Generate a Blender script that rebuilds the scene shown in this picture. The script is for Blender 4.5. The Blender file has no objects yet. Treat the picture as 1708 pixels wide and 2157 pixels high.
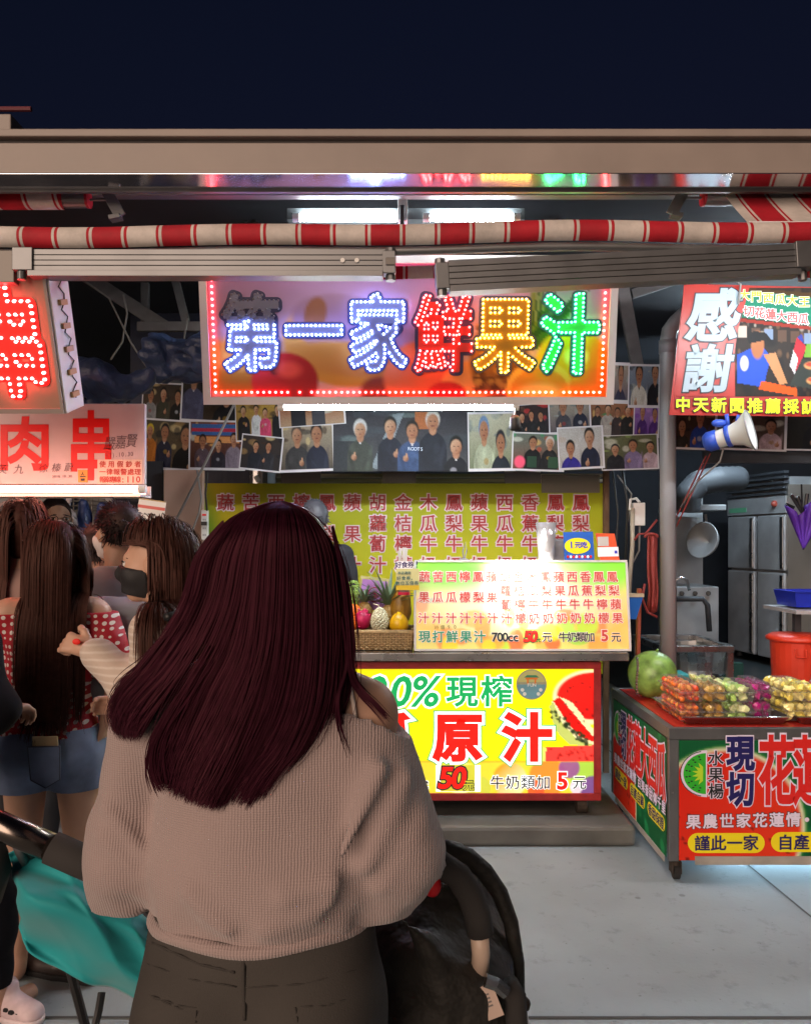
import bpy, math, random
import numpy as np
from mathutils import Vector, Matrix

R = math.radians
rnd = random.Random(7)
nr = np.random.default_rng(7)
SC = bpy.context.scene
COL = SC.collection

# ------------------------------------------------------------------ camera, world, light, exposure
CH, HZ, FP = 1.6, 1140.0, 1710.0          # eye height, horizon row and focal length of the 1708 x 2157 view of the photo
cd = bpy.data.cameras.new('camera'); cam = bpy.data.objects.new('camera', cd); COL.objects.link(cam)
cam.location = (0, 0, CH); cam.rotation_euler = (R(90), 0, 0)
cd.sensor_fit = 'HORIZONTAL'; cd.sensor_width = 36; cd.lens = 36.04; cd.shift_y = 0.036
cd.clip_start = 0.05; cd.clip_end = 500
SC.camera = cam
SC.view_settings.view_transform = 'Standard'; SC.view_settings.look = 'None'
SC.view_settings.exposure = 1.0; SC.view_settings.gamma = 1
SC.view_settings.use_curve_mapping = False
SC.cycles.use_denoising = True
SC.cycles.max_bounces = 6; SC.cycles.transparent_max_bounces = 12
SC.cycles.sample_clamp_indirect = 6
SC.cycles.caustics_reflective = False; SC.cycles.caustics_refractive = False

wd = bpy.data.worlds.new('World'); SC.world = wd; wd.use_nodes = True
wn = wd.node_tree
bgn = wn.nodes['Background']
sk = wn.nodes.new('ShaderNodeTexSky'); sk.sky_type = 'NISHITA'; sk.sun_disc = False
sk.sun_elevation = R(-1.5); sk.sun_rotation = R(190); sk.air_density = 1.0; sk.ozone_density = 4
tint = wn.nodes.new('ShaderNodeMix'); tint.data_type = 'RGBA'; tint.blend_type = 'MULTIPLY'; tint.inputs[0].default_value = 1
tint.inputs[7].default_value = (1.25, 0.85, 0.60, 1)
wn.links.new(sk.outputs[0], tint.inputs[6]); wn.links.new(tint.outputs[2], bgn.inputs[0])
bgn.inputs[1].default_value = 0.062

sl = bpy.data.lights.new('street_glow', 'SUN'); so = bpy.data.objects.new('street_glow', sl); COL.objects.link(so)
sl.energy = 1.65; sl.angle = R(50); sl.color = (1.0, 0.74, 0.58)     # the lit street behind the camera, low and warm
so.rotation_euler = Vector((0.50, 1, -0.30)).to_track_quat('-Z', 'Y').to_euler()

# ------------------------------------------------------------------ helpers
def P(u, v, Y):
    return Vector(((u - 854) * Y / FP, Y, CH + (HZ - v) * Y / FP))

def lin(h):
    if not isinstance(h, str): return tuple(h)
    c = [int(h[i:i + 2], 16) / 255 for i in (0, 2, 4)]
    return tuple(x / 12.92 if x <= .04045 else ((x + .055) / 1.055) ** 2.4 for x in c)

def M(name, col, rough=.5, metal=0., emit=0., ecol=None, noise=None, bump=None, spec=.5, coat=0., attr=None, sheen=0., aniso=0., tintspec=None):
    m = bpy.data.materials.new(name); m.use_nodes = True
    nt = m.node_tree; b = nt.nodes['Principled BSDF']; L = nt.links.new
    c = lin(col)
    b.inputs['Base Color'].default_value = (*c, 1)
    b.inputs['Roughness'].default_value = rough; b.inputs['Metallic'].default_value = metal
    b.inputs['Specular IOR Level'].default_value = spec
    if tintspec: b.inputs['Specular Tint'].default_value = (*tintspec, 1)
    b.inputs['Coat Weight'].default_value = coat
    b.inputs['Sheen Weight'].default_value = sheen; b.inputs['Anisotropic'].default_value = aniso
    src = None
    if attr:
        a = nt.nodes.new('ShaderNodeAttribute'); a.attribute_name = attr; src = a.outputs[0]
        L(src, b.inputs['Base Color'])
    tc = nt.nodes.new('ShaderNodeTexCoord')
    if noise:
        sc, amt = noise[:2]
        n = nt.nodes.new('ShaderNodeTexNoise'); n.inputs['Scale'].default_value = sc; n.inputs['Detail'].default_value = 6
        L(tc.outputs['Object'], n.inputs['Vector'])
        mr = nt.nodes.new('ShaderNodeMapRange'); mr.inputs[1].default_value = .3; mr.inputs[2].default_value = .7
        mr.inputs[3].default_value = 1 - amt; mr.inputs[4].default_value = 1 + amt * .5
        L(n.outputs[0], mr.inputs[0])
        mx = nt.nodes.new('ShaderNodeMix'); mx.data_type = 'RGBA'; mx.blend_type = 'MULTIPLY'; mx.inputs[0].default_value = 1
        if src: L(src, mx.inputs[6])
        else: mx.inputs[6].default_value = (*c, 1)
        L(mr.outputs[0], mx.inputs[7]); src = mx.outputs[2]
        L(src, b.inputs['Base Color'])
        rr = nt.nodes.new('ShaderNodeMapRange'); rr.inputs[3].default_value = max(0, rough - .12); rr.inputs[4].default_value = min(1, rough + .12)
        L(n.outputs[0], rr.inputs[0]); L(rr.outputs[0], b.inputs['Roughness'])
    if bump:
        n = nt.nodes.new('ShaderNodeTexNoise'); n.inputs['Scale'].default_value = bump[0]; n.inputs['Detail'].default_value = 4
        L(tc.outputs['Object'], n.inputs['Vector'])
        bm = nt.nodes.new('ShaderNodeBump'); bm.inputs['Strength'].default_value = bump[1]; bm.inputs['Distance'].default_value = bump[2] if len(bump) > 2 else .01
        L(n.outputs[0], bm.inputs['Height']); L(bm.outputs[0], b.inputs['Normal'])
    if emit:
        b.inputs['Emission Strength'].default_value = emit
        if attr and ecol is None: L(src, b.inputs['Emission Color'])
        else: b.inputs['Emission Color'].default_value = (*lin(ecol or col), 1)
    return m

class MB:
    def __init__(s): s.v = []; s.f = []; s.mi = []; s.n = 0
    def add(s, V, F, mi=0):
        V = np.asarray(V, float).reshape(-1, 3)
        s.v.append(V); o = s.n; s.f.extend([tuple(i + o for i in f) for f in F]); s.mi.extend([mi] * len(F)); s.n += len(V)
        return s
    def boxb(s, x0, x1, y0, y1, z0, z1, mi=0):
        V = [(x, y, z) for x in (x0, x1) for y in (y0, y1) for z in (z0, z1)]
        return s.add(V, [(0, 1, 3, 2), (4, 6, 7, 5), (0, 4, 5, 1), (2, 3, 7, 6), (0, 2, 6, 4), (1, 5, 7, 3)], mi)
    def fbox(s, fr, a0, a1, b0, b1, c0, c1, mi=0):
        V = [fr.w(x, y, z) for x in (a0, a1) for y in (b0, b1) for z in (c0, c1)]
        return s.add(V, [(0, 1, 3, 2), (4, 6, 7, 5), (0, 4, 5, 1), (2, 3, 7, 6), (0, 2, 6, 4), (1, 5, 7, 3)], mi)
    def bar(s, p0, p1, w, h, mi=0, up=(0, 0, 1)):
        p0, p1 = Vector(p0), Vector(p1); d = (p1 - p0).normalized(); x = d.cross(Vector(up))
        if x.length < 1e-4: x = d.cross(Vector((0, 1, 0)))
        x.normalize(); y = x.cross(d)
        V = [p + x * (a * w / 2) + y * (b * h / 2) for p in (p0, p1) for a, b in ((-1, -1), (1, -1), (1, 1), (-1, 1))]
        return s.add(V, [(0, 1, 2, 3), (7, 6, 5, 4), (0, 4, 5, 1), (1, 5, 6, 2), (2, 6, 7, 3), (3, 7, 4, 0)], mi)
    def tube(s, pts, r, n=8, mi=0, cap=True):
        pts = [Vector(p) for p in pts]; k = len(pts)
        rs = r if isinstance(r, (list, tuple)) else [r] * k
        V = []; F = []; px = None
        for i, p in enumerate(pts):
            d = (pts[min(i + 1, k - 1)] - pts[max(i - 1, 0)])
            d = d.normalized() if d.length > 1e-9 else Vector((0, 0, 1))
            if px is None:
                px = d.cross(Vector((0, 0, 1)))
                if px.length < .05: px = d.cross(Vector((0, 1, 0)))
            px = px - d * px.dot(d); px.normalize(); py = d.cross(px)
            for j in range(n):
                a = 2 * math.pi * j / n
                V.append(p + (px * math.cos(a) + py * math.sin(a)) * rs[i])
        for i in range(k - 1):
            for j in range(n):
                F.append((i * n + j, i * n + (j + 1) % n, (i + 1) * n + (j + 1) % n, (i + 1) * n + j))
        if cap:
            F.append(tuple(range(n - 1, -1, -1))); F.append(tuple((k - 1) * n + j for j in range(n)))
        return s.add(V, F, mi)
    def lathe(s, base, axis, prof, n=20, mi=0):       # prof: (radius, height along axis)
        base = Vector(base); ax = Vector(axis).normalized()
        x = ax.cross(Vector((0, 1, 0)))
        if x.length < .05: x = ax.cross(Vector((1, 0, 0)))
        x.normalize(); y = ax.cross(x); V = []; F = []
        for r, h in prof:
            for j in range(n):
                a = 2 * math.pi * j / n
                V.append(base + ax * h + (x * math.cos(a) + y * math.sin(a)) * max(r, 1e-5))
        for i in range(len(prof) - 1):
            for j in range(n):
                F.append((i * n + j, i * n + (j + 1) % n, (i + 1) * n + (j + 1) % n, (i + 1) * n + j))
        return s.add(V, F, mi)
    def ball(s, c, r, n=10, mi=0, jit=0, Rm=None):
        c = np.array(c, float); r = np.ones(3) * np.array(r); V = []; F = []; m = max(5, n // 2 + 1)
        for i in range(m + 1):
            t = math.pi * i / m
            for j in range(n):
                a = 2 * math.pi * j / n
                q = np.array((math.sin(t) * math.cos(a), math.sin(t) * math.sin(a), math.cos(t))) * r
                if jit: q = q * (1 + rnd.uniform(-jit, jit))
                if Rm is not None: q = np.array(Rm @ Vector(q))
                V.append(c + q)
        for i in range(m):
            for j in range(n):
                F.append((i * n + j, (i + 1) * n + j, (i + 1) * n + (j + 1) % n, i * n + (j + 1) % n))
        return s.add(V, F, mi)
    def prism(s, fr, pts, c0, c1, mi=0):              # polygon in a frame, with thickness
        n = len(pts)
        V = [fr.w(a, b, c0) for a, b in pts] + [fr.w(a, b, c1) for a, b in pts]
        F = [tuple(range(n - 1, -1, -1)), tuple(range(n, 2 * n))] + [(i, (i + 1) % n, n + (i + 1) % n, n + i) for i in range(n)]
        return s.add(V, F, mi)
    def surf(s, G, mi=0):                             # grid of points [i][j]
        G = np.asarray(G, float); a, b = G.shape[:2]
        return s.add(G.reshape(-1, 3), [(i * b + j, i * b + j + 1, (i + 1) * b + j + 1, (i + 1) * b + j) for i in range(a - 1) for j in range(b - 1)], mi)
    def o(s, name, mats, parent=None, smooth=False, bevel=0, solid=0, sub=0):
        return mk(name, np.concatenate(s.v) if s.v else np.zeros((0, 3)), s.f, mats, parent, smooth, s.mi, bevel, solid, sub)

def origin(p):
    while p is not None:
        if p.parent is None: return Vector(p.location)
        p = p.parent
    return Vector((0, 0, 0))

def mk(name, V, F, mats, parent=None, smooth=False, mi=None, bevel=0, solid=0, sub=0):
    if not isinstance(mats, (list, tuple)): mats = [mats]
    me = bpy.data.meshes.new(name)
    V = np.asarray(V, float)
    org = origin(parent)
    if parent is None and len(V):                    # a thing of one mesh: its own origin at its base
        org = Vector(((V[:, 0].min() + V[:, 0].max()) / 2, (V[:, 1].min() + V[:, 1].max()) / 2, V[:, 2].min()))
    me.from_pydata((V - np.array(org)).tolist(), [], F if isinstance(F, list) else F.tolist())
    for m in mats: me.materials.append(m)
    if mi is not None and len(mats) > 1: me.polygons.foreach_set('material_index', np.array(mi, np.int32))
    if smooth: me.polygons.foreach_set('use_smooth', np.ones(len(me.polygons), bool))
    me.update()
    ob = bpy.data.objects.new(name, me); COL.objects.link(ob)
    if parent is None: ob.location = org
    else: ob.parent = parent
    if bevel:
        b = ob.modifiers.new('b', 'BEVEL'); b.width = bevel; b.segments = 2; b.limit_method = 'ANGLE'
    if solid:
        b = ob.modifiers.new('s', 'SOLIDIFY'); b.thickness = solid
    if sub:
        b = ob.modifiers.new('d', 'SUBSURF'); b.levels = sub; b.render_levels = sub
    return ob

def tag(o, label=None, cat=None, group=None, kind=None):
    if label: o['label'] = label
    if cat: o['category'] = cat
    if group: o['group'] = group
    if kind: o['kind'] = kind
    return o

def thing(name, loc, label, cat, group=None):
    o = bpy.data.objects.new(name, None); COL.objects.link(o); o.location = Vector(loc); o.empty_display_size = .1
    return tag(o, label, cat, group)

def copy_tree(o, parent=None):
    c = o.copy(); COL.objects.link(c)
    if parent is not None: c.parent = parent
    for ch in list(o.children): copy_tree(ch, c)
    return c

class Fr:                                             # a plane: origin, right, up, outward normal
    def __init__(s, o, x=(1, 0, 0), y=(0, 0, 1)):
        s.o = Vector(o); s.x = Vector(x).normalized(); y = Vector(y); s.y = (y - s.x * y.dot(s.x)).normalized(); s.n = s.x.cross(s.y)
    def w(s, a, b, c=0.): return s.o + s.x * a + s.y * b + s.n * c
    def uv(s, u, v):                                  # where the sight line through a photo point meets this plane
        d = Vector(((u - 854) / FP, 1, (HZ - v) / FP)); c = Vector((0, 0, CH))
        t = (s.o - c).dot(s.n) / d.dot(s.n); q = c + d * t - s.o
        return q.dot(s.x), q.dot(s.y)
    def box(s, u0, v0, u1, v1):
        a0, b1 = s.uv(u0, v0); a1, b0 = s.uv(u1, v1); return a0, a1, b0, b1

# ------------------------------------------------------------------ lettering
_gc = {}
def glyph(ch, bev=0., off=0.):
    k = (ch, round(bev, 4), round(off, 4))
    if k not in _gc:
        c = bpy.data.curves.new('t', 'FONT'); c.body = ch; c.size = 1; c.resolution_u = 3; c.offset = off
        c.bevel_depth = bev; c.bevel_resolution = 1
        o = bpy.data.objects.new('t', c); COL.objects.link(o)
        dg = bpy.context.evaluated_depsgraph_get(); dg.update()
        m = bpy.data.meshes.new_from_object(o.evaluated_get(dg))
        V = np.array([v.co[:] for v in m.vertices]).reshape(-1, 3); F = [tuple(p.vertices) for p in m.polygons]
        bpy.data.objects.remove(o); bpy.data.curves.remove(c); bpy.data.meshes.remove(m)
        cjk = ord(ch) > 0x2E00
        if len(V):
            cx = .5 if cjk else (V[:, 0].min() + V[:, 0].max()) / 2
            V = V - (cx, .38 if cjk else .345, 0)
        _gc[k] = (V, F, cjk)
    return _gc[k]

def put(mb, fr, ch, a, b, em, bev=0., lift=.002, mi=0, sx=1., shear=0., rot=0.):
    V, F, cjk = glyph(ch, bev)
    if not len(V): return
    W = V.copy(); W[:, 0] = W[:, 0] + shear * W[:, 1]
    x = W[:, 0] * em * sx; y = W[:, 1] * em
    if rot: x, y = x * math.cos(rot) - y * math.sin(rot), x * math.sin(rot) + y * math.cos(rot)
    z = lift + np.sign(W[:, 2]) * .0004
    X = np.array(fr.o) + np.outer(x + a, np.array(fr.x)) + np.outer(y + b, np.array(fr.y)) + np.outer(z, np.array(fr.n))
    mb.add(X, F, mi)

def T(mb, fr, s, p0, p1, hpx, layers, sx=1., shear=0., lift=.002, lat=1.32):
    """string with first and last character centred on photo points p0, p1; layers = [(bev, material index), ...] from back to front"""
    a0, b0 = fr.uv(*p0); a1, b1 = fr.uv(*p1)
    _, t = fr.uv((p0[0] + p1[0]) / 2, p0[1] - hpx / 2); _, q = fr.uv((p0[0] + p1[0]) / 2, p0[1] + hpx / 2)
    em0 = (t - q) / .92
    n = len(s)
    for i, ch in enumerate(s):
        f = i / (n - 1) if n > 1 else 0
        em = em0 if ord(ch) > 0x2E00 else em0 * lat
        for j, (bev, mi) in enumerate(layers):
            put(mb, fr, ch, a0 + (a1 - a0) * f, b0 + (b1 - b0) * f, em, bev, lift + .0022 * j, mi, sx, shear)

_rc = {}
def put_round(mb, fr, ch, a, b, em, r, lift=.002, mi=0, sx=1., dz=2.5e-5):
    """a character swollen by r with round corners: its face, plus a bar along every edge and a disc on every corner"""
    V, F, _ = glyph(ch, 0); W = V[:, :2] * em; W[:, 0] *= sx; z = lift
    def emit(pts, f):
        nonlocal z
        z += dz; pts = np.asarray(pts); mb.add(np.array(fr.o) + np.outer(pts[:, 0] + a, np.array(fr.x)) + np.outer(pts[:, 1] + b, np.array(fr.y)) + z * np.array(fr.n), f, mi)
    emit(W, F); ang = np.arange(14) * 2 * np.pi / 14; disc = np.stack([np.cos(ang), np.sin(ang)], 1) * r
    for lp in loops(W, F):
        for i in range(len(lp)):
            p, q = lp[i], lp[(i + 1) % len(lp)]; d = q - p; n = np.array((-d[1], d[0])) / (np.linalg.norm(d) + 1e-9) * r
            emit([p - n, q - n, q + n, p + n], [(0, 1, 2, 3)]); emit(p + disc, [tuple(range(14))])

def loops(V, F):
    cnt = {}
    for f in F:
        for i in range(len(f)):
            e = (f[i], f[(i + 1) % len(f)]); k = (min(e), max(e))
            cnt[k] = None if k in cnt else e
    nx = {e[0]: e[1] for e in cnt.values() if e}
    out = []
    while nx:
        s0 = next(iter(nx)); lp = [s0]; c = nx.pop(s0)
        while c != s0 and c in nx:
            lp.append(c); c = nx.pop(c)
        out.append(V[lp])
    return out

def dots_on(ch, em, sp, off=.0, sx=1.):
    V, F, _ = glyph(ch, 0, off); W = V[:, :2] * em; W[:, 0] *= sx
    pts = []
    for lp in loops(W, F):
        q = np.vstack([lp, lp[:1]]); d = np.r_[0, np.cumsum(np.linalg.norm(np.diff(q, axis=0), axis=1))]
        n = max(3, int(round(d[-1] / sp)))
        for t in np.arange(n) * d[-1] / n:
            pts.append((np.interp(t, d, q[:, 0]), np.interp(t, d, q[:, 1])))
    keep = []
    for p in pts:
        if all((p[0] - k[0]) ** 2 + (p[1] - k[1]) ** 2 > (sp * .62) ** 2 for k in keep): keep.append(p)
    return keep

# ------------------------------------------------------------------ printed pictures: a painted grid of coloured points
class Cv:
    def __init__(s, w, h, bg):
        s.w, s.h = w, h; s.a = np.ones((h, w, 3)) * np.array(lin(bg))
        s.x, s.y = np.meshgrid((np.arange(w) + .5) / w, (np.arange(h) + .5) / h)
    def mixin(s, m, c): s.a = s.a * (1 - m[..., None]) + m[..., None] * np.array(lin(c) if isinstance(c, str) else c)
    def grad(s, c0, c1, axis=1, lo=0., hi=1.):
        t = np.clip(((s.y if axis else s.x) - lo) / (hi - lo), 0, 1)[..., None]
        s.a = np.array(lin(c0)) * (1 - t) + np.array(lin(c1)) * t; return s
    def ell(s, cx, cy, rx, ry, c, soft=.15, rot=0., c2=None, al=1.):
        dx, dy = s.x - cx, s.y - cy
        if rot:
            q = s.h / s.w
            dx, dy = (dx * math.cos(rot) + dy * q * math.sin(rot)), (-dx * math.sin(rot) / q + dy * math.cos(rot))
        d = np.sqrt((dx / rx) ** 2 + (dy / ry) ** 2)
        m = np.clip((1 - d) / soft + .5, 0, 1) * al
        if c2 is not None:
            t = np.clip(((s.x - cx) / rx + (s.y - cy) / ry) * .4 + .5, 0, 1)[..., None]
            c = np.array(lin(c)) * (1 - t) + np.array(lin(c2)) * t
            s.a = s.a * (1 - m[..., None]) + m[..., None] * c
        else: s.mixin(m, c)
        return s
    def poly(s, pts, c, al=1.):
        ins = np.zeros(s.x.shape, bool); n = len(pts)
        for i in range(n):
            x0, y0 = pts[i]; x1, y1 = pts[(i + 1) % n]
            if y0 == y1: continue
            k = ((y0 > s.y) != (y1 > s.y)) & (s.x < (x1 - x0) * (s.y - y0) / (y1 - y0) + x0)
            ins ^= k
        s.mixin(ins * al, c); return s
    def rect(s, x0, y0, x1, y1, c, al=1.):
        s.mixin(((s.x >= x0) & (s.x < x1) & (s.y >= y0) & (s.y < y1)) * al, c); return s
    def speck(s, n, c, r=.01, al=.6, box=(0, 0, 1, 1), rg=None):
        rg = rg or rnd
        for _ in range(n):
            s.ell(rg.uniform(box[0], box[2]), rg.uniform(box[1], box[3]), r * rg.uniform(.5, 1.5), r * rg.uniform(.5, 1.5) * s.w / s.h, c, .6, al=al)
        return s
    def o(s, name, fr, a0, a1, b0, b1, lift, mat, parent=None):
        w, h = s.w, s.h
        A = np.linspace(a0, a1, w + 1); B = np.linspace(b1, b0, h + 1)
        AA, BB = np.meshgrid(A, B)
        V = np.array(fr.o) + AA[..., None] * np.array(fr.x) + BB[..., None] * np.array(fr.y) + lift * np.array(fr.n)
        i = np.arange(h)[:, None] * (w + 1) + np.arange(w)[None]
        F = np.stack([i, i + w + 1, i + w + 2, i + 1], -1).reshape(-1, 4)
        ob = mk(name, V.reshape(-1, 3), F.tolist(), mat, parent)
        pa = np.pad(s.a, ((0, 1), (0, 1), (0, 0)), 'edge'); pb = np.pad(s.a, ((1, 0), (1, 0), (0, 0)), 'edge')
        pc = .5 * (pa + pb) if False else pa
        c = np.concatenate([pc, np.ones((h + 1, w + 1, 1))], -1).astype(np.float32)
        at = ob.data.color_attributes.new('Col', 'FLOAT_COLOR', 'POINT'); at.data.foreach_set('color', c.ravel())
        return ob

# ------------------------------------------------------------------ organic shapes: one smooth surface over blended round forms
class Sdf:
    def __init__(s, lo, hi, h):
        s.lo = np.array(lo, float); s.h = h; s.n = (np.ceil((np.array(hi) - s.lo) / h).astype(int) + 1)
        s.d = np.full(s.n, .3, np.float32)
        s.ax = [(s.lo[i] + h * np.arange(s.n[i])).astype(np.float32) for i in range(3)]
    def _sl(s, lo, hi):
        i0 = np.clip(((np.array(lo) - s.lo) / s.h).astype(int), 0, s.n); i1 = np.clip(((np.array(hi) - s.lo) / s.h).astype(int) + 2, 0, s.n)
        return tuple(slice(a, b) for a, b in zip(i0, i1))
    def _g(s, sl): return s.ax[0][sl[0]][:, None, None], s.ax[1][sl[1]][None, :, None], s.ax[2][sl[2]][None, None, :]
    def _acc(s, sl, d, k, sub=False):
        c = s.d[sl]
        if c.size == 0: return s
        if sub:
            s.d[sl] = np.maximum(c, -d); return s
        if k > 0:
            h = np.maximum(k - np.abs(c - d), 0) / k; s.d[sl] = np.minimum(c, d) - h * h * (k * .25)
        else: s.d[sl] = np.minimum(c, d)
        return s
    def cone(s, a, b, ra, rb=None, k=.02, sub=False):
        rb = ra if rb is None else rb; a = np.array(a, float); b = np.array(b, float); m = max(ra, rb) + k + 4 * s.h
        sl = s._sl(np.minimum(a, b) - m, np.maximum(a, b) + m); X, Y, Z = s._g(sl)
        ba = b - a; L = max(float(ba @ ba), 1e-9)
        t = np.clip(((X - a[0]) * ba[0] + (Y - a[1]) * ba[1] + (Z - a[2]) * ba[2]) / L, 0, 1)
        d = np.sqrt((X - a[0] - t * ba[0]) ** 2 + (Y - a[1] - t * ba[1]) ** 2 + (Z - a[2] - t * ba[2]) ** 2) - (ra + (rb - ra) * t)
        return s._acc(sl, d, k, sub)
    def chain(s, pts, rs, k=.02):
        for i in range(len(pts) - 1): s.cone(pts[i], pts[i + 1], rs[i], rs[i + 1], k)
        return s
    def ell(s, c, r, k=.02, Rm=None, sub=False):
        c = np.array(c, float); r = np.array(r, float); m = r.max() + k + 4 * s.h
        sl = s._sl(c - m, c + m); X, Y, Z = s._g(sl); x, y, z = X - c[0], Y - c[1], Z - c[2]
        if Rm is not None:
            Q = np.array(Rm).T; x, y, z = [Q[i, 0] * x + Q[i, 1] * y + Q[i, 2] * z for i in range(3)]
        k0 = np.sqrt((x / r[0]) ** 2 + (y / r[1]) ** 2 + (z / r[2]) ** 2)
        k1 = np.sqrt((x / r[0] ** 2) ** 2 + (y / r[1] ** 2) ** 2 + (z / r[2] ** 2) ** 2) + 1e-6
        return s._acc(sl, np.where(k0 < 1e-3, -r.min(), k0 * (k0 - 1) / k1), k, sub)
    def cut(s, p, n):
        n = np.array(n, float); n /= np.linalg.norm(n); X, Y, Z = s._g((slice(None),) * 3)
        s.d = np.maximum(s.d, ((X - p[0]) * n[0] + (Y - p[1]) * n[1] + (Z - p[2]) * n[2]).astype(np.float32)); return s
    def wave(s, amp, freq, seed=0, mask=None):
        g = np.random.default_rng(seed); X, Y, Z = s._g((slice(None),) * 3); w = 0
        for _ in range(5):
            q = g.normal(size=3); q *= freq * g.uniform(.6, 1.5) / np.linalg.norm(q); w = w + np.sin(X * q[0] + Y * q[1] + Z * q[2] + g.uniform(0, 6))
        w = w * (amp / 2.2)
        s.d = (s.d + (w if mask is None else w * mask(X, Y, Z))).astype(np.float32); return s
    def at(s, p):
        p = np.asarray(p, float); q = np.clip((p - s.lo) / s.h, 0, s.n - 1.001); i = q.astype(int); f = q - i; r = 0
        for dx in (0, 1):
            for dy in (0, 1):
                for dz in (0, 1):
                    w = (f[..., 0] if dx else 1 - f[..., 0]) * (f[..., 1] if dy else 1 - f[..., 1]) * (f[..., 2] if dz else 1 - f[..., 2])
                    r = r + w * s.d[i[..., 0] + dx, i[..., 1] + dy, i[..., 2] + dz]
        return r
    def grad(s, p):
        e = s.h; g = np.stack([s.at(p + e * np.eye(3)[i]) - s.at(p - e * np.eye(3)[i]) for i in range(3)], -1)
        return g / (np.linalg.norm(g, axis=-1, keepdims=True) + 1e-9)
    def hit(s, u, v, y0=0., y1=9.):                   # first surface point on the sight line through a photo point
        t = np.arange(y0, y1, s.h * .5); p = np.stack([(u - 854) * t / FP, t, CH + (HZ - v) * t / FP], -1)
        ok = np.all((p > s.lo) & (p < s.lo + (s.n - 1) * s.h), axis=1)
        p = p[ok]
        if not len(p): return None
        d = s.at(p); j = np.argmax(d < 0)
        return Vector(p[j]) if d[j] < 0 else None
    def mesh(s):
        d = s.d; ins = d < 0
        c = sum(ins[i:d.shape[0] - 1 + i, j:d.shape[1] - 1 + j, k:d.shape[2] - 1 + k].astype(np.int8) for i in (0, 1) for j in (0, 1) for k in (0, 1))
        idx = np.argwhere((c > 0) & (c < 8)); N = len(idx)
        ids = np.full(c.shape, -1, np.int32); ids[tuple(idx.T)] = np.arange(N)
        cor = np.array([(i, j, k) for i in (0, 1) for j in (0, 1) for k in (0, 1)])
        val = np.stack([d[tuple((idx + q).T)] for q in cor], 1)
        acc = np.zeros((N, 3)); cnt = np.zeros(N)
        for a in range(8):
            for b in range(a + 1, 8):
                if np.abs(cor[a] - cor[b]).sum() != 1: continue
                va, vb = val[:, a], val[:, b]; m = (va < 0) != (vb < 0)
                t = np.where(m, va / np.where(m, va - vb, 1), 0)
                acc += m[:, None] * (cor[a] + t[:, None] * (cor[b] - cor[a])); cnt += m
        V = s.lo + s.h * (idx + acc / cnt[:, None])
        F = []
        for ax in range(3):
            o1, o2 = [(1, 2), (2, 0), (0, 1)][ax]
            sh = [slice(None)] * 3; s2 = [slice(None)] * 3; sh[ax] = slice(0, -1); s2[ax] = slice(1, None)
            e = ins[tuple(sh)] != ins[tuple(s2)]; q = np.argwhere(e)
            q = q[(q[:, o1] > 0) & (q[:, o2] > 0) & (q[:, o1] < d.shape[o1] - 1) & (q[:, o2] < d.shape[o2] - 1)]
            def I(a, b):
                w = q.copy(); w[:, o1] -= a; w[:, o2] -= b; return ids[tuple(w.T)]
            f = np.stack([I(0, 0), I(1, 0), I(1, 1), I(0, 1)], 1)
            fl = ins[tuple(q.T)]; f[~fl] = f[~fl][:, ::-1]
            F.append(f)
        return V, np.concatenate(F)
    def o(s, name, mat, parent=None, xf=None, smooth=True):
        V, F = s.mesh()
        if xf is not None: V = V @ np.array(xf[0]).T + np.array(xf[1])
        return mk(name, V, F.tolist(), mat, parent, smooth)

# ------------------------------------------------------------------ materials
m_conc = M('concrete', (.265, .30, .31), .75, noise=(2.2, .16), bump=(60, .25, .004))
nt = m_conc.node_tree
_tc = nt.nodes.new('ShaderNodeTexCoord'); _v = nt.nodes.new('ShaderNodeTexNoise'); _v.inputs['Scale'].default_value = 9; _v.inputs['Detail'].default_value = 10; _v.inputs['Roughness'].default_value = .7
_mr = nt.nodes.new('ShaderNodeMapRange'); _mr.inputs[1].default_value = .56; _mr.inputs[2].default_value = .68; _mr.inputs[3].default_value = 1; _mr.inputs[4].default_value = .72
_mx = nt.nodes.new('ShaderNodeMix'); _mx.data_type = 'RGBA'; _mx.blend_type = 'MULTIPLY'; _mx.inputs[0].default_value = 1
_b = nt.nodes['Principled BSDF']; _old = _b.inputs['Base Color'].links[0].from_socket
_s = nt.nodes.new('ShaderNodeTexNoise'); _s.inputs['Scale'].default_value = 38; _s.inputs['Detail'].default_value = 3; nt.links.new(_tc.outputs['Object'], _s.inputs['Vector'])
_sr = nt.nodes.new('ShaderNodeMapRange'); _sr.inputs[1].default_value = .70; _sr.inputs[2].default_value = .76; _sr.inputs[3].default_value = 1; _sr.inputs[4].default_value = .55; nt.links.new(_s.outputs[0], _sr.inputs[0])
_g = nt.nodes.new('ShaderNodeTexVoronoi'); _g.inputs['Scale'].default_value = 4.5; nt.links.new(_tc.outputs['Object'], _g.inputs['Vector'])
_gr = nt.nodes.new('ShaderNodeMapRange'); _gr.inputs[1].default_value = .05; _gr.inputs[2].default_value = .075; _gr.inputs[3].default_value = .62; _gr.inputs[4].default_value = 1; nt.links.new(_g.outputs[0], _gr.inputs[0])
_gm = nt.nodes.new('ShaderNodeMix'); _gm.data_type = 'RGBA'; _gm.blend_type = 'MULTIPLY'; _gm.inputs[0].default_value = 1; nt.links.new(_old, _gm.inputs[6]); nt.links.new(_gr.outputs[0], _gm.inputs[7]); _old = _gm.outputs[2]
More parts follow.
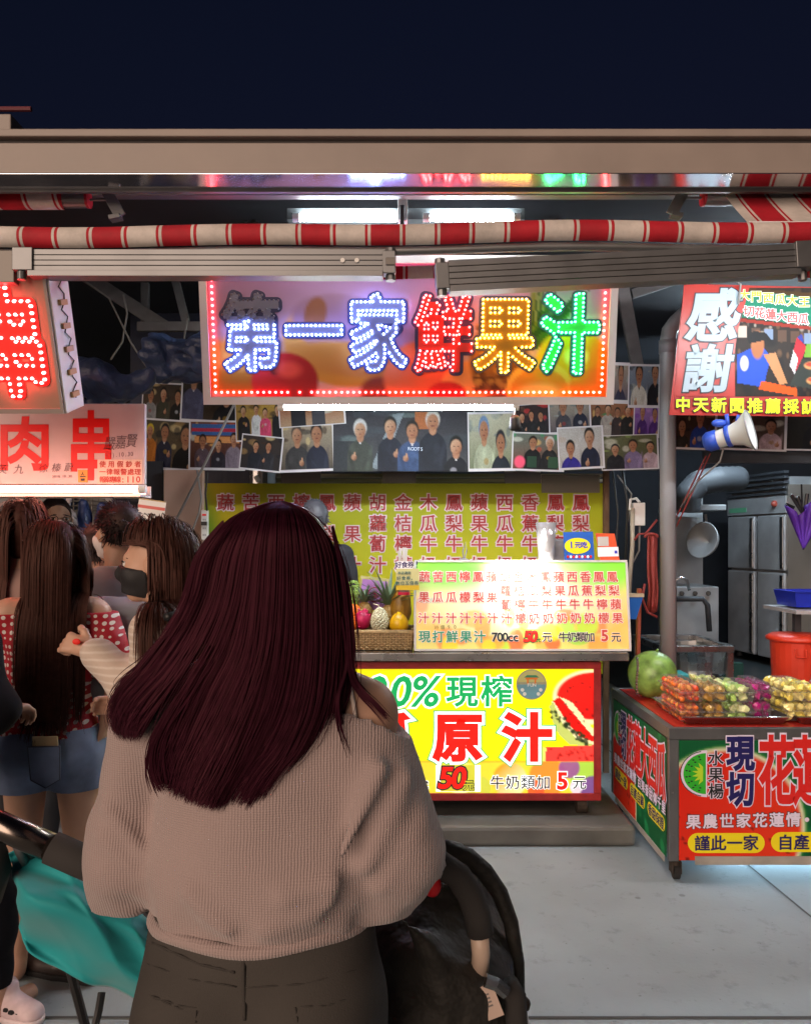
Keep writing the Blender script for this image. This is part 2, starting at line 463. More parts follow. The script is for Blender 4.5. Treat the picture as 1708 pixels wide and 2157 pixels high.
_sm = nt.nodes.new('ShaderNodeMix'); _sm.data_type = 'RGBA'; _sm.blend_type = 'MULTIPLY'; _sm.inputs[0].default_value = 1; nt.links.new(_old, _sm.inputs[6]); nt.links.new(_sr.outputs[0], _sm.inputs[7]); _old = _sm.outputs[2]
nt.links.new(_tc.outputs['Object'], _v.inputs['Vector']); nt.links.new(_v.outputs[0], _mr.inputs[0]); nt.links.new(_old, _mx.inputs[6]); nt.links.new(_mr.outputs[0], _mx.inputs[7]); nt.links.new(_mx.outputs[2], _b.inputs['Base Color'])
m_joint = M('joint', (.06, .06, .06), .9)
m_beige = M('beige_paint', (.26, .22, .195), .5, noise=(3, .16))
m_soffit = M('polished_soffit', (.80, .80, .84), .11, 1., noise=(3, .08))
m_darkgap = M('dark_groove', (.08, .07, .07), .7)
m_alu = M('aluminium', (.165, .17, .175), .42, .7, noise=(9, .12))
m_alud = M('aluminium_groove', (.14, .13, .12), .5, .6)
m_steel = M('stainless_steel', (.50, .50, .50), .28, 1., noise=(6, .15))
m_steeld = M('dull_steel', (.36, .37, .39), .40, .35, noise=(5, .2))
m_dark = M('dark_wall', (.018, .020, .028), .85, noise=(3, .5))
m_dark2 = M('dark_steel_frame', (.05, .055, .065), .6, .3, noise=(8, .3))
m_timber = M('grey_timber', (.14, .13, .13), .8, noise=(9, .3))
m_white = M('white_plastic', (.72, .72, .70), .45)
m_whitep = M('white_paint', (.62, .60, .60), .5, noise=(6, .08))
m_black = M('black_plastic', (.012, .012, .013), .45)
m_rubber = M('black_rubber', (.016, .015, .015), .8)
m_wire = M('cable_grey', (.22, .21, .20), .6)
m_wirek = M('cable_black', (.02, .02, .02), .55)
m_rust = M('rusty_caster', (.06, .045, .035), .7, .4, noise=(30, .4))
m_print = M('printed_photo', (.5, .5, .5), .55, attr='Col', spec=.2)
m_printb = M('backlit_print', (.5, .5, .5), .35, attr='Col', emit=.36, spec=.4)
m_printl = M('faint_backlit_print', (.5, .5, .5), .35, attr='Col', emit=.12, spec=.4)
def ink(name, c, e=0.): return M(name, c, .45, emit=e)
i_red, i_white, i_green, i_navy, i_black, i_yel, i_blue, i_ygr = [ink('ink_' + n, c) for n, c in
    (('red', 'e01a14'), ('white', 'f0f0f4'), ('green', '0a9a50'), ('navy', '1b1560'), ('black', '15181c'), ('yellow', 'f4e410'), ('blue', '2038c8'), ('lime', 'd8f018'))]
b_red, b_white, b_green, b_black, b_yel, b_teal = [ink('lit_' + n, c, e) for n, c, e in
    (('red', 'f5180c', .40), ('white', 'ffffff', .46), ('green', '08a858', .40), ('black', '1a2a2c', .12), ('yellow', 'f8e80c', .4), ('teal', '10806a', .35))]
def lamp(name, c, e): return M(name, (.8, .8, .8), .4, emit=e, ecol=c)
m_tube = lamp('fluorescent_tube', (.86, .95, 1.0), 72)
m_tubew = lamp('warm_tube', (1, .28, .19), 10)
L_blue, L_red, L_amber, L_green = [lamp('led_' + n, c, e) for n, c, e in
    (('blue', (.24, .36, 1), 15), ('red', (1, .045, .045), 14), ('amber', (1, .45, .03), 9), ('green', (.03, 1, .22), 11))]
L_off = M('led_unlit', (.10, .09, .10), .3)

# ------------------------------------------------------------------ ground
g = MB(); g.add([(-40, -25, 0), (40, -25, 0), (40, 60, 0), (-40, 60, 0)], [(0, 1, 2, 3)]); tag(g.o('ground', m_conc), kind='structure')
g = MB()
for p0, p1 in ((P(1575, 1822, 4.0), P(1760, 1975, 3.27)), ):
    a, b = Vector((p0.x, FP * CH / (1822 - HZ), .004)), Vector((p1.x, FP * CH / (1975 - HZ), .004))
    d = (b - a).normalized(); q = Vector((-d.y, d.x, 0)) * .005; a -= d * 3; b += d * 1.5
    g.add([a - q, a + q, b + q, b - q], [(0, 1, 2, 3)])
y = FP * CH / (2146 - HZ); g.add([(-6, y - .006, .004), (6, y - .006, .004), (6, y + .006, .004), (-6, y + .006, .004)], [(0, 1, 2, 3)])
tag(g.o('ground_joints', m_joint), kind='structure')

# ------------------------------------------------------------------ stall shell: roof, walls, frames
t = MB(); t.boxb(-9, 9, 3.52, 9.6, 3.30, 3.33); tag(t.o('stall_roof', m_dark), 'dark sheet roof over the row of stalls behind the beam', 'roof')
t = MB(); t.boxb(-9, 9, 9.5, 9.6, 0, 3.46); tag(t.o('rear_wall', m_dark), 'dark wall closing the back of all the stalls', 'wall')
t = MB(); t.boxb(-2.05, -1.05, 6.05, 6.10, 1.9, 3.46); tag(t.o('tarpaulin_wall', M('navy_tarp', (.02, .024, .05), .6, noise=(2, .5), bump=(4, .5, .05))), 'dark navy sheet wall hanging behind the diagonal braces', 'wall')

for nm, a, b, w, lab in (
    ('diagonal_brace', P(165, 570, 5.3), P(352, 692, 5.3), .085, 'grey diagonal timber brace left of the lit signboard'),
    ('timber_stud', P(306, 560, 5.35), P(306, 690, 5.35), .05, 'thin upright timber behind the lower end of the diagonal brace'),
    ('leaning_plank', P(362, 560, 5.32), P(395, 690, 5.32), .05, 'narrow leaning plank between brace and lit signboard'),
    ('timber_stud', P(1180, 590, 5.3), P(1330, 600, 5.3), .05, 'short dark rail right behind the top of the lit signboard'),
    ('cross_rail', P(290, 688, 5.25), P(440, 688, 5.25), .06, 'dark horizontal rail under the diagonal brace'),
    ('diagonal_brace', P(1310, 600, 5.3), P(1345, 790, 5.3), .08, 'pale upright brace right of the lit signboard'),
    ('leaning_plank', P(1330, 620, 5.35), P(1420, 590, 5.35), .06, 'short dusty plank under the right awning arm')):
    q = MB(); q.bar(a, b, w, .04, up=(0, 1, 0)); tag(q.o(nm, m_timber, bevel=.004), lab, 'timber')

# horizontal rails and pipes seen in the gap under the beam
for v, h, Y, lab in ((404, .028, 3.72, 'pale thin steel rail directly under the beam soffit'), (432, .035, 4.5, 'dark steel purlin above the twin tube lamp'), (452, .06, 5.2, 'dark steel purlin furthest back under the roof')):
    q = MB(); c = P(854, v, Y); q.boxb(-4.2, 4.2, Y, Y + .05, c.z - h / 2, c.z + h / 2); tag(q.o('purlin', m_dark2 if v > 410 else m_alu, bevel=.003), lab, 'rail')
q = MB()
for i in range(7):
    x = -1.9 + i * .62
    q.tube([P(532 + 3, 400, 4.3), P(530, 425, 4.3), P(538, 470, 4.3)], .02, 6)
    break
for k in range(14):
    a = P(532 + rnd.uniform(-10, 10), 405 + rnd.uniform(0, 60), 4.3); q.tube([a, a + Vector((rnd.uniform(-.05, .05), 0, rnd.uniform(-.06, .06)))], .008, 5)
tag(q.o('cable_bundle', m_wirek), 'tangled black cable bundle left of the twin tube lamp', 'cable')
q = MB(); q.tube([P(1178, 398, 4.3), P(1184, 430, 4.3), P(1176, 470, 4.3)], .022, 6)
for k in range(14):
    a = P(1180 + rnd.uniform(-10, 10), 405 + rnd.uniform(0, 60), 4.3); q.tube([a, a + Vector((rnd.uniform(-.05, .05), 0, rnd.uniform(-.06, .06)))], .008, 5)
tag(q.o('cable_bundle', m_wirek), 'tangled black cable bundle right of the twin tube lamp', 'cable')

# ------------------------------------------------------------------ gutter beam
YB = 3.34; z1 = P(0, 275, YB).z; zb = P(0, 365, YB).z
bt = thing('gutter_beam', (0, YB, zb), 'long beige metal gutter beam across the top of the stalls with mirrored soffit', 'beam')
za, zc = P(0, 291, YB).z, P(0, 300, YB).z
q = MB(); q.boxb(-6, 6, YB - .02, YB + .17, za, z1); q.o('top_lip', m_beige, bt, bevel=.004)
q = MB(); q.boxb(-6, 6, YB + .015, YB + .165, zc - .002, za + .002); q.o('groove', m_darkgap, bt)
q = MB(); q.boxb(-6, 6, YB, YB + .165, zb + .0025, zc); q.o('fascia', m_beige, bt, bevel=.003)
q = MB(); q.boxb(-6, 6, YB + .002, YB + .145, zb, zb + .002); q.o('soffit', m_soffit, bt)
q = MB(); q.boxb(-6, 6, YB + .148, YB + .166, zb - .012, zb + .002); q.o('drip_edge', m_alu, bt)
q = MB(); q.boxb(-2.2, -1.76, 3.62, 3.9, z1, P(0, 258, 3.7).z); tag(q.o('roof_box', m_beige, bevel=.005), 'small beige box standing on the beam at far left', 'box')
q = MB(); q.tube([P(-40, 229, 7), P(66, 229, 7)], .022, 8); q.tube([P(-20, 229, 7), P(-20, 460, 7)], .02, 6)
tag(q.o('roof_bar', M('dim_red_bar', (.12, .02, .03), .6)), 'dim red bar above the beam at far left', 'bar')

# ------------------------------------------------------------------ awnings
m_cloth = M('striped_canvas', (.5, .5, .5), .75, bump=(300, .15, .002))
def stripes(m, origin_x, period=.239):
    nt = m.node_tree; L = nt.links.new; b = nt.nodes['Principled BSDF']
    tc = nt.nodes.new('ShaderNodeTexCoord'); at = nt.nodes.new('ShaderNodeAttribute'); at.attribute_name = 'run'
    md = nt.nodes.new('ShaderNodeMath'); md.operation = 'FRACT'; L(at.outputs['Fac'], md.inputs[0])
    cr = nt.nodes.new('ShaderNodeValToRGB'); cr.color_ramp.interpolation = 'CONSTANT'
    red = (*lin('b01226'), 1); wh = (.62, .57, .53, 1)
    el = cr.color_ramp.elements; el[0].position = 0; el[0].color = red; el[1].position = .415; el[1].color = wh
    for p, c in ((.455, red), (.50, wh), (.915, red), (.955, wh)):
        e = el.new(p); e.color = c
    L(md.outputs[0], cr.inputs[0])
    nz = nt.nodes.new('ShaderNodeTexNoise'); nz.inputs['Scale'].default_value = 5; nz.inputs['Detail'].default_value = 8; nz.inputs['Roughness'].default_value = .7; L(tc.outputs['Object'], nz.inputs['Vector'])
    mr = nt.nodes.new('ShaderNodeMapRange'); mr.inputs[1].default_value = .35; mr.inputs[2].default_value = .7; mr.inputs[3].default_value = 1.05; mr.inputs[4].default_value = .62; L(nz.outputs[0], mr.inputs[0])
    mx = nt.nodes.new('ShaderNodeMix'); mx.data_type = 'RGBA'; mx.blend_type = 'MULTIPLY'; mx.inputs[0].default_value = 1; L(cr.outputs[0], mx.inputs[6]); L(mr.outputs[0], mx.inputs[7]); L(mx.outputs[2], b.inputs['Base Color'])
stripes(m_cloth, 0)
def cloth(name, G, run, parent, mat=m_cloth):
    q = MB(); q.surf(G); ob = q.o(name, mat, parent, smooth=True)
    at = ob.data.attributes.new('run', 'FLOAT', 'POINT'); at.data.foreach_set('value', np.asarray(run, np.float32).ravel())
    return ob
YA = 3.20; zA = P(0, 494, YA).z; PER = 145 * YA / FP
aw = thing('awning', (0, YA, zA), 'folded red and white striped awning with its front bar and arms before the lit sign', 'awning')
xs = np.linspace(-3.0, 3.0, 121)
sag = lambda x: .009 * np.sin(x * 1.7) - .005 * np.cos(x * 5)
bow = lambda x: np.where(x < -1.0, .016 * (x + 1.0), 0)
G = []; RN = []
for x in xs:
    row = []
    for a in np.linspace(-70, 110, 14):
        row.append((x, YA - .042 * math.cos(R(a)) , zA + float(sag(x)) + float(bow(x)) + .044 * math.sin(R(a))))
    for k in range(1, 9):
        f = k / 8; row.append((x, YA + .02 + f * .20, zA + .044 + float(sag(x)) + f * .022))
    G.append(row); RN.append([(x - .02 * 0) / PER + .50 + (0 if j < 14 else (j - 13) * .03) for j in range(len(row))])
cloth('canvas', G, RN, aw)
G = []; RN = []
for x in np.linspace(-2.95, 2.9, 100):
    G.append([(x, YA + .20 + .012 * math.sin(x * 6), zA - .055 - .055 * f + .006 * math.sin(x * 9)) for f in np.linspace(0, 1, 5)]); RN.append([x / PER * 1.07 + .46] * 5)
cloth('valance', G, RN, aw)
q = MB(); q.tube([(x, YA + .005, zA - .058 + float(sag(x)) + float(bow(x))) for x in np.linspace(-3, 3, 40)], .017, 10); q.o('front_bar', m_alu, aw, smooth=True)
def arm(u0, v0a, v0b, u1, v1a, v1b, Y0, Y1):
    a = P(u0, (v0a + v0b) / 2, Y0); b = P(u1, (v1a + v1b) / 2, Y1); H = (v0b - v0a) * Y0 / FP
    x = (b - a).normalized(); fr = Fr(a, x, (0, 0, 1)); L = (b - a).length; q = MB()
    k = 7; hs = -H / 2 + H * .22 + H * .78 * np.array((0, .22, .245, .47, .495, .72, .745, 1.))
    for i in range(k):                                # extruded profile with grooves
        d = .0 if i % 2 == 0 else -.004
        q.fbox(fr, 0, L, hs[i] + .0006, hs[i + 1] - .0006, -.05, .01 + d, 0 if i % 2 == 0 else 1)
    q.fbox(fr, 0, L, -H / 2, -H / 2 + H * .20, -.05, .018, 0)
    ob = q.o('folding_arm', [m_alu, m_alud], aw, bevel=.002)
    e = MB(); e.fbox(fr, L, L + .05, -H * .38, H * .46, -.045, .012, 0); e.fbox(fr, L + .012, L + .05, -H * .10, H * .18, .012, .018, 1)
    for z0_, z1_ in ((.47, .62), (-.37, -.58)):
        r_ = MB(); r_.tube([fr.w(L + .03, H * z0_, -.02), fr.w(L + .03, H * z1_, -.02)], .02, 10); r_.o('pivot_pin', m_alu, ob)
    for c in (.1, .155):
        r_ = MB(); r_.tube([fr.w(L - c, H * .08, .008), fr.w(L - c, H * .08, .016)], .009, 10); r_.o('rivet', m_white, ob)
    e.o('elbow_joint', [m_alu, m_alud, m_white], ob, bevel=.003)
    e = MB(); e.fbox(fr, -.06, .02, -H * .3, H * .55, -.06, .02, 0); e.fbox(fr, -.13, -.06, -H * .7, H * .5, -.06, -.0, 1); e.tube([fr.w(-.03, -H * .3, 0), fr.w(-.03, -H * .62, 0)], .018, 8)
    e.o('shoulder_joint', [m_alu, m_alud], ob, bevel=.003)
arm(62, 526, 583, 806, 530, 580, 3.16, 3.16)
arm(1672, 521, 585, 944, 565, 613, 3.16, 3.10)

def roller(u_end, v, Y, side, lab, group):
    c = P(u_end, v, Y); tg = thing('awning_roller', c, lab, 'awning', group)
    q = MB(); r = .042; q.tube([c, c + Vector((side * .10, 0, 0))], r * .86, 20, 0); q.tube([c + Vector((side * .10, 0, 0)), c + Vector((side * 2.2, 0, 0))], r * .8, 16, 0); q.o('roller_tube', m_alu, tg, smooth=False)
    q = MB(); q.lathe(c, (-side, 0, 0), [(r * .9, 0), (r * .9, .012), (r * .4, .014), (.001, .015)], 20); q.o('end_cap', M('red_cap', 'a81428', .4), tg)
    q = MB(); q.tube([c, c - Vector((side * .11, 0, 0))], .007, 8)
    q.bar(c - Vector((side * .085, 0, -.045)), c - Vector((side * .15, 0, .075)), .05, .012, up=(0, 1, 0)); q.bar(c - Vector((side * .15, -.01, .072)), c - Vector((side * .10, -.01, .082)), .05, .02)
    q.o('roller_bracket', m_alu, tg, bevel=.002)
    return tg, c
tg, c = roller(183, 420, 3.62, -1, 'short striped awning roller end sticking out under the beam at left', 'awning rollers at both ends')
G = []; RN = []
for x in np.linspace(c.x - .10, c.x - 1.6, 40):
    row = [(x, c.y - .036 * math.cos(R(a)), c.z + .044 * math.sin(R(a))) for a in np.linspace(-100, 90, 12)]
    G.append(row); RN.append([x / PER + .62 + .12 * j / 12 for j in range(12)])
cloth('rolled_canvas', G, RN, tg)
tg, c = roller(1484, 416, 3.64, 1, 'right awning roller with striped canvas hanging down from it', 'awning rollers at both ends')
G = []; RN = []; f0 = P(1548, 470, 3.3)
for x in np.linspace(c.x + .065, c.x + 1.4, 46):
    row = [(x, c.y - .03 * math.cos(R(a)), c.z + .048 * math.sin(R(a))) for a in np.linspace(120, 20, 6)]
    for f in np.linspace(0, 1, 10): row.append((x + .0 * f, c.y - .045 - f * .28, c.z + .01 + (f0.z - c.z - .01) * f ** .9))
    G.append(row); RN.append([(x - c.x) / PER * 1.07 + .48] * len(row))
cloth('canvas', G, RN, tg)
q = MB(); q.tube([(c.x + .06, c.y - .33, f0.z), (c.x + 1.5, c.y - .33, f0.z)], .013, 8); q.o('hem_bar', m_whitep, tg, smooth=True)

# ------------------------------------------------------------------ lamps
def tube_lamp(lab, spans, Y, v, r=.0145, mat=m_tube, tray=None, group=None, name='tube_lamp'):
    a = P(spans[0][0], v, Y); tg = thing(name, a, lab, 'lamp', group)
    if tray:
        u0, u1, v0, v1 = tray; q = MB(); p0, p1 = P(u0, v1, Y + .06), P(u1, v0, Y + .06); q.boxb(p0.x, p1.x, Y + .03, Y + .10, p0.z, p1.z)
        q.o('tray', M('tray_grey', (.07, .08, .085), .6), tg)
    for u0, u1 in spans:
        p0, p1 = P(u0, v, Y), P(u1, v, Y); q = MB(); q.tube([p0, p1], r, 12); q.o('tube', mat, tg, smooth=False)
        q = MB()
        for p, s in ((p0, -1), (p1, 1)): q.tube([p + Vector((s * .002, 0, 0)), p + Vector((s * .035, 0, 0))], r * 1.25, 10)
        q.o('lamp_socket', m_white, tg)
    return tg
tube_lamp('lit white twin tube lamp in a tray behind the striped awning', ((632, 835), (906, 1080)), 3.95, 458, tray=(606, 1103, 443, 466), r=.017)
q = MB(); q.boxb(P(838, 0, 3.9).x, P(858, 0, 3.9).x, 3.86, 3.92, P(0, 470, 3.9).z, P(0, 402, 3.9).z); q.boxb(P(842, 0, 3.8).x, P(852, 0, 3.8).x, 3.80, 3.84, P(0, 480, 3.8).z, P(0, 430, 3.8).z, 1)
tag(q.o('hanger_bracket', [m_whitep, m_dark2], bevel=.004), 'grey hanger bracket in the middle of the twin tube lamp', 'bracket')
tube_lamp('long lit white tube lamp along the lower edge of the lit signboard', ((600, 1078),), 4.16, 856, r=.0165)
tg = tube_lamp('warm glowing lamp strip under the white skewer stall board', ((-150, 292),), 3.84, 1030, r=.017, mat=m_tubew)
q = MB(); a, b = P(-160, 1041, 3.9), P(298, 1021, 3.9); q.boxb(a.x, b.x, 3.88, 4.05, a.z - .012, a.z); q.boxb(a.x, b.x, 4.03, 4.05, a.z, b.z); q.o('lamp_housing', m_whitep, tg)

# ------------------------------------------------------------------ the lit signboard
YS0, YS1 = 4.02, 4.14
bl, br_, tl, tr = P(442, 850, YS1), P(1285, 850, YS1), P(412, 540, YS0), P(1303, 540, YS0)
fo = (bl + br_ + tl + tr) / 4
fs = Fr(fo, (1, 0, 0), tl + tr - bl - br_)
a0, a1 = -(br_ - bl).length / 2 - .012, (br_ - bl).length / 2 + .012
b1 = (tl - bl).length / 2 * .985; b0 = -b1
sg = thing('lit_signboard', fs.w(0, b0, -.1), 'big lit signboard with six dotted light characters inside a red dotted border', 'signboard')
q = MB(); q.fbox(fs, a0, a1, b0, b1, -.16, -.004); q.o('sign_case', m_whitep, sg)
cv = Cv(170, 62, '8a7090')
cv.grad('9878a8', 'b89488', 1, .0, .75)
cv.ell(.34, .60, .155, .33, 'd09848', .08, .25, 'c08430').ell(.37, .50, .165, .25, '967488', .10, .3)
cv.ell(.27, .38, .028, .13, '8a5a40', .25, .2).ell(.36, .72, .17, .13, 'd09848', .35, .12, 'b47034')
cv.ell(.07, .84, .10, .16, 'b07828', .15, c2='a06018').ell(.19, .89, .085, .22, 'c02828', .1, c2='8a1c20').ell(.165, .80, .012, .04, '501818', .5).ell(.20, .80, .03, .06, 'e05040', .8)
cv.ell(.06, .68, .07, .12, 'd89440', .5)
cv.ell(.43, .97, .05, .12, '7c3426', .3).ell(.54, .86, .10, .28, 'd46c40', .12, c2='c85030').ell(.66, .93, .075, .2, 'd88848', .12).ell(.60, .99, .05, .1, 'b02420', .2)
cv.ell(.73, .72, .075, .30, '8a5a2c', .15, c2='6a3c20').speck(60, '4a2814', .008, .7, (.67, .45, .79, .98)).speck(40, 'b07c38', .007, .6, (.67, .45, .79, .98))
for i in range(16):
    x = .74 + .17 * i / 15 + rnd.uniform(-.02, .02); cv.poly([(.80 + rnd.uniform(-.03, .03), .62), (x + rnd.uniform(-.02, .1), .05 + rnd.uniform(-.05, .35)), (.83 + rnd.uniform(-.03, .03), .64)], rnd.choice(['2a4a1c', '48601c', '1c3816', '70702c']), .8)
cv.ell(.915, .78, .095, .30, 'e8a018', .1, c2='c87010').ell(.925, .70, .025, .06, 'f8d880', .9).ell(.835, .95, .085, .22, 'e0a440', .05).ell(.835, .97, .074, .18, 'd88424', .06).ell(.835, 1.0, .055, .10, 'e0b058', .5)
cv.ell(.97, .93, .06, .14, 'd07018', .2)
cv.o('fruit_print', fs, a0 + .03, a1 - .03, b0 + .03, b1 - .03, 0, m_print, sg)
q = MB()
for (x0, x1, y0, y1) in ((a0 - .01, a1 + .01, b0 - .01, b0 + .028), (a0 - .01, a1 + .01, b1 - .028, b1 + .01), (a0 - .01, a0 + .028, b0 + .028, b1 - .028), (a1 - .028, a1 + .01, b0 + .028, b1 - .028)):
    q.fbox(fs, x0, x1, y0, y1, -.16, .012)
q.o('sign_frame', m_whitep, sg)
bx0, bx1, by0, by1 = a0 + .052, a1 - .052, b0 + .052, b1 - .052
def led_mesh(pts, r=.0070, h=.010, n=8):              # a bulb: short cone with a round tip
    q = MB()
    for a, b in pts: q.lathe(fs.w(a, b, .001), fs.n, [(r, 0), (r, h * .55), (r * .6, h * .9), (.0005, h)], n)
    return q
sp = .0305; bp = []
for x in np.arange(bx0, bx1, sp): bp.append((x, by0))
for y in np.arange(by0 + sp, by1, sp): bp.append((bx0, y)); bp.append((bx1, y))
top = [(x, by1) for x in np.arange(bx0, bx1, sp)]
led0 = None
for i, (a, b) in enumerate(bp[:100]):
    if i in (13, 15, 57): continue
    if led0 is None: led0 = led_mesh([(a, b)]).o('led', L_red, sg); A0 = (a, b)
    else:
        c = led0.copy(); COL.objects.link(c); c.parent = sg; c.location = led0.location + fs.x * (a - A0[0]) + fs.y * (b - A0[1])
tag(led_mesh(bp[100:] + top).o('border_leds', L_red, sg), kind='stuff')
m_navy = M('navy_board', (.022, .024, .075), .5)
for ch, u, v0, v1, fc, lm, w in (('第', 530, 622, 778, (.16, .17, .24), L_blue, 122), ('一', 661, 640, 750, (.16, .17, .24), L_blue, 112), ('家', 795, 624, 778, (.16, .17, .24), L_blue, 122),
                         ('鮮', 934, 624, 782, (.45, .03, .02), L_red, 122), ('果', 1063, 626, 782, (.30, .17, .012), L_amber, 126), ('汁', 1200, 622, 784, (.05, .45, .10), L_green, 122)):
    ca, cb = fs.uv(u, (v0 + v1) / 2); em = (fs.uv(u, v0)[1] - fs.uv(u, v1)[1]) / .93 if ch != '一' else .36
    sx = w * 4.08 / FP / em / .98
    if ch == '一': sx = 112 * 4.08 / FP / em / .92; cb = fs.uv(u, 697)[1]
    fb = Fr(fs.w(ca, cb, 0), fs.x, fs.y); q = MB(); put_round(q, fb, ch, 0, 0, em, .026, .003, 0, sx)
    cb_ = q.o('light_character', m_navy, sg)
    q = MB(); put_round(q, fb, ch, 0, 0, em, .0085, .012, 0, sx, 1e-5); q.o('character_face', M('face_' + str(u), fc, .4), cb_)
    pts = dots_on(ch, em, .0215, .022 if ch not in '鮮' else .012, sx)
    on = [(a + ca, b + cb) for a, b in pts if not (ch == '第' and b > .055)]; off = [(a + ca, b + cb) for a, b in pts if ch == '第' and b > .055]
    q = led_mesh(on, .0060, .024, 6); tag(q.o('leds', lm, cb_), kind='stuff')
    if off: tag(led_mesh(off, .0056, .022, 6).o('unlit_leds', L_off, cb_), kind='stuff')

# ------------------------------------------------------------------ red lit box of the skewer stall (far left)
YL0, YL1 = 3.18, 3.36
fl = Fr((P(-60, 860, YL1) + P(-60, 565, YL0)) / 2, (1, 0, 0), P(-60, 565, YL0) - P(-60, 860, YL1))
la0, lb0 = fl.uv(-320, 860); la1 = fl.uv(110, 720)[0]; lb1 = fl.uv(0, 565)[1]
lg = thing('skewer_light_box', fl.w(0, lb0, -.1), 'orange light box with a glowing red dotted character at far left', 'signboard')
q = MB(); q.fbox(fl, la0, la1, lb0, lb1, -.02, 0); q.o('face_panel', M('peach_panel', (.27, .175, .12), .45), lg)
q = MB(); q.fbox(fl, la0, la1 + .012, lb0 - .02, lb0, -.18, .012); q.fbox(fl, la1, la1 + .012, lb0, lb1, -.02, .012); q.fbox(fl, la0, la1, lb0, lb1, -.19, -.17)
q.fbox(fl, la1 - .006, la1 + .006, lb0, lb1, -.19, -.17); q.o('case', m_beige, lg)
q = MB(); q.fbox(fl, la1 + .012, la1 + .020, lb0 - .02, lb1, -.19, -.0); q.o('side_panel', m_whitep, lg)
m_conn = M('amber_connector', (.40, .22, .08), .4)
for k in range(7):
    q = MB(); b = lb0 + .035 + k * .093; q.fbox(fl, la1 + .020, la1 + .032, b, b + .022, -.13, -.06); q.o('connector', m_conn, lg)
q = MB(); q.tube([fl.w(la1 + .026, lb0 + .03 + k * .03, -.10 + .03 * math.sin(k * 2.2)) for k in range(22)], .003, 5); q.o('wiring', m_wirek, lg)
fk = Fr(fl.w(*fl.uv(21, 722), 0), fl.x, fl.y); fs_keep = fs; em = .44
q = MB(); put_round(q, fk, '串', 0, 0, em, .026, .003, 0, .66); rc = q.o('light_character', M('red_board', (.35, .012, .008), .5), lg)
q = MB(); put_round(q, fk, '串', 0, 0, em, .011, .012, 0, .66, 1e-5); q.o('character_face', M('red_face', (.65, .03, .02), .5), rc)
fs = fk; q = led_mesh(dots_on('串', em, .027, .024, .66), .0072, .024, 6); tag(q.o('leds', lamp('led_deep_red', (1, .05, .05), 20), rc), kind='stuff'); fs = fs_keep

# ------------------------------------------------------------------ white skewer board below it
YW = 4.06
fw = Fr(P(100, 945, YW)); wa0, wa1, wb0, wb1 = fw.box(-160, 850, 305, 1020)
wg = thing('skewer_board', fw.w(0, wb0), 'white stall board with large red characters and pen signatures above the warm lamp', 'signboard')
q = MB(); q.fbox(fw, wa0, wa1, wb0, wb1, -.03, 0); q.o('panel', m_whitep, wg, bevel=.003)
q = MB(); T(q, fw, '肉', (52, 934), (52, 934), 108, [(.03, 0)], sx=1.0); T(q, fw, '串', (192, 938), (192, 938), 140, [(.028, 0)], sx=.66); q.o('lettering', i_red, wg)
q = MB()
T(q, fw, '嚴嘉賢', (232, 934), (278, 928), 28, [(-.0 + .003, 0)], sx=.8, shear=.2); T(q, fw, '(2).10.30', (226, 959), (278, 956), 12, [(.002, 0)], sx=.8, lat=1.0)
T(q, fw, '英九', (6, 988), (40, 988), 20, [(.002, 0)], shear=.2); T(q, fw, '徐榛蔚', (92, 986), (146, 984), 18, [(.002, 0)], shear=.2); T(q, fw, '2018.10.30', (112, 1004), (150, 1003), 7, [(0.002, 0)], lat=1.0)
q.o('signatures', M('pen_grey', (.20, .17, .19), .6), wg)
q = MB(); a = fw.box(206, 968, 300, 1019); q.fbox(fw, *a, .001, .005); st = q.o('notice', M('cream_card', (.75, .68, .56), .5), wg)
q = MB()
for s, v in (('使用假鈔者', 978), ('一律報警處理', 994)): T(q, fw, s, (217, v), (291, v), 13, [(.018, 0)], lift=.007)
T(q, fw, '報案專線:110', (217, 1010), (292, 1010), 13, [(.018, 0)], lift=.007, lat=1.3); q.o('notice_lettering', M('notice_red', (.45, .05, .03), .5), st)
q = MB(); a = fw.box(165, 990, 185, 1016); q.fbox(fw, *a, .001, .004); T(q, fw, '人', (175, 998), (175, 998), 7, [(.03, 1)], lift=.006); q.fbox(fw, *fw.box(169, 1003, 181, 1005), .004, .006, 1); q.fbox(fw, *fw.box(171, 1008, 179, 1013), .004, .006, 1)
q.o('sticker', [M('ochre_sticker', (.62, .36, .06), .5), i_black], wg)
q = MB(); c = P(296, 1040, 3.96); q.boxb(c.x - .03, c.x + .03, 3.95, 3.97, c.z - .004, c.z + .012); q.tube([c, c + Vector((0, 0, -.05))], .008, 8); q.ball(c + Vector((0, 0, -.055)), .016, 10); tag(q.o('hook', m_steel), 'small shiny hook hanging from the end of the warm lamp strip', 'hook')

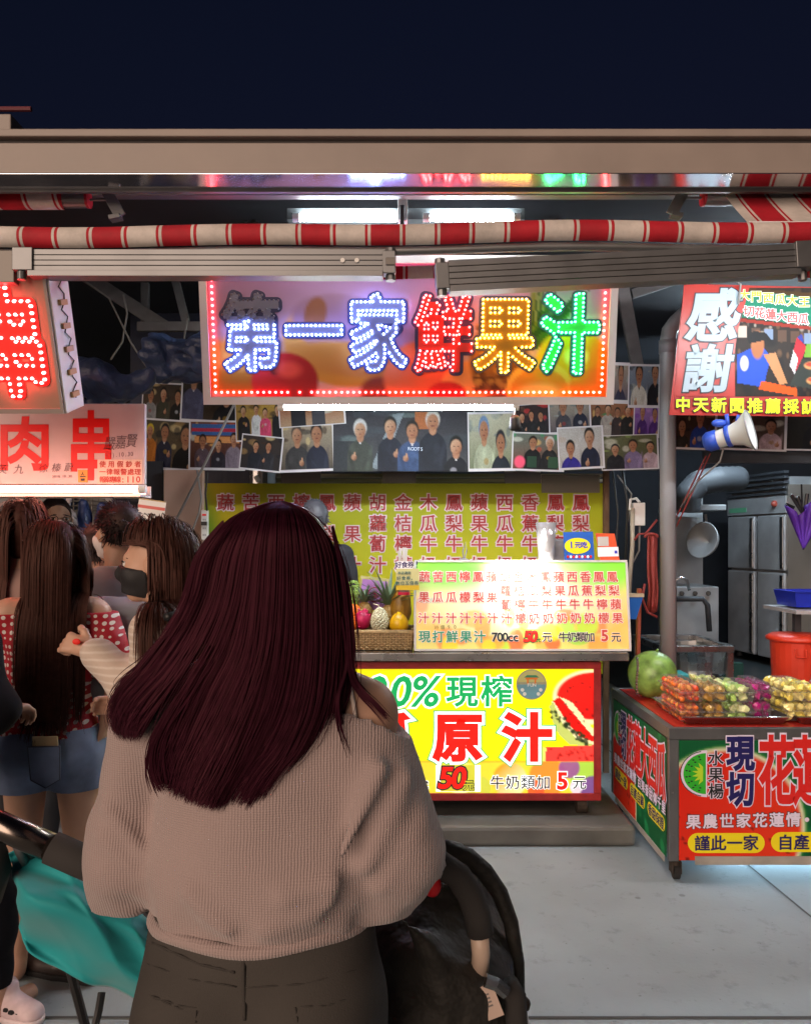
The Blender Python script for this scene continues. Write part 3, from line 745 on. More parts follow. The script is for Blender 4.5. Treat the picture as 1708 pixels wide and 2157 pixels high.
# ------------------------------------------------------------------ wall of photographs
YP = 5.1
fp = Fr(P(854, 900, YP))
for u0, v0, u1, v1, lab in ((300, 775, 1386, 990, 'dark backing board behind the long row of photographs under the lit sign'), (1417, 800, 1790, 948, 'dark backing board behind the photographs beside the megaphone')):
    q = MB(); q.fbox(fp, *fp.box(u0, v0, u1, v1), -.03, 0); tag(q.o('backing_board', m_dark2), lab, 'board')
SK = ['c89878', 'b88464', 'd4a888', 'a87858']
def photo_cv(bg, ppl, border=.035, n=(96, 72), extra=None):
    cv = Cv(n[0], n[1], bg[0]); cv.grad(bg[0], bg[1], 1)
    for _ in range(10): cv.ell(rnd.random(), rnd.uniform(0, .55), rnd.uniform(.02, .12), rnd.uniform(.02, .10), rnd.choice(bg[2]), .5, al=.7)
    if extra: extra(cv)
    for x, y, s, top, hair in ppl:                    # x, head centre y, head size, clothes, hair / cap
        q = cv.w / cv.h
        w_ = rnd.uniform(1.35, 1.65); tl_c = np.array(lin(top)); lo_c = tuple(tl_c * .45); hi_c = tuple(np.minimum(tl_c * 1.7 + .01, 1))
        cv.ell(x, y + s * q * 2.9, s * w_, s * q * 1.75, top, .05); cv.rect(x - s * w_, y + s * q * 2.9, x + s * w_, 1.1, top)
        for e in (-1, 1): cv.ell(x + e * s * w_ * .72, y + s * q * 3.3, s * .22, s * q * 1.6, hi_c if e * rnd.random() > 0 else lo_c, .9, e * .2, al=.5)
        for _k in range(5): cv.ell(x + rnd.uniform(-1, 1) * s * w_ * .7, y + s * q * rnd.uniform(2, 4.5), s * rnd.uniform(.1, .4), s * q * rnd.uniform(.2, .7), rnd.choice([lo_c, hi_c]), .9, rnd.uniform(-1, 1), al=.35)
        if rnd.random() < .35: cv.ell(x + rnd.uniform(-.3, .3) * s, y + s * q * 2.7, s * .35, s * q * .3, rnd.choice(['c0c0c8', 'b08830', 'a03030']), .5, al=.6)
        if rnd.random() < .5: cv.poly([(x - s * .3, y + s * q * 1.15), (x + s * .3, y + s * q * 1.15), (x, y + s * q * 1.75)], rnd.choice(['d8d8d8', '202024', '806050']))
        if rnd.random() < .7: hx = x + s * rnd.choice([-1, 1]) * rnd.uniform(.4, .9); cv.ell(hx, y + s * q * 3.1, s * .3, s * q * .34, SK[0], .3, c2='905c40').ell(hx + s * .08, y + s * q * 2.75, s * .1, s * q * .26, SK[0], .4)
        cv.ell(x, y + s * q * .95, s * .38, s * q * .5, SK[1], .2)
        cv.ell(x, y - s * q * .16, s * .74, s * q * 1.0, hair, .2)
        sk = rnd.choice(SK); cv.ell(x, y + s * q * .12, s * .62, s * q * .84, sk, .2, c2='a87050')
        for e in (-.24, .24): cv.ell(x + e * s, y + s * q * .05, s * .1, s * q * .06, '3a2820', .6)
        cv.ell(x, y + s * q * .5, s * .2, s * q * .05, '7a3830', .6)
    cv.a *= 1 + nr.normal(0, .10, cv.a.shape[:2])[..., None]; cv.a = np.clip(cv.a * .62, 0, 1)
    b = border; bb = border * n[0] / n[1]
    m = ((cv.x < b) | (cv.x > 1 - b) | (cv.y < bb) | (cv.y > 1 - bb)) * 1.0
    if border: cv.mixin(m, 'c4c2c6')
    return cv
K, GY, OR = ['402818', 'a08050', '1a1a22', 'e0c890'], ['708080', 'a0a8a0', '404850'], ['c05030', 'f0c070', '30a060', 'e0e0d0']
NVB = ['304058', '485868', '806848']
NV, BK, WH, RD = '1c2238', '101014', 'd4d4d8', 'b01c20'
PH = [  # u0 v0 u1 v1 tilt border, background, people, label
    (299, 806, 394, 899, -3, .03, ('3a3028', '54402c', K), [(.2, .3, .1, '8a8a8c', '181410'), (.48, .26, .1, '3a3a2c', '181410'), (.8, .3, .1, '0c0c0c', '181410')], 'photo of three people at the upper left end of the row'),
    (382, 786, 503, 890, -3, .03, ('282420', '403020', K), [(.22, .14, .12, '50506a', '1c1814'), (.8, .42, .14, '111116', '1c1814')], 'photo of a man in a striped shirt pointing, partly under the sign corner'),
    (303, 884, 414, 991, -4, .03, ('4a4434', '6a5434', K), [(.12, .25, .09, 'c07020', 'd8c020'), (.4, .25, .11, '23263c', '14141c'), (.8, .3, .15, '0e0e10', '181414')], 'photo of man in dark polo facing another man, lower left of the row'),
    (399, 886, 518, 991, -1, .03, ('7a4a3a', '402420', OR), [(.25, .42, .09, '60505c', '181010'), (.53, .5, .08, '282430', '120c0c'), (.8, .38, .09, '8c8090', '281a14')], 'dim photo of three people standing before a bright stall sign'),
    (497, 838, 596, 930, 2, .02, ('c09840', '8a7040', K), [(.18, .3, .08, '14141a', '181410'), (.45, .28, .075, 'd8dce0', '181410'), (.64, .36, .075, 'd84870', '2a1610'), (.9, .3, .08, '14161c', '181410')], 'photo of four people with one woman in a pink top'),
    (588, 846, 728, 898, 4, .025, ('a85c3c', 'c0a080', OR), [(.3, .0, .07, '202028', '181410'), (.6, .0, .07, '404048', '181410')], 'photo tucked behind the tube lamp showing only legs and an orange floor'),
    (508, 918, 596, 993, -6, .03, ('38302c', '282428', K), [(.36, .32, .1, '1c2230', '181410'), (.66, .3, .1, '2a2c34', '201814')], 'dark tilted photo of two men in dark clothes'),
    (583, 884, 705, 994, 2, .03, ('b8a890', '484038', K), [(.36, .3, .13, '3a3a3c', '584c44'), (.7, .28, .14, NV, '1c1814')], 'photo of two men giving thumbs up, one in a red collar and one in navy'),
    (702, 868, 990, 993, 0, .0, ('302c34', '484c50', GY), [(.2, .3, .065, '40463e', 'd8d8d8'), (.42, .25, .065, '14182a', '1c1814'), (.58, .32, .065, '38507a', '1c1814'), (.73, .16, .07, '1a1e2c', 'd0ccc4'), (.9, .58, .065, '12141c', '15120f')], 'largest photo, five men standing before an open car'),
    (985, 868, 1084, 993, 1, .03, ('c8c4ac', '707c5c', GY), [(.35, .3, .15, 'b0b89c', '7090b8'), (.7, .52, .14, '1c2430', '282c34')], 'photo of a man in striped shirt and blue cap with man in black hat'),
    (1080, 851, 1158, 918, 4, .03, ('302020', '1c1a20', ['604030', 'c03030', '203040']), [(.25, .4, .1, '141418', '241814'), (.5, .36, .1, '18181c', '201814'), (.75, .4, .1, '16161a', '201814')], 'very dark photo of three people in black'),
    (1077, 912, 1188, 993, -2, .03, ('6a7c70', '7a3c30', OR), [(.4, .26, .11, '141418', '241814'), (.72, .26, .11, '1c1c20', 'd8d0c8')], 'photo of two men in black holding pink and dark green boxes'),
    (1154, 838, 1243, 914, 2, .03, ('b0a898', '585058', GY), [(.35, .26, .13, '44444c', '50463c'), (.75, .24, .13, NV, '1c1814')], 'photo of two men giving thumbs up under the right end of the lamp'),
    (1173, 899, 1270, 989, 3, .03, ('d0ccc8', 'c4bcb4', ['d8d4d0', 'c8b8a8']), [(.28, .5, .13, '30288c', '100e10'), (.7, .26, .15, '1a2038', '181410')], 'photo of a woman with curly black hair and a man in a navy tracksuit'),
    (1238, 842, 1338, 923, -2, .03, ('a87048', '40302c', OR), [(.2, .3, .08, '1c1c20', '241c18'), (.42, .26, .09, 'b8b0a8', '1c1814'), (.62, .32, .08, '382c2c', '1c1814'), (.84, .28, .09, '121214', '101010')], 'photo of four people crowded together in a warm lit stall'),
    (1333, 850, 1388, 922, -2, .05, ('b088c8', '6a3c9a', ['c890d8', '8a50b0']), [(.35, .25, .14, '4a2470', '5a3480'), (.82, .3, .14, '54287c', '4a2868')], 'purple tinted photo of two people at the right of the row'),
    (1265, 916, 1386, 990, 2, .025, ('6a7048', '4c4438', ['98b060', 'd8d4c0', '403830']), [(.25, .4, .1, '1c1c22', '202024'), (.56, .3, .11, '8878a0', '2c2420'), (.86, .36, .1, 'c0a8b4', '1c1814')], 'wide photo of three people at the lower right of the row'),
    (1288, 764, 1324, 851, -2, .06, ('b0a090', '585060', GY), [(.5, .3, .22, '32304c', '241a14')], 'narrow photo of one man right beside the lit sign'),
    (1321, 768, 1388, 860, -1, .04, ('8a98a8', '50586c', GY), [(.35, .24, .16, 'd8d4c8', '1c1814'), (.85, .2, .15, '1c1e26', '1c1814')], 'upper right photo of a man in a white shirt beside a man in black'),
    (1417, 860, 1506, 948, -2, .03, ('4a3830', '3c2c24', K), [(.2, .45, .13, '2a2420', '382018'), (.62, .2, .15, '2848a0', '241a14')], 'photo of a man in a blue jacket left of the megaphone'),
    (1503, 862, 1654, 950, -2, .03, ('605448', '504038', ['d8d4c0', 'b060a0', '302828']), [(.3, .35, .1, '24242c', '181410'), (.78, .4, .11, 'c8b0b8', '1c1814')], 'photo behind the megaphone with a woman in a pale patterned top'),
    (1651, 850, 1790, 950, -1, .02, ('2c2620', '1c1814', K), [(.5, .26, .14, '131318', '181410')], 'photo of a smiling man in a black printed shirt at the right edge'),
]
PH = [ # prints lying underneath, then the rest
    (384, 772, 440, 812, 3, .04, ('403830', '28242c', K), [(.4, .4, .14, '202430', '181410')], 'small dark photo peeping out above the left part of the row'),
    (345, 840, 408, 905, 5, .03, ('6a5a40', '3a3228', K), [(.5, .35, .15, '303848', '181410')], 'photo half covered between two left prints, one person in slate blue'),
    (455, 800, 512, 860, -5, .03, ('a07840', '4a3828', OR), [(.5, .4, .14, '14161c', '181410')], 'warm toned photo tucked under the lower left sign corner'),
    (700, 844, 790, 880, 2, .03, ('283038', '181c24', NVB), [(.5, .4, .10, '20242c', '181410')], 'dark strip of a photo just under the tube lamp, left of centre'),
    (930, 842, 1000, 880, -2, .03, ('50443c', '2c2830', GY), [(.5, .4, .12, '2a2c38', '181410')], 'narrow photo strip under the tube lamp, right of centre'),
    (1060, 838, 1104, 876, 4, .04, ('3858a0', '283c70', ['4868b0', 'c0c8d8']), [(.5, .5, .16, '202838', '181410')], 'small blue toned photo under the right end of the tube lamp'),
    (1186, 764, 1240, 850, -3, .04, ('605040', '302c28', K), [(.5, .4, .16, '505460', '181410')], 'photo hidden behind the lower right corner of the lit sign'),
    (1417, 800, 1470, 866, 3, .03, ('504038', '241e1c', K), [(.5, .4, .16, '603028', '181410')], 'photo mostly covered by the lower edge of the thanks banner'),
] + PH
for i, (u0, v0, u1, v1, tl_, bd, bg, ppl, lab) in enumerate(PH):
    a = fp.box(u0, v0, u1, v1); ca, cb = (a[0] + a[1]) / 2, (a[2] + a[3]) / 2
    c = math.cos(R(tl_)); s = math.sin(R(tl_))
    f2 = Fr(fp.w(ca, cb, .003 + (0 if i < 8 else .003 + .003 * ((i - 8) % 7))), (c, 0, s), (-s, 0, c))
    ex = None
    if i == 11: ex = lambda k: (k.rect(.05, .08, .95, .3, '3868a8'), k.rect(.05, .16, .95, .24, 'c03048'), k.rect(.1, .34, .9, .46, 'e8a060'))
    if i == 15: ex = lambda k: k.rect(0, 0, 1, .14, 'e0d0c0')
    if i == 16: ex = lambda k: (k.poly([(.28, .95), (.44, .05), (.52, .02), (.36, .98)], '8c98a0'), k.rect(0, .5, .25, 1, '30343a'), k.rect(.6, .0, .7, .3, 'b06838'))
    cv = photo_cv(bg, ppl, bd, (150, 64) if i == 16 else (96, 72), ex)
    if i == 19: cv.ell(.16, .78, .1, .16, 'd8506c', .3).rect(.3, .62, .48, .92, '203c2c').rect(.7, .62, .9, .92, '24402c')
    tag(cv.o('photograph', f2, -(a[1] - a[0]) / 2, (a[1] - a[0]) / 2, -(a[3] - a[2]) / 2, (a[3] - a[2]) / 2, 0, m_print), lab, 'photo', 'photographs on the wall under the lit sign')
fo_ = Fr(fp.w(*fp.uv(868, 940), .020)); q = MB(); T(q, fo_, 'ROOTS', (862, 945), (888, 946), 7, [(.01, 0)], lat=1.3); ob = q.o('shirt_print', M('print_pale', 'b8c4d8', .5))
ob.parent = [o for o in bpy.data.objects if str(o.get('label', '')).startswith('largest photo')][0]; ob.location = ob.location - ob.parent.location

# ------------------------------------------------------------------ green menu banner at the back of the stall
YM = 5.75
fm = Fr(P(850, 1150, YM)); ba = fm.box(428, 1018, 1272, 1420)
mg = thing('menu_banner', fm.w(0, ba[2]), 'large yellow green menu banner with red drink names at the back of the stall', 'banner')
cv = Cv(90, 44, 'a8a818'); cv.grad('a8b424', 'dcd830', 1, .0, .6); cv.ell(.02, .25, .12, .6, 'c4a418', .9, al=.7).ell(.5, .85, .5, .3, 'd8c41c', .9, al=.6).ell(.0, .45, .05, .4, '3c8a20', .6, al=.8).ell(.8, .9, .3, .3, 'a0b41c', .9, al=.7)
cv.o('banner_sheet', fm, *ba, 0, m_print, mg)
MENU = ['蔬果汁', '苦瓜汁', '西瓜汁', '檸檬汁', '鳳梨汁', '蘋果汁', '胡蘿蔔汁', '金桔檸檬', '木瓜牛奶', '鳳梨牛奶', '蘋果牛奶', '西瓜牛奶', '香蕉牛奶', '鳳梨檸檬', '鳳梨蘋果']
q = MB()
m_halo = M('pale_halo', (.85, .70, .74), .5); m_mred = M('menu_red', (.52, .045, .05), .5)
for i, s in enumerate(MENU):
    u = 475 + i * (1223 - 475) / 14
    ys = (1058, 1124, 1190) if len(s) == 3 else (1058, 1102, 1145, 1190)
    for ch, v in zip(s, ys): T(q, fm, ch, (u, v), (u, v), 34, [(.075, 0), (.012, 1)])
q.o('lettering', [m_halo, m_mred], mg)
q = MB(); a = fm.box(1140, 1000, 1262, 1044); q.fbox(fm, a[0], a[1], a[2] + .02, a[3], .004, .012); tag(q.o('grey_card', M('grey_board', (.22, .20, .16), .7)), 'blank grey card covering the top right of the menu banner', 'card')
for k, (u0, u1) in enumerate(((593, 676), (805, 876), (1062, 1138))):
    q = MB(); q.fbox(fm, *fm.box(u0 if k else 593, 990, u1, 1018), .0, .02); tag(q.o('masking_panel', M('grey_panel%d' % k, (.20, .19, .18), .6)), 'grey masking panel above the menu banner, %s' % ('under the two thumbs up men', 'under the five men photo', 'under the black hat photo')[k], 'panel')
for v, Y, lab in ((1001, 6.3, 'pale shelf edge seen between photographs and menu banner'), (1012, 6.5, 'lower shelf edge seen just above the menu banner')):
    c = P(0, v, Y); q = MB(); q.boxb(P(430, 0, Y).x, P(1272, 0, Y).x, Y, Y + .2, c.z - .01, c.z + .012); tag(q.o('shelf', M('cream_shelf', (.55, .48, .36), .5)), lab, 'shelf')
q = MB(); q.tube([P(553, 992, 6.1), P(553, 1024, 6.1)], P(575, 0, 6.1).x - P(545, 0, 6.1).x, 18); tag(q.o('steel_pot', m_steel, smooth=False), 'shiny steel cylinder above the left of the menu banner', 'pot')
q = MB(); q.tube([P(538, 1003, 5.9), P(545, 1014, 5.9)], .018, 10); q.o('camera_body', m_white); tag(bpy.data.objects['camera_body'], 'small white tube camera above the left of the menu banner', 'camera')
# left post with cables and socket strip
q = MB(); q.boxb(P(345, 0, 5.0).x, P(426, 0, 5.0).x, 5.0, 5.06, 0, P(0, 990, 5.0).z); tag(q.o('board_post', M('pink_beige_board', (.42, .27, .21), .6, noise=(3, .15))), 'tall pinkish beige board standing left of the menu banner', 'post')
q = MB(); q.boxb(P(312, 0, 5.1).x, P(345, 0, 5.1).x, 5.07, 5.2, 0, 2.1); tag(q.o('dark_post', m_dark), 'dark post between the skewer stall and the beige board', 'post')
f5 = Fr(P(433, 1105, 4.97))
q = MB(); a = f5.box(426, 1075, 440, 1138); q.fbox(f5, *a, 0, .03); so_ = q.o('socket_strip', m_white, bevel=.004); tag(so_, 'white socket strip with a black plug hanging on the beige board edge', 'socket strip')
def sub(name, mb, mats, par, **k):
    ob = mb.o(name, mats, par, **k); return ob
q = MB(); q.fbox(f5, *f5.box(429, 1083, 437, 1087), .030, .034); sub('switch', q, i_red, so_)
for v in (1095, 1113, 1127):
    q = MB()
    for du in (-2, 2): q.fbox(f5, *f5.box(433 + du - .7, v - 2, 433 + du + .7, v + 2), .0305, .032)
    sub('socket', q, m_black, so_)
q = MB(); q.fbox(f5, *f5.box(428, 1099, 439, 1107), .030, .055); sub('plug', q, m_black, so_)
for pts, r, lab, m in (([(494, 850), (440, 960), (362, 1112)], .008, 'thin pale pole slanting from the lit sign to the beige board', m_wire), ([(415, 990), (424, 1050), (419, 1080), (408, 1110), (402, 1124)], .006, 'white cable end hanging in front of the beige board', m_wire),
                       ([(437, 995), (433, 1040), (436, 1076)], .006, 'brown cable running down to the socket strip', m_wirek)):
    q = MB(); q.tube([P(u, v, 4.93) for u, v in pts], r, 6); tag(q.o('cable' if r < .008 else 'slanting_pole', m, smooth=True), lab, 'cable' if r < .008 else 'pole')
for pts, lab in (([(180, 592), (230, 628), (275, 720), (320, 790), (365, 800), (385, 735)], 'loose cord drooping in front of the diagonal brace'), ([(260, 620), (268, 660), (258, 720), (225, 770)], 'loose cord hanging beside the skewer light box'), ([(385, 735), (390, 700), (398, 660)], 'short cord hanging right of the diagonal brace')):
    q = MB(); q.tube([P(u, v, 4.95) for u, v in [(pts[i][0] * (1 - f) + pts[i + 1][0] * f, pts[i][1] * (1 - f) + pts[i + 1][1] * f) for i in range(len(pts) - 1) for f in (0, .25, .5, .75)]], .006, 6); tag(q.o('cord', m_wire, smooth=True), lab, 'cord')
# blue tarpaulin bundles
m_tarp = M('blue_tarpaulin', (.055, .085, .19), .38, noise=(4, .3), bump=(22, .5, .02))
def bundle(lab, c, parts, seed, Y):
    lo = Vector(P(c[0], c[3], Y)) - Vector((.1, .25, .1)); hi = Vector(P(c[2], c[1], Y)) + Vector((.1, .25, .1))
    s = Sdf(lo, hi, .014)
    for u0, v0, u1, v1, r0, r1 in parts: s.cone(P(u0, v0, Y), P(u1, v1, Y), r0, r1, .03)
    s.wave(.024, 26, seed).wave(.010, 60, seed + 3)
    V, F = s.mesh(); tag(mk('tarpaulin_bundle', V, F.tolist(), m_tarp, None, False), lab, 'tarpaulin')
bundle('crumpled blue tarpaulin tied up beside the lit signboard', (310, 700, 430, 815), [(332, 735, 340, 790, .09, .06), (350, 745, 425, 735, .07, .09), (345, 780, 425, 770, .05, .10), (395, 745, 428, 760, .09, .09)], 3, 4.7)
bundle('long twisted blue tarpaulin lying over the top of the skewer board', (135, 755, 320, 880), [(140, 790, 205, 800, .10, .12), (200, 800, 200, 850, .11, .06), (215, 825, 310, 800, .08, .05), (150, 820, 195, 870, .05, .05)], 8, 4.25)

# ------------------------------------------------------------------ juice counter
YC = 4.36; q = MB(); X0, X1 = -1.18, P(1325, 0, YC).x
ctop = P(0, 1376, YC).z
cg = thing('juice_counter', ((X0 + X1) / 2, YC + .3, .1), 'juice counter with steel top and a red framed glowing yellow juice panel', 'counter')
q = MB(); q.boxb(X0, X1, YC, YC + .62, P(0, 1393, YC).z, ctop); q.o('steel_top', m_steel, cg, bevel=.004)
YF = YC + .06; ff = Fr(P(905, 1540, YF)); pa = ff.box(486, 1394, 1265, 1686)
q = MB(); fr_t = ff.uv(0, 1394)[1] - ff.uv(0, 1409)[1]
a0_, a1_, b0_, b1_ = pa
for w in ((a0_, a1_, b1_ - fr_t, b1_), (a0_, a1_, b0_, b0_ + fr_t), (a0_, a0_ + fr_t, b0_ + fr_t, b1_ - fr_t), (a1_ - fr_t, a1_, b0_ + fr_t, b1_ - fr_t)): q.fbox(ff, *w, -.03, .012)
q.o('red_frame', M('red_painted_frame', (.36, .02, .022), .45, noise=(20, .25)), cg, bevel=.003)
q = MB(); q.fbox(ff, a0_ + .01, a1_ - .01, b0_ + .01, b1_ - .01, -.50, -.03); q.o('cabinet', m_steeld, cg)
cv = Cv(300, 112, 'f6ee08')
vv = lambda v: (v - 1409) / (1672 - 1409)
uu = lambda u: (u - 501) / (1250 - 501)
cv.rect(0, vv(1607), 1, 1, 'f0d838')
for u, v, r, c in ((915, 1640, 30, 'e8d838'), (970, 1640, 34, 'f0e068'), (1075, 1645, 36, 'f0a028'), (1155, 1640, 40, 'ee8a30'), (1240, 1640, 40, '9ccc48'), (1200, 1620, 22, '90508c'), (1130, 1665, 18, 'd85c30'), (1010, 1662, 26, 'c8d048'), (1250, 1665, 28, '70408c'), (700, 1640, 40, 'f09838'), (600, 1640, 36, 'd8d840'), (1215, 1660, 14, 'd8d0e0')):
    cv.ell(uu(u), vv(v), r / 749, r / 263, c, .12, c2='f8f0b0' if c[0] == 'f' else c, al=.95)
cv.rect(0, vv(1605), 1, vv(1608), 'b8a020', .5)
k = lambda *p: [(uu(u), vv(v)) for u, v in p]
# two melon slices, rind, dark green markings
cv.ell(uu(1250), vv(1470), 84 / 749, 58 / 263, 'f0e8b8', .06).ell(uu(1252), vv(1468), 78 / 749, 50 / 263, 'e82018', .06, c2='c81410')
cv.poly(k((1162, 1480), (1175, 1468), (1205, 1480), (1252, 1540), (1252, 1572), (1205, 1562), (1172, 1535)), 'e8e4b0')
cv.poly(k((1166, 1478), (1180, 1470), (1252, 1556), (1252, 1566), (1225, 1555), (1200, 1530)), 'd8140c')
cv.poly(k((1158, 1490), (1166, 1480), (1185, 1525), (1215, 1558), (1252, 1572), (1252, 1577), (1200, 1570), (1170, 1540)), 'b8c868')
for _ in range(34): 
    t = rnd.random(); cv.ell(uu(1165 + 75 * t + rnd.uniform(-5, 5)), vv(1505 + 66 * t + rnd.uniform(-8, 6)), rnd.uniform(2, 6) / 749, rnd.uniform(2, 5) / 263, '1c3014', .4, al=.9)
cv.poly(k((1145, 1607), (1150, 1576), (1252, 1572), (1252, 1607)), 'f04038').poly(k((1112, 1606), (1108, 1590), (1116, 1576), (1152, 1577), (1150, 1607)), 'e8e070', .9)
cv.speck(26, 'a81410', .004, .7, (uu(1155), vv(1578), 1, vv(1604))).speck(16, '701010', .003, .8, (uu(1190), vv(1440), 1, vv(1530)))
pn = cv.o('glowing_panel', ff, a0_ + fr_t, a1_ - fr_t, b0_ + fr_t, b1_ - fr_t, 0, m_printb, cg)
q = MB()
T(q, ff, '100%', (742, 1456), (897, 1456), 60, [(.07, 0), (.02, 1)], shear=.18, lat=1.36)
T(q, ff, '現榨', (973, 1456), (1046, 1456), 62, [(.06, 0), (.022, 1)])
T(q, ff, '西瓜原汁', (672, 1552), (1110, 1552), 96, [(.125, 1), (.105, 0), (.045, 2)])
T(q, ff, '700cc', (800, 1650), (895, 1650), 24, [(.06, 0), (.022, 3)])
T(q, ff, '牛奶類加', (1047, 1648), (1144, 1648), 28, [(.05, 0), (.010, 3)]); T(q, ff, '5', (1184, 1645), (1184, 1645), 38, [(.075, 0), (.032, 2)], lat=1.2); T(q, ff, '元', (1220, 1648), (1220, 1648), 28, [(.05, 0), (.010, 3)])
q.o('lettering', [b_white, b_green, b_red, b_black], cg)
q = MB(); q.fbox(ff, *ff.box(918, 1612, 1012, 1668), .001, .003, 0); q.fbox(ff, *ff.box(928, 1611, 1000, 1667), .003, .004, 1)
T(q, ff, '50', (939, 1638), (967, 1638), 46, [(.075, 3), (.028, 2)], shear=.16, lift=.006, lat=1.25); T(q, ff, '元', (987, 1654), (987, 1654), 22, [(.07, 3), (.01, 1)], lift=.006)
q.o('price_sticker', [b_white, M('lit_lime', 'd8d840', .4, emit=.30), b_red, b_black], cg)
sc = ff.uv(1119, 1442); fst = Fr(ff.w(*sc, .004), ff.x, ff.y); rr = ff.uv(1151, 0)[0] - sc[0]; q = MB()
circ = lambda r, n=36: [(r * math.cos(2 * math.pi * i / n), r * math.sin(2 * math.pi * i / n)) for i in range(n)]
q.prism(fst, circ(rr), -.001, 0, 0); q.prism(fst, [(x, y) for x, y in circ(rr * .93) if y < .05 * rr] , 0, .001, 1); q.prism(fst, [(x, y) for x, y in circ(rr * .93) if y > .05 * rr], 0, .001, 2)
q.fbox(fst, -rr * .4, rr * .4, rr * .34, rr * .46, .001, .003, 3); q.fbox(fst, -rr * .3, -rr * .2, rr * .06, rr * .34, .001, .003, 3); q.fbox(fst, rr * .2, rr * .3, rr * .06, rr * .34, .001, .003, 3); q.prism(fst, [(-rr * .5, rr * .46), (rr * .5, rr * .46), (rr * .3, rr * .62), (-rr * .3, rr * .62)], .001, .003, 4)
for x, y in ((-.6, -.35), (.6, -.35), (-.45, -.62), (.45, -.62)):
    q.prism(Fr(fst.w(x * rr, y * rr, 0), ff.x, ff.y), circ(rr * .12, 12), .001, .003, 5)
for i, ch in enumerate('FUN'): put(q, fst, ch, (-.2 + i * .2) * rr, -.03 * rr, rr * .30, .02, .003, 5)
q.o('round_sticker', [*[M('sticker_' + n_, c_, .5, emit=.10) for n_, c_ in (('grey', '9a9c80'), ('teal', '6a9aa8'), ('sand', 'b8b878'), ('orange', 'd87830'), ('green', '3c8460'), ('pale', 'd8dcd4'))]], cg)  # slight glow put into the sticker colours to brighten them
for u in (1226, 760, 540):
    q = MB(); c = P(u, 0, YF + .04); q.tube([(c.x, YF + .05, .22), (c.x, YF + .05, .17)], .03, 10); q.lathe((c.x - .02, YF + .05, .15), (1, 0, 0), [(.002, -.012), (.045, -.012), (.045, .04), (.002, .04)], 14); q.o('caster', m_rust, cg)
# raised concrete platform
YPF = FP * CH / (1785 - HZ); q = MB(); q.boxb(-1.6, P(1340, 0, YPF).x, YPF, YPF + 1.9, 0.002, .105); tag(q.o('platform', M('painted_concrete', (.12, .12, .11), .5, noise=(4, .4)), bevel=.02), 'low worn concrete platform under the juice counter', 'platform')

# ------------------------------------------------------------------ menu light box on the counter
q0 = P(870, 1371, YC + .05); q1 = P(1326, 1371, YC + .05); q2 = P(880, 1181, YC + .13); q3 = P(1318, 1181, YC + .13)
fb = Fr((q0 + q1 + q2 + q3) / 4, (1, 0, 0), q2 - q0)
hb = (q2 - q0).length / 2; wa = (q1.x - q0.x) / 2
lb = thing('menu_light_box', fb.w(0, -hb, -.05), 'glowing slanted menu light box with red drink names on the counter', 'light box')
q = MB(); q.fbox(fb, -wa, wa, -hb, hb, -.12, -.003)
for w in ((-wa, wa, hb - .010, hb + .002), (-wa, wa, -hb - .002, -hb + .010), (-wa - .002, -wa + .010, -hb + .01, hb - .01), (wa - .010, wa + .002, -hb + .01, hb - .01)): q.fbox(fb, *w, -.12, .006)
q.o('box_frame', m_whitep, lb)
cv = Cv(150, 66, 'c8e088'); cv.grad('90dc50', 'd0d878', 1, 0, .45); cv.ell(.12, .5, .3, .5, 'd8a860', .9, al=.75).ell(.9, .55, .25, .5, 'e8a050', .9, al=.8).ell(.5, .4, .4, .4, 'd8f0d8', .9, al=.7).ell(.15, .12, .2, .2, '60c838', .9, al=.8).ell(.92, .1, .15, .25, '68d038', .9, al=.8)
for _ in range(26):
    cv.ell(rnd.random(), rnd.uniform(.62, 1), rnd.uniform(.025, .07), rnd.uniform(.06, .15), rnd.choice(['f09040', 'e8d030', 'a0d840', 'e85838', 'f0b060', '88d048', 'd87848', 'b080a0']), .25, al=.75)
cv.ell(.03, .5, .03, .1, 'd06060', .5, al=.5).ell(.07, .45, .06, .03, '80a8b8', .6, al=.5)
cv.o('menu_panel', fb, -wa + .01, wa - .01, -hb + .01, hb - .01, 0, M('menu_lightbox_print', (.5, .5, .5), .3, attr='Col', emit=.26, spec=.3), lb)
q = MB()
for i, s in enumerate(MENU):
    u = 894 + i * (1289 - 894) / 14; du = lambda v: (v - 1215) / 90 * (2 + i * .3)
    ys = (1215, 1258, 1302) if len(s) == 3 else (1215, 1244, 1273, 1302)
    for ch, v in zip(s, ys):
        uq = u + (v - 1215) / 90 * (-2 + i * .95)
        T(q, fb, ch, (uq, v), (uq, v), 22, [(.065, 0), (.012, 1)])
T(q, fb, '現打鮮果汁', (894, 1341), (1010, 1341), 24, [(.06, 0), (.018, 2)]); T(q, fb, '700cc', (1042, 1342), (1086, 1342), 19, [(.06, 0), (.03, 3)], lat=1.25)
T(q, fb, '元', (1152, 1342), (1152, 1342), 20, [(.06, 0), (.012, 3)]); T(q, fb, '牛奶類加', (1186, 1342), (1242, 1342), 20, [(.05, 0), (.012, 3)]); T(q, fb, '5', (1273, 1339), (1273, 1339), 25, [(.07, 0), (.03, 1)], lat=1.2); T(q, fb, '元', (1297, 1342), (1297, 1342), 20, [(.05, 0), (.012, 3)])
q.o('lettering', [ink('halo', (.8, .7, .66), .12), M('box_red', (.60, .06, .05), .5, emit=.07), M('box_green', (.02, .30, .18), .5, emit=.04), b_black], lb)
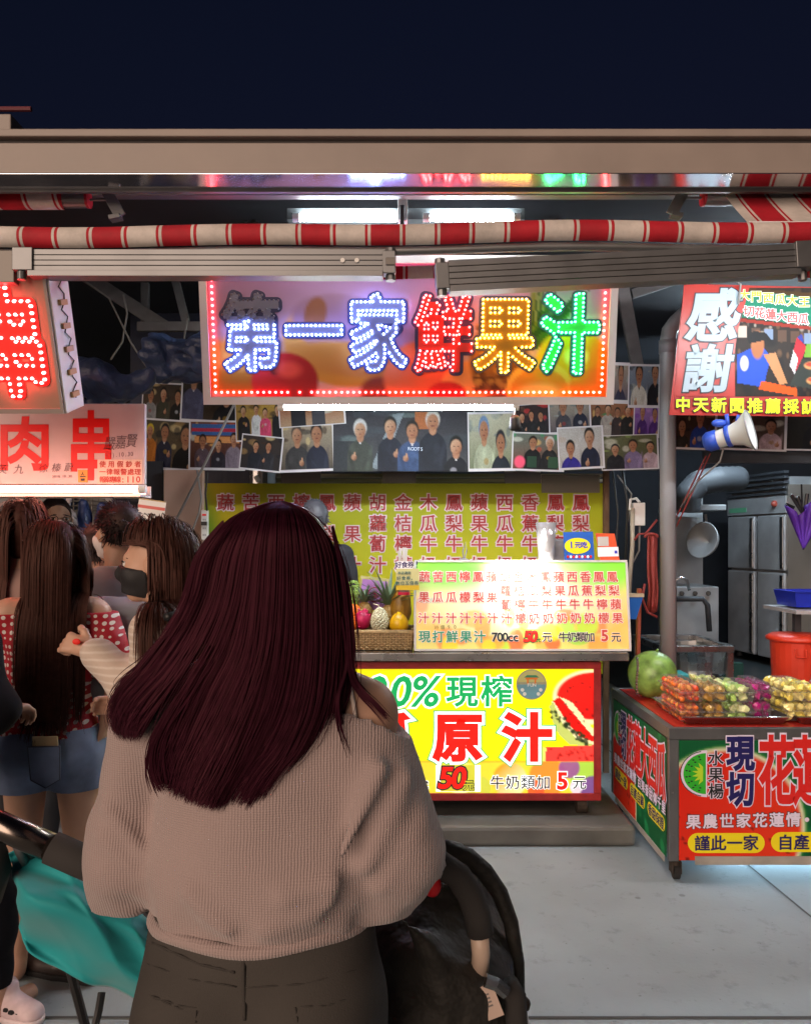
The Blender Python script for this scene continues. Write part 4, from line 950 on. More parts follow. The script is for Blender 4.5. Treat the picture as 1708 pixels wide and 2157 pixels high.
q = MB(); q.fbox(fb, *fb.box(1102, 1326, 1138, 1353), .001, .003); T(q, fb, '50', (1111, 1341), (1124, 1341), 23, [(.08, 2), (.026, 1)], shear=.15, lift=.005, lat=1.25); T(q, fb, '元', (1134, 1348), (1134, 1348), 10, [(.03, 2)], lift=.006)
q.o('price_sticker', [M('lit_lime2', 'c8d850', .4, emit=.2), b_red, b_black], lb)
q = MB(); T(q, fb, '時價90', (919, 1322), (958, 1321), 9, [(.004, 0)], lift=.006, lat=1.1); q.o('pen_note', M('pen_brown', (.2, .2, .05), .6), lb)
# added spot lamp, unseen under the lit sign, giving the menu its hot spot
spd = bpy.data.lights.new('added_menu_spot', 'SPOT'); sp_ = bpy.data.objects.new('added_menu_spot', spd); COL.objects.link(sp_)
spd.energy = 210; spd.spot_size = R(32); spd.spot_blend = 1.0; spd.shadow_soft_size = .03; spd.color = (1, .96, .86)
tgt = fb.w(*fb.uv(1095, 1198)); sp_.location = P(1085, 905, 4.02); sp_.rotation_euler = (tgt - sp_.location).to_track_quat('-Z', 'Y').to_euler()
q = MB(); pL = sp_.location; d = (tgt - pL).normalized(); q.lathe(pL - d * .07, d, [(.001, 0), (.022, 0), (.03, .05), (.034, .06), (.030, .058), (.02, .01)], 14); q.tube([pL - d * .06, P(1085, 860, 4.12)], .005, 6)
sl_ = q.o('added_spot_lamp', m_black, smooth=True); tag(sl_, 'small black spot lamp added to make the bright patch on the menu', 'lamp')

# cards standing on the light box, glass cup, box
ytop = YC + .17
fcard = Fr(P(1247, 1150, ytop), (1, 0, .02), (0, .15, 1))
q = MB(); a = fcard.box(1186, 1121, 1252, 1180); q.fbox(fcard, *a, -.004, 0, 0); cg2 = q.o('promo_card', M('blue_card', '1c5cb8', .4)); tag(cg2, 'blue promotion card with a yellow oval on the menu light box', 'card')
q = MB(); c = fcard.uv(1216, 1150); q.prism(Fr(fcard.w(*c, 0), fcard.x, fcard.y), [(x * .072, y * .045) for x, y in circ(1)], 0, .002, 0); T(q, fcard, '1元吃', (1203, 1148), (1230, 1148), 13, [(.03, 1)], lift=.004);
for i in range(9): q.ball(fcard.w(*fcard.uv(1196 + i * 6, 1173), .002), (.007, .002, .009), 8, 2 if i % 2 else 3)
sub('card_print', q, [i_yel, i_blue, i_white, i_red], cg2)
q = MB(); a = fcard.box(1254, 1123, 1305, 1180); q.prism(fcard, [(a[0] - .0, a[3]), (a[1] - .02, a[3] - .005), (a[1], a[2]), (a[0] + .02, a[2])], -.004, 0); cg3 = q.o('payment_card', M('orange_card', 'd8542c', .4)); tag(cg3, 'orange and white payment card beside the blue promotion card', 'card')
q = MB(); q.fbox(fcard, *fcard.box(1258, 1153, 1303, 1172), 0, .002, 0); q.fbox(fcard, *fcard.box(1258, 1131, 1282, 1150), 0, .002, 1); q.fbox(fcard, *fcard.box(1294, 1160, 1300, 1166), .002, .003, 2); sub('card_print', q, [i_white, M('pale_grey', (.5, .48, .46), .5), i_blue], cg3)
m_film = M('glossy_film', (.62, .60, .62), .12, .5)
q = MB(); q.lathe(P(1150, 1183, YC + .2), (0, 0, 1), [(.001, 0), (.044, 0), (.058, .22), (.054, .22), (.04, .01)], 22); tag(q.o('cup_stack', m_film, smooth=True), 'tall stack of clear shiny cups behind the menu light box', 'cups')
q = MB(); c = P(1175, 1183, YC + .24); q.boxb(c.x - .05, c.x + .07, c.y, c.y + .12, c.z - .1, c.z + .13); mach = q.o('sealing_machine', m_steeld, bevel=.01); tag(mach, 'small grey machine box between clear cups and blue card', 'machine')
q = MB(); c = P(976, 1182, YC + .2); q.ball(c, (.035, .03, .018), 10); q.tube([c, P(975, 1160, YC + .2), P(981, 1142, YC + .2), P(983, 1160, YC + .2), P(978, 1178, YC + .2)], .004, 6); tag(q.o('wire_clip', m_wire), 'wire card holder standing on the left of the menu light box', 'clip')

# ------------------------------------------------------------------ fruit basket
YB2 = YC + .10; bz = ctop
bp0, bp1 = P(728, 1330, YB2), P(866, 1330, YB2)
bk = thing('fruit_basket', ((bp0.x + bp1.x) / 2, YB2 + .12, bz), 'woven wicker basket on the counter holding fruit', 'basket')
m_wick = M('wicker', (.52, .37, .18), .6, noise=(60, .35)); q = MB(); zt = bp0.z; xm0, xm1 = bp0.x - .03, bp1.x
for k in range(11):
    z = bz + .008 + (zt - bz - .008) * k / 10; e = .012 * k / 10
    for j, off in ((0, 0),):
        pts = []
        for x0, y0, x1, y1 in ((xm0 - e, YB2 - e, xm1 + e, YB2 - e), (xm1 + e, YB2 - e, xm1 + e, YB2 + .24 + e), (xm1 + e, YB2 + .24 + e, xm0 - e, YB2 + .24 + e), (xm0 - e, YB2 + .24 + e, xm0 - e, YB2 - e)):
            n = 24 if abs(x1 - x0) > .1 else 14
            for i in range(n):
                f = i / n; x, y = x0 + (x1 - x0) * f, y0 + (y1 - y0) * f; w = .0035 * math.sin((i + k) * math.pi)
                o_ = .0055 * (1 if (i + k) % 2 else -1); pts.append((x + (o_ if y0 != y1 else 0), y + (o_ if x0 != x1 else 0), z))
        q.tube(pts + pts[:1], .0042, 6)
q.tube([(xm0 - .014, YB2 - .014, zt), (xm1 + .014, YB2 - .014, zt), (xm1 + .014, YB2 + .254, zt), (xm0 - .014, YB2 + .254, zt), (xm0 - .014, YB2 - .014, zt)], .010, 8)
for i in range(25): x = xm0 + (xm1 - xm0) * i / 24; q.tube([(x, YB2 - .002, bz + .004), (x, YB2 - .012, zt)], .0036, 5)
q.o('weave', m_wick, bk, smooth=True)
q = MB(); q.boxb(xm0 + .004, xm1 - .004, YB2 + .006, YB2 + .234, bz + .002, zt - .01); q.o('liner', M('basket_liner', (.045, .026, .012), .9), bk)
def fruit(name, lab, u, v, Y, r, mat, cat, jit=0, n=16, grp=None):
    q = MB(); c = P(u, v, Y); q.ball(c, r, n, 0, jit); return tag(q.o(name, mat, smooth=True), lab, cat, grp)
m_orng = M('orange_peel', 'e8701c', .42, bump=(160, .25, .003)); YO = YB2 + .06
fruit('orange', 'orange in the basket behind the dragon fruit', 744, 1290, YO + .04, .048, m_orng, 'fruit')
fruit('orange', 'orange at the front left of the wicker basket', 737, 1314, YO - .01, .048, m_orng, 'fruit')
q = MB(); c = P(764, 1306, YO); q.ball(c, (.047, .045, .054), 18)
for i in range(26):
    a = rnd.uniform(0, 6.28); b = rnd.uniform(-1.2, 1.2); nvec = Vector((math.cos(a) * math.cos(b), math.sin(a) * math.cos(b), math.sin(b))); s_ = c + Vector((nvec.x * .046, nvec.y * .044, nvec.z * .053))
    q.lathe(s_, nvec + Vector((0, 0, .9)), [(.009, -.002), (.006, .008), (.0005, .018)], 6, 1 if i % 3 == 0 else 0)
tag(q.o('dragon_fruit', [M('dragonfruit_pink', 'b81450', .45, noise=(30, .3)), M('dragonfruit_tip', '8a7c48', .6)], smooth=True), 'pink dragon fruit with leafy scales in the wicker basket', 'fruit')
q = MB(); c = P(800, 1305, YO - .01); m_gourd = M('pale_gourd', (.66, .66, .48), .5)
for i in range(190):
    f = (i + .5) / 190; zq = 1 - 2 * f; a = i * 2.39996; rr_ = math.sqrt(1 - zq * zq); w = .046 * (1 - .25 * zq)
    q.ball(c + Vector((rr_ * math.cos(a) * w, rr_ * math.sin(a) * w, zq * .064)), .0066, 6)
q.ball(c, (.044, .044, .062), 14); q.tube([c + Vector((0, 0, .05)), P(797, 1275, YO), P(786, 1272, YO)], .003, 5)
tag(q.o('bitter_gourd', m_gourd, smooth=True), 'pale warty bitter gourd in the wicker basket', 'gourd')
q = MB(); c = P(840, 1312, YO); q.lathe(c - Vector((0, 0, .06)), (0, 0, 1), [(.001, 0), (.036, .004), (.056, .04), (.053, .07), (.034, .10), (.014, .115), (.009, .121), (.001, .121)], 20); tag(q.o('papaya', M('yellow_papaya', 'd8a80c', .3, noise=(8, .25)), smooth=True), 'glossy yellow papaya at the front right of the basket', 'fruit')
q = MB(); c = P(842, 1275, YO + .10); q.lathe(c - Vector((0, 0, .11)), (0.05, 0, 1), [(.001, 0), (.045, .01), (.064, .07), (.055, .15), (.03, .22), (.001, .23)], 20); tag(q.o('papaya', M('brown_papaya', '8a6414', .45, noise=(10, .35)), smooth=True), 'tall brownish papaya standing behind the yellow papaya', 'fruit')
m_leafp = M('pineapple_leaf', (.14, .22, .13), .5, noise=(12, .3)); m_pine = M('pineapple_skin', (.30, .19, .06), .7, bump=(60, .8, .01))
def pineapple(u, v, Y, hh, n, lab, lean):
    tg = thing('pineapple', P(u, v, Y), lab, 'fruit', 'pineapples in the basket'); c = P(u, v, Y)
    q = MB(); q.ball(c - Vector((0, 0, .07)), (.05, .05, .08), 16, 0, .03); q.o('fruit_body', m_pine, tg)
    q = MB()
    for i in range(n):
        a = i * 2.4 + rnd.random(); t = i / n; L = hh * (1 - .55 * t) * rnd.uniform(.8, 1.1); out = .25 + 1.1 * t
        p = c + Vector((0, 0, .0)); d = Vector((math.cos(a) * out + lean, math.sin(a) * out * .7, 1 - .35 * t)).normalized(); side = d.cross(Vector((0, 0, 1))).normalized(); pts = []
        for k in range(6):
            f = k / 5; w = .016 * (1 - f) ** .7 + .0005; cc = p + d * (L * f) + Vector((math.cos(a) * out, math.sin(a) * out, -.5)) * (L * .30 * f * f)
            pts.append([cc - side * w, cc + Vector((0, 0, -.003)), cc + side * w])
        q.surf(pts)
    q.o('leaf_crown', m_leafp, tg, smooth=True)
pineapple(768, 1270, YO + .10, .13, 26, 'small spiky pineapple crown behind the dragon fruit', -.1)
pineapple(818, 1276, YO + .11, .26, 40, 'tall pineapple with the largest spiky crown in the basket', .1)
q = MB(); m_cel = M('celery_green', (.28, .45, .10), .5)
for i in range(60):
    c = P(738 + rnd.uniform(-14, 16), 1240 + rnd.uniform(-18, 40), YO + .12); q.ball(c, (.010, .006, .008), 6, 0, .3)
for i in range(6): q.tube([P(735 + i * 3, 1300, YO + .12), P(728 + i * 5, 1235, YO + .12)], .004, 5)
tag(q.o('celery', m_cel), 'bunch of pale green celery leaves at the left of the basket', 'vegetable')
f7 = Fr(P(787, 1245, YO + .17), (1, 0, -.12), (.12, .1, 1)); q = MB(); q.fbox(f7, -.085, .085, -.11, .08, -.006, 0, 0); pf = q.o('acrylic_frame', M('clear_olive', (.36, .34, .12), .2)); tag(pf, 'tilted stand card with a purple notice and round red mark behind the pineapple', 'card')
q = MB(); q.fbox(f7, -.072, .075, -.11, .062, .001, .003, 0)
for r0, r1, mi in ((.044, .038, 1), (.022, .018, 1)):
    n = 30; V = [f7.w(.01 + r * math.cos(2 * math.pi * i / n), -.02 + r * math.sin(2 * math.pi * i / n), .005) for i in range(n) for r in (r0, r1)]; q.add(V, [(2 * i, 2 * ((i + 1) % n), 2 * ((i + 1) % n) + 1, 2 * i + 1) for i in range(n)], mi)
put(q, f7, '優', .01, -.02, .028, .03, .006, 1); sub('notice', q, [M('lilac_paper', '9a6cb0', .5), M('wine_ink', '901c40', .5)], pf)
# straw cup with its voucher sign
q = MB(); sc0 = P(851, 1248, YC + .02)
sg2 = thing('straw_cup', sc0, 'plastic cup of straws with a voucher notice strapped to it', 'cup')
q.lathe(sc0, (0, 0, 1), [(.001, 0), (.030, 0), (.036, .155), (.034, .155), (.028, .005)], 18); q.o('cup', m_film, sg2, smooth=True)
q = MB(); q.lathe(sc0 + Vector((0, 0, .157)), (0, 0, 1), [(.037, 0), (.038, .003), (.037, .006)], 18); q.lathe(sc0 - Vector((0, 0, .012)), (0, 0, 1), [(.001, 0), (.033, 0), (.033, .014), (.001, .014)], 18); q.o('pink_band', M('pink_plastic', 'd01848', .4), sg2)
q = MB()
for i in range(26):
    a = rnd.uniform(0, 6.28); r = rnd.uniform(0, .03); b = sc0 + Vector((r * math.cos(a) * .8, r * math.sin(a) * .8, .10)); q.tube([b, b + Vector((r * math.cos(a) * .25, r * math.sin(a) * .2, .135 + rnd.uniform(-.01, .01)))], .0032, 6)
q.o('straws', m_white, sg2)
f8 = Fr(P(855, 1213, YC - .02)); q = MB(); q.fbox(f8, *f8.box(834, 1182, 870, 1198), 0, .002, 1); q.fbox(f8, *f8.box(834, 1198, 883, 1243), 0, .003, 0); q.fbox(f8, *f8.box(834, 1233, 883, 1243), .003, .0035, 2)
T(q, f8, '好食券!', (839, 1190), (878, 1189), 13, [(.02, 3)]); T(q, f8, '本店適用', (841, 1207), (862, 1207), 6.5, [(.015, 4)], lift=.005); T(q, f8, '好食券。', (840, 1218), (870, 1218), 8.5, [(.015, 4)], lift=.005); T(q, f8, '數位五倍券', (838, 1229), (877, 1228), 8.5, [(.015, 4)], lift=.005)
q.o('voucher_notice', [M('pale_yellow_card', 'd0cc90', .5), i_white, M('card_yellow', 'd8b828', .5), i_navy, M('teal_ink', '185c60', .5)], sg2)

# ------------------------------------------------------------------ drain pipe and clutter between the stalls
YQ = 4.98; m_pvc = M('grey_pvc', (.30, .31, .33), .35, noise=(3, .08))
q = MB(); a = P(1406, 720, YQ); rp = 16.5 * YQ / FP
q.tube([(a.x + .005, YQ, 0), (a.x, YQ, a.z), (a.x + .012, YQ, a.z + .07), (a.x + .05, YQ, a.z + .12), (a.x + .28, YQ + .05, a.z + .33)], rp, 20)
dp = q.o('drain_pipe', m_pvc, smooth=True); tag(dp, 'thick grey drain pipe standing between the juice stall and fruit cart', 'pipe')
q = MB(); q.tube([(a.x, YQ, a.z - .07), (a.x, YQ, a.z + .01)], rp * 1.10, 20); q.o('pipe_collar', m_pvc, dp, smooth=True)
f9 = Fr(P(1347, 1083, 5.2)); q = MB(); q.fbox(f9, *f9.box(1334, 1059, 1359, 1107), -.08, 0); q.tube([P(1347, 1059, 5.2), P(1340, 1050, 5.22), P(1328, 1052, 5.22), P(1326, 1075, 5.2)], .010, 6); tag(q.o('switch_box', m_white, bevel=.006), 'white electric switch box left of the drain pipe', 'box')
q = MB(); q.tube([P(1332, 1070, 5.2), P(1332, 1150, 5.2), P(1326, 1225, 5.2), P(1324, 1300, 5.2)], .014, 8); tag(q.o('conduit', M('cream_conduit', (.42, .38, .30), .5), smooth=True), 'pale conduit running down from the white switch box', 'pipe')
q = MB(); q.boxb(P(1272, 0, 5.6).x, P(1283, 0, 5.6).x, 5.6, 5.64, 0, P(0, 985, 5.6).z); tag(q.o('timber_post', M('brown_timber', (.16, .09, .045), .7, noise=(8, .3))), 'narrow brown timber post at the right edge of the menu banner', 'post')
m_cordr = M('red_cord', (.26, .035, .03), .55)
q = MB()
for i in range(9):
    u = 1366 + i * 2.0; ph = rnd.random() * 6; q.tube([P(u + 3 * math.sin(ph + k * .9) * (k / 8), 1128 + k * 20 + rnd.uniform(-3, 3), 4.93 + .02 * math.sin(i)) for k in range(9)], .008, 6)
q.tube([P(1372 + 14 * math.cos(t), 1132 - 8 * math.sin(t), 4.9) for t in np.linspace(0, 3.14, 8)], .008, 6)
q.tube([P(1358, 1230, 4.9), P(1352, 1260, 4.9), P(1364, 1290, 4.9), P(1384, 1300, 4.9)], .008, 6)
q.tube([P(1336, 1138, 4.93), P(1345, 1125, 4.93), P(1360, 1124, 4.93), P(1384, 1095, 4.93)], .007, 6)
tag(q.o('cord_coil', m_cordr, smooth=True), 'hank of red cord hanging left of the drain pipe', 'cord')
q = MB(); q.bar(P(1346, 1240, 4.95), P(1343, 1380, 4.95), .035, .02); tag(q.o('orange_pole', M('orange_metal', (.42, .09, .05), .45)), 'orange red flat pole leaning below the red cords', 'pole')
s = Fr(P(1338, 1278, 4.7)); q = MB(); q.prism(s, [(-.05, .07), (.045, .055), (.005, -.075), (-.05, -.07)], -.05, 0); q.fbox(s, -.055, .05, .055, .075, -.052, .004, 1); tag(q.o('dustpan', [M('bright_blue_plastic', '1c64c0', .4), M('cream_edge', (.6, .5, .35), .5)]), 'bright blue plastic scoop hanging right of the menu light box', 'scoop')
for i, (pts, r, lab) in enumerate((([(1290, 990), (1302, 1080), (1296, 1180), (1310, 1230)], .006, 'thin dark cable just right of the brown timber post'), ([(1310, 990), (1322, 1060), (1318, 1180)], .008, 'dark cable left of the white switch box'), ([(1300, 1000), (1330, 1040), (1322, 1100)], .005, 'loose wire crossing behind the white switch box'), ([(1347, 1107), (1346, 1160), (1330, 1190), (1326, 1210)], .006, 'short cable below the white switch box'))):
    q = MB(); q.tube([P(u, v, 5.24) for u, v in pts], r, 6); tag(q.o('cable', m_wire if i in (2, 3) else m_wirek, smooth=True), lab, 'cable')
for i, (p0, p1, lab) in enumerate(((P(1487, 960, 4.85), P(1424, 1090, 5.05), 'upper red string slanting down to the drain pipe'), (P(1496, 955, 4.85), P(1424, 1110, 5.05), 'lower red string slanting down to the drain pipe'))):
    q = MB(); q.tube([p0, p1], .0045, 5); tag(q.o('string', m_cordr), lab, 'string')

# ------------------------------------------------------------------ thanks banner and megaphone
YT = 4.5
ft = Fr(P(1560, 740, YT)); tb = thing('thanks_banner', P(1560, 875, YT), 'red banner with two big white characters and a photo of a watermelon stall', 'banner')
quad = lambda pts, mb, c, mi=0: mb.prism(ft, [ft.uv(*p) for p in pts], c - .0015, c, mi)
q = MB(); quad([(1441, 598), (1800, 606), (1800, 878), (1409, 874)][::-1], q, 0); q.o('banner_sheet', M('banner_red', '9c2014', .4, noise=(2, .06)), tb)
cv = Cv(150, 104, '2c2420'); cv.speck(60, '806040', .02, .6).speck(30, 'c8c0b0', .015, .6, (0, .25, 1, .45)).speck(20, '101418', .05, .7)
cv.poly([(0, .0), (1, .08), (1, .17), (0, .02)], '503818').poly([(.0, .02), (1, .14), (1, .40), (0, .27)], '1c8c6c').poly([(0, .28), (1, .41), (1, .44), (0, .31)], 'a02c1c')
for i in range(9): cv.rect(.03 + i * .11, .36 + i * .012, .10 + i * .11, .46 + i * .012, rnd.choice(['c8b890', '88a0c0', 'e0d0c0', '604838']))
cv.poly([(.02, .62), (.22, .52), (.30, .64), (.24, .92), (.02, .88)], '2858d0').ell(.19, .53, .055, .13, 'c07c50', .2).poly([(.10, .46), (.16, .40), (.26, .42), (.32, .50), (.24, .49), (.12, .52)], '14161a')
cv.ell(.08, .70, .035, .07, 'e8ecf8', .2).poly([(.24, .62), (.34, .60), (.44, .88), (.38, .9)], 'd09868').poly([(.46, .72), (.52, .46), (.6, .55), (.52, .78)], 'c82838').poly([(.46, .72), (.49, .58), (.53, .66), (.5, .8)], 'e8e8ea').poly([(.52, .46), (.56, .43), (.58, .52)], '2c3ca0')
cv.poly([(.6, .52), (1, .56), (1, .70), (.58, .64)], '78b038').poly([(.56, .66), (1, .72), (1, 1), (.46, .9)], '303834')
for x, y in ((.64, .72), (.72, .75), (.82, .78), (.66, .86), (.76, .89), (.88, .92)): cv.ell(x, y, .06, .035, 'e8b070', .3).ell(x, y - .01, .05, .02, 'c84838', .4)
cv.poly([(.22, .86), (.52, .93), (.52, 1), (.2, .94)], 'e86018').poly([(.82, .85), (.95, .76), (1, .85), (1, 1), (.8, 1)], 'b8c8d8')
b = ft.box(1548, 606, 1800, 835)
ob_dummy = 0; cv.a *= .6; cv.o('stall_picture', ft, b[0], b[1], b[2], b[3], .002, m_print, tb)
q = MB(); quad([(1440, 598), (1579, 601), (1552, 700), (1535, 835), (1420, 835)][::-1], q, .0045); q.o('red_field', M('banner_red2', '9c2014', .4), tb)
m_wb = ink('bluish_white', '98acb8'); q = MB()
T(q, ft, '感', (1503, 664), (1503, 664), 106, [(.055, 1), (.032, 0)], shear=.16, lift=.008, sx=.98); T(q, ft, '謝', (1490, 776), (1490, 776), 96, [(.055, 1), (.03, 0)], shear=.16, lift=.008, sx=1.0)
T(q, ft, '中天新聞推薦採訪', (1437, 852), (1702, 857), 30, [(.07, 1), (.03, 2)], lift=.008); T(q, ft, '大門西瓜大王', (1566, 622), (1692, 636), 22, [(.07, 3), (.03, 4)], lift=.008); T(q, ft, '切花蓮大西瓜', (1576, 656), (1690, 672), 22, [(.08, 3), (.03, 5)], lift=.008)
q.o('lettering', [m_wb, M('deep_brown', (.03, .02, .03), .5), i_ygr, i_white, M('lime2', 'b0c828', .5), M('coral', 'e0504c', .5)], tb)
q = MB(); q.tube([P(1555, 640, YT - .02), P(1560, 598, YT - .03), P(1540, 585, YT), P(1580, 588, YT), P(1600, 575, YT)], .006, 6); tag(q.o('hanging_wire', m_wire), 'twisted wire holding up the red thanks banner', 'wire')
YG = 4.45; mgp = thing('megaphone', P(1545, 945, YG), 'white and blue megaphone hanging under the red thanks banner', 'megaphone')
ax = Vector((.80, -.55, .22)).normalized(); c0 = P(1512, 925, YG)
m_mw = M('megaphone_white', (.66, .70, .68), .4); m_mb = M('megaphone_blue', '2c50b8', .4)
q = MB(); q.lathe(c0, ax, [(.048, 0), (.052, .06), (.07, .12), (.105, .165), (.110, .172), (.104, .172), (.07, .135), (.03, .07), (.001, .06)], 26); q.o('horn', m_mw, mgp, smooth=True)
q = MB(); q.lathe(c0, ax, [(.001, .07), (.018, .075), (.020, .15), (.001, .155)], 14); q.o('inner_cone', m_white, mgp)
q = MB(); q.lathe(c0, ax, [(.110, .168), (.114, .172), (.110, .177), (.104, .172)], 26); q.o('rim', M('rim_grey', (.25, .26, .27), .5), mgp, smooth=True)
q = MB(); q.lathe(c0, -ax, [(.048, 0), (.056, .004), (.056, .05), (.04, .075), (.001, .08)], 20); q.o('rear_cap', m_mb, mgp, smooth=True)
q = MB(); q.lathe(c0, ax, [(.056, .045), (.060, .048), (.060, .068), (.056, .07)], 22); q.tube([c0 + ax * .055 + Vector((0, 0, .05)), c0 + ax * .055 + Vector((-.01, 0, .12))], .012, 8); q.tube([c0 + ax * .10 + Vector((0, 0, .06)), c0 + ax * .11 + Vector((0, 0, .10))], .010, 8); q.ball(c0 + Vector((.0, -.02, .085)), (.045, .02, .022), 12); q.o('strap', m_mb, mgp, smooth=True)
q = MB(); q.tube([c0 + Vector((.03, 0, -.05)), c0 + Vector((.02, .02, -.12)), c0 + Vector((-.07, .1, -.22)), c0 + Vector((-.10, .3, -.36))], .005, 6); q.o('megaphone_cable', m_wire, mgp, smooth=True)

# ------------------------------------------------------------------ back kitchen of the fruit stall
q = MB(); q.boxb(1.9, 6.0, 5.15, 5.2, P(0, 955, 5.15).z - .06, P(0, 950, 5.15).z); tag(q.o('kitchen_rail', m_dark2), 'dark rail under the photographs over the fruit stall kitchen', 'rail')
q = MB(); q.boxb(2.3, 7.0, 6.6, 9.4, 0.004, .42); tag(q.o('kitchen_step', M('wet_dark_floor', (.04, .05, .055), .35, noise=(2, .3)), bevel=.01), 'raised dark wet floor under the steel refrigerator', 'platform')
YFR = 7.4
p0 = P(1535, 1372, 8.3); p1 = P(1657, 1402, YFR); ux = (Vector((p1.x, p1.y, 0)) - Vector((p0.x, p0.y, 0)))
ffz = .44; ztop = P(0, 1003, YFR).z
fg = Fr(Vector((p0.x, p0.y, ffz)), ux); Lf = ux.length; Hf = ztop - ffz
rg = thing('refrigerator', ((p0.x + p1.x) / 2, (p0.y + p1.y) / 2, ffz), 'tall steel refrigerator with four doors in the back kitchen', 'refrigerator')
q = MB(); q.fbox(fg, 0, Lf, .08, Hf, -.7, -.03); q.o('cabinet', m_steeld, rg); vt = fg.uv(1650, 1065)[1]
for i, (x0, x1) in enumerate(((0.0, .50), (.54, 1.0))):
    for (z0, z1) in ((.06, Hf * .50 - .01), (Hf * .50 + .01, Hf * .80)):
        q = MB(); q.fbox(fg, Lf * x0 + .01, Lf * x1 - .01, z0, z1, -.028, .02); dr = q.o('door', m_steeld, rg, bevel=.012)
        q = MB(); hx = Lf * (.485 if i == 0 else .985); q.fbox(fg, hx - .05, hx - .005, z0 + .02, z1 - .02, .022, .032); q.o('handle', m_steel, dr, bevel=.004)
q = MB(); q.fbox(fg, 0, Lf, Hf * .81, Hf * .90, -.028, .015); q.fbox(fg, .04, Lf * .35, Hf * .825, Hf * .85, .016, .020, 1); q.ball(fg.w(Lf * .85, Hf * .86, .03), .03, 10, 2); q.o('control_panel', [m_steeld, M('label_green', (.10, .35, .20), .5), M('red_knob', (.35, .06, .04), .4)], rg)
q = MB()
for i in range(5): q.fbox(fg, 0, Lf, Hf * (.91 + i * .027), Hf * (.91 + i * .027) + .022, -.02, .03)
q.o('vent_grille', m_dark2, rg)
q = MB()
for x in (.06, Lf - .06): q.tube([fg.w(x, 0, -.08), fg.w(x, .08, -.08)], .03, 8)
q.o('leg', m_dark2, rg)
q = MB(); a, b = P(1660, 1020, 7.36), P(1900, 1420, 7.36); q.boxb(a.x, b.x, 7.36, 7.42, .44, a.z); tag(q.o('steel_partition', M('brushed_steel', (.50, .47, .43), .35, .9, noise=(1.2, .3))), 'large brushed steel panel right of the refrigerator', 'panel')
q = MB(); pts = [P(1447, 1072, 6.9), P(1450, 1040, 6.85), P(1470, 1018, 6.85), P(1510, 1010, 6.9), P(1560, 1008, 7.1)]; fine = []
for i in range(4):
    for f in np.linspace(0, 1, 9)[:-1]: fine.append(pts[i].lerp(pts[i + 1], f))
q.tube(fine, [.105 + (.006 if i % 2 else 0) for i in range(len(fine))], 18); tag(q.o('vent_duct', M('grey_duct', (.07, .075, .085), .6, .2), smooth=True), 'fat ribbed grey duct bending beside the refrigerator top', 'duct')
# hood shelf, stove and wok
q = MB(); q.boxb(P(1424, 0, 7).x, P(1520, 0, 7).x, 6.9, 7.5, P(0, 1076, 7).z, P(0, 1064, 7).z); tag(q.o('hood_shelf', m_steeld, bevel=.006), 'steel hood shelf behind the drain pipe', 'shelf')
q = MB(); q.boxb(P(1424, 0, 7.2).x, P(1515, 0, 7.2).x, 7.6, 7.7, .42, 2.0); tag(q.o('splash_panel', m_steeld), 'dark steel splash panel behind the stove', 'panel')
q = MB(); a, b = P(1424, 1236, 7.0), P(1512, 1330, 7.0); q.boxb(a.x, b.x, 6.98, 7.5, .42, a.z)
for k in range(3): q.tube([P(1436 + k * 28, 1250, 6.98), P(1436 + k * 28, 1250, 6.94)], .022, 10, 1)
tag(q.o('stove', [m_steeld, m_black], bevel=.006), 'dark steel stove with knobs behind the sink', 'stove')
c = P(1498, 1144, 7.0); q = MB(); q.lathe(c, Vector((-.8, -.5, .2)), [(.001, .0), (.07, .02), (.13, .07), (.16, .13), (.15, .13), (.001, .03)], 24); q.tube([c + Vector((-.03, 0, .06)), c + Vector((-.05, 0, .25))], .012, 8); tag(q.o('wok', m_steeld, smooth=True), 'round steel wok hanging left of the refrigerator', 'wok')
q = MB(); q.tube([P(1424, 1262, 6.6), P(1480, 1262, 6.6), P(1490, 1275, 6.6), P(1494, 1330, 6.6)], .022, 10); tag(q.o('bent_rail', m_dark2, smooth=True), 'bent dark tube rail in front of the stove', 'rail')
# sink table
YK0, YK1 = 5.72, 6.45; zk = .86; sx0, sx1 = 1.80, P(1547, 0, YK0).x
sk_ = thing('sink_table', ((sx0 + sx1) / 2, YK0, 0), 'stainless sink on square legs behind the watermelon', 'sink')
q = MB(); w = .05
for bx in ((sx0, sx1, YK0, YK0 + w), (sx0, sx1, YK1 - w, YK1), (sx0, sx0 + w, YK0 + w, YK1 - w), (sx1 - w, sx1, YK0 + w, YK1 - w)): q.boxb(*bx, zk - .045, zk)
q.o('rim', m_steel, sk_, bevel=.004)
q = MB(); q.lathe((sx0 + .35, (YK0 + YK1) / 2, zk - .25), (0, 0, 1), [(.001, .0), (.22, .0), (.25, .03), (.26, .21), (.30, .215), (.27, .20), (.24, .035), (.001, .02)], 28); q.boxb(sx0 + .05, sx1 - .05, YK0 + .05, YK1 - .05, zk - .235, zk - .23); q.o('basin', m_steel, sk_, smooth=False)
for x, y in ((sx1 - .025, YK0 + .025), (sx0 + .025, YK0 + .025), (sx1 - .025, YK1 - .025), (sx0 + .025, YK1 - .025)):
    q = MB(); q.boxb(x - .02, x + .02, y - .02, y + .02, 0.003, zk - .046); q.o('leg', m_steel, sk_)
q = MB(); q.tube([P(1420, 1240, 6.3), P(1424, 1222, 6.3), P(1434, 1216, 6.3), P(1446, 1222, 6.3), P(1452, 1244, 6.3)], .012, 8); q.tube([P(1420, 1240, 6.3), P(1420, 1338, 6.3)], .012, 8); q.o('tap', m_steel, sk_, smooth=True)
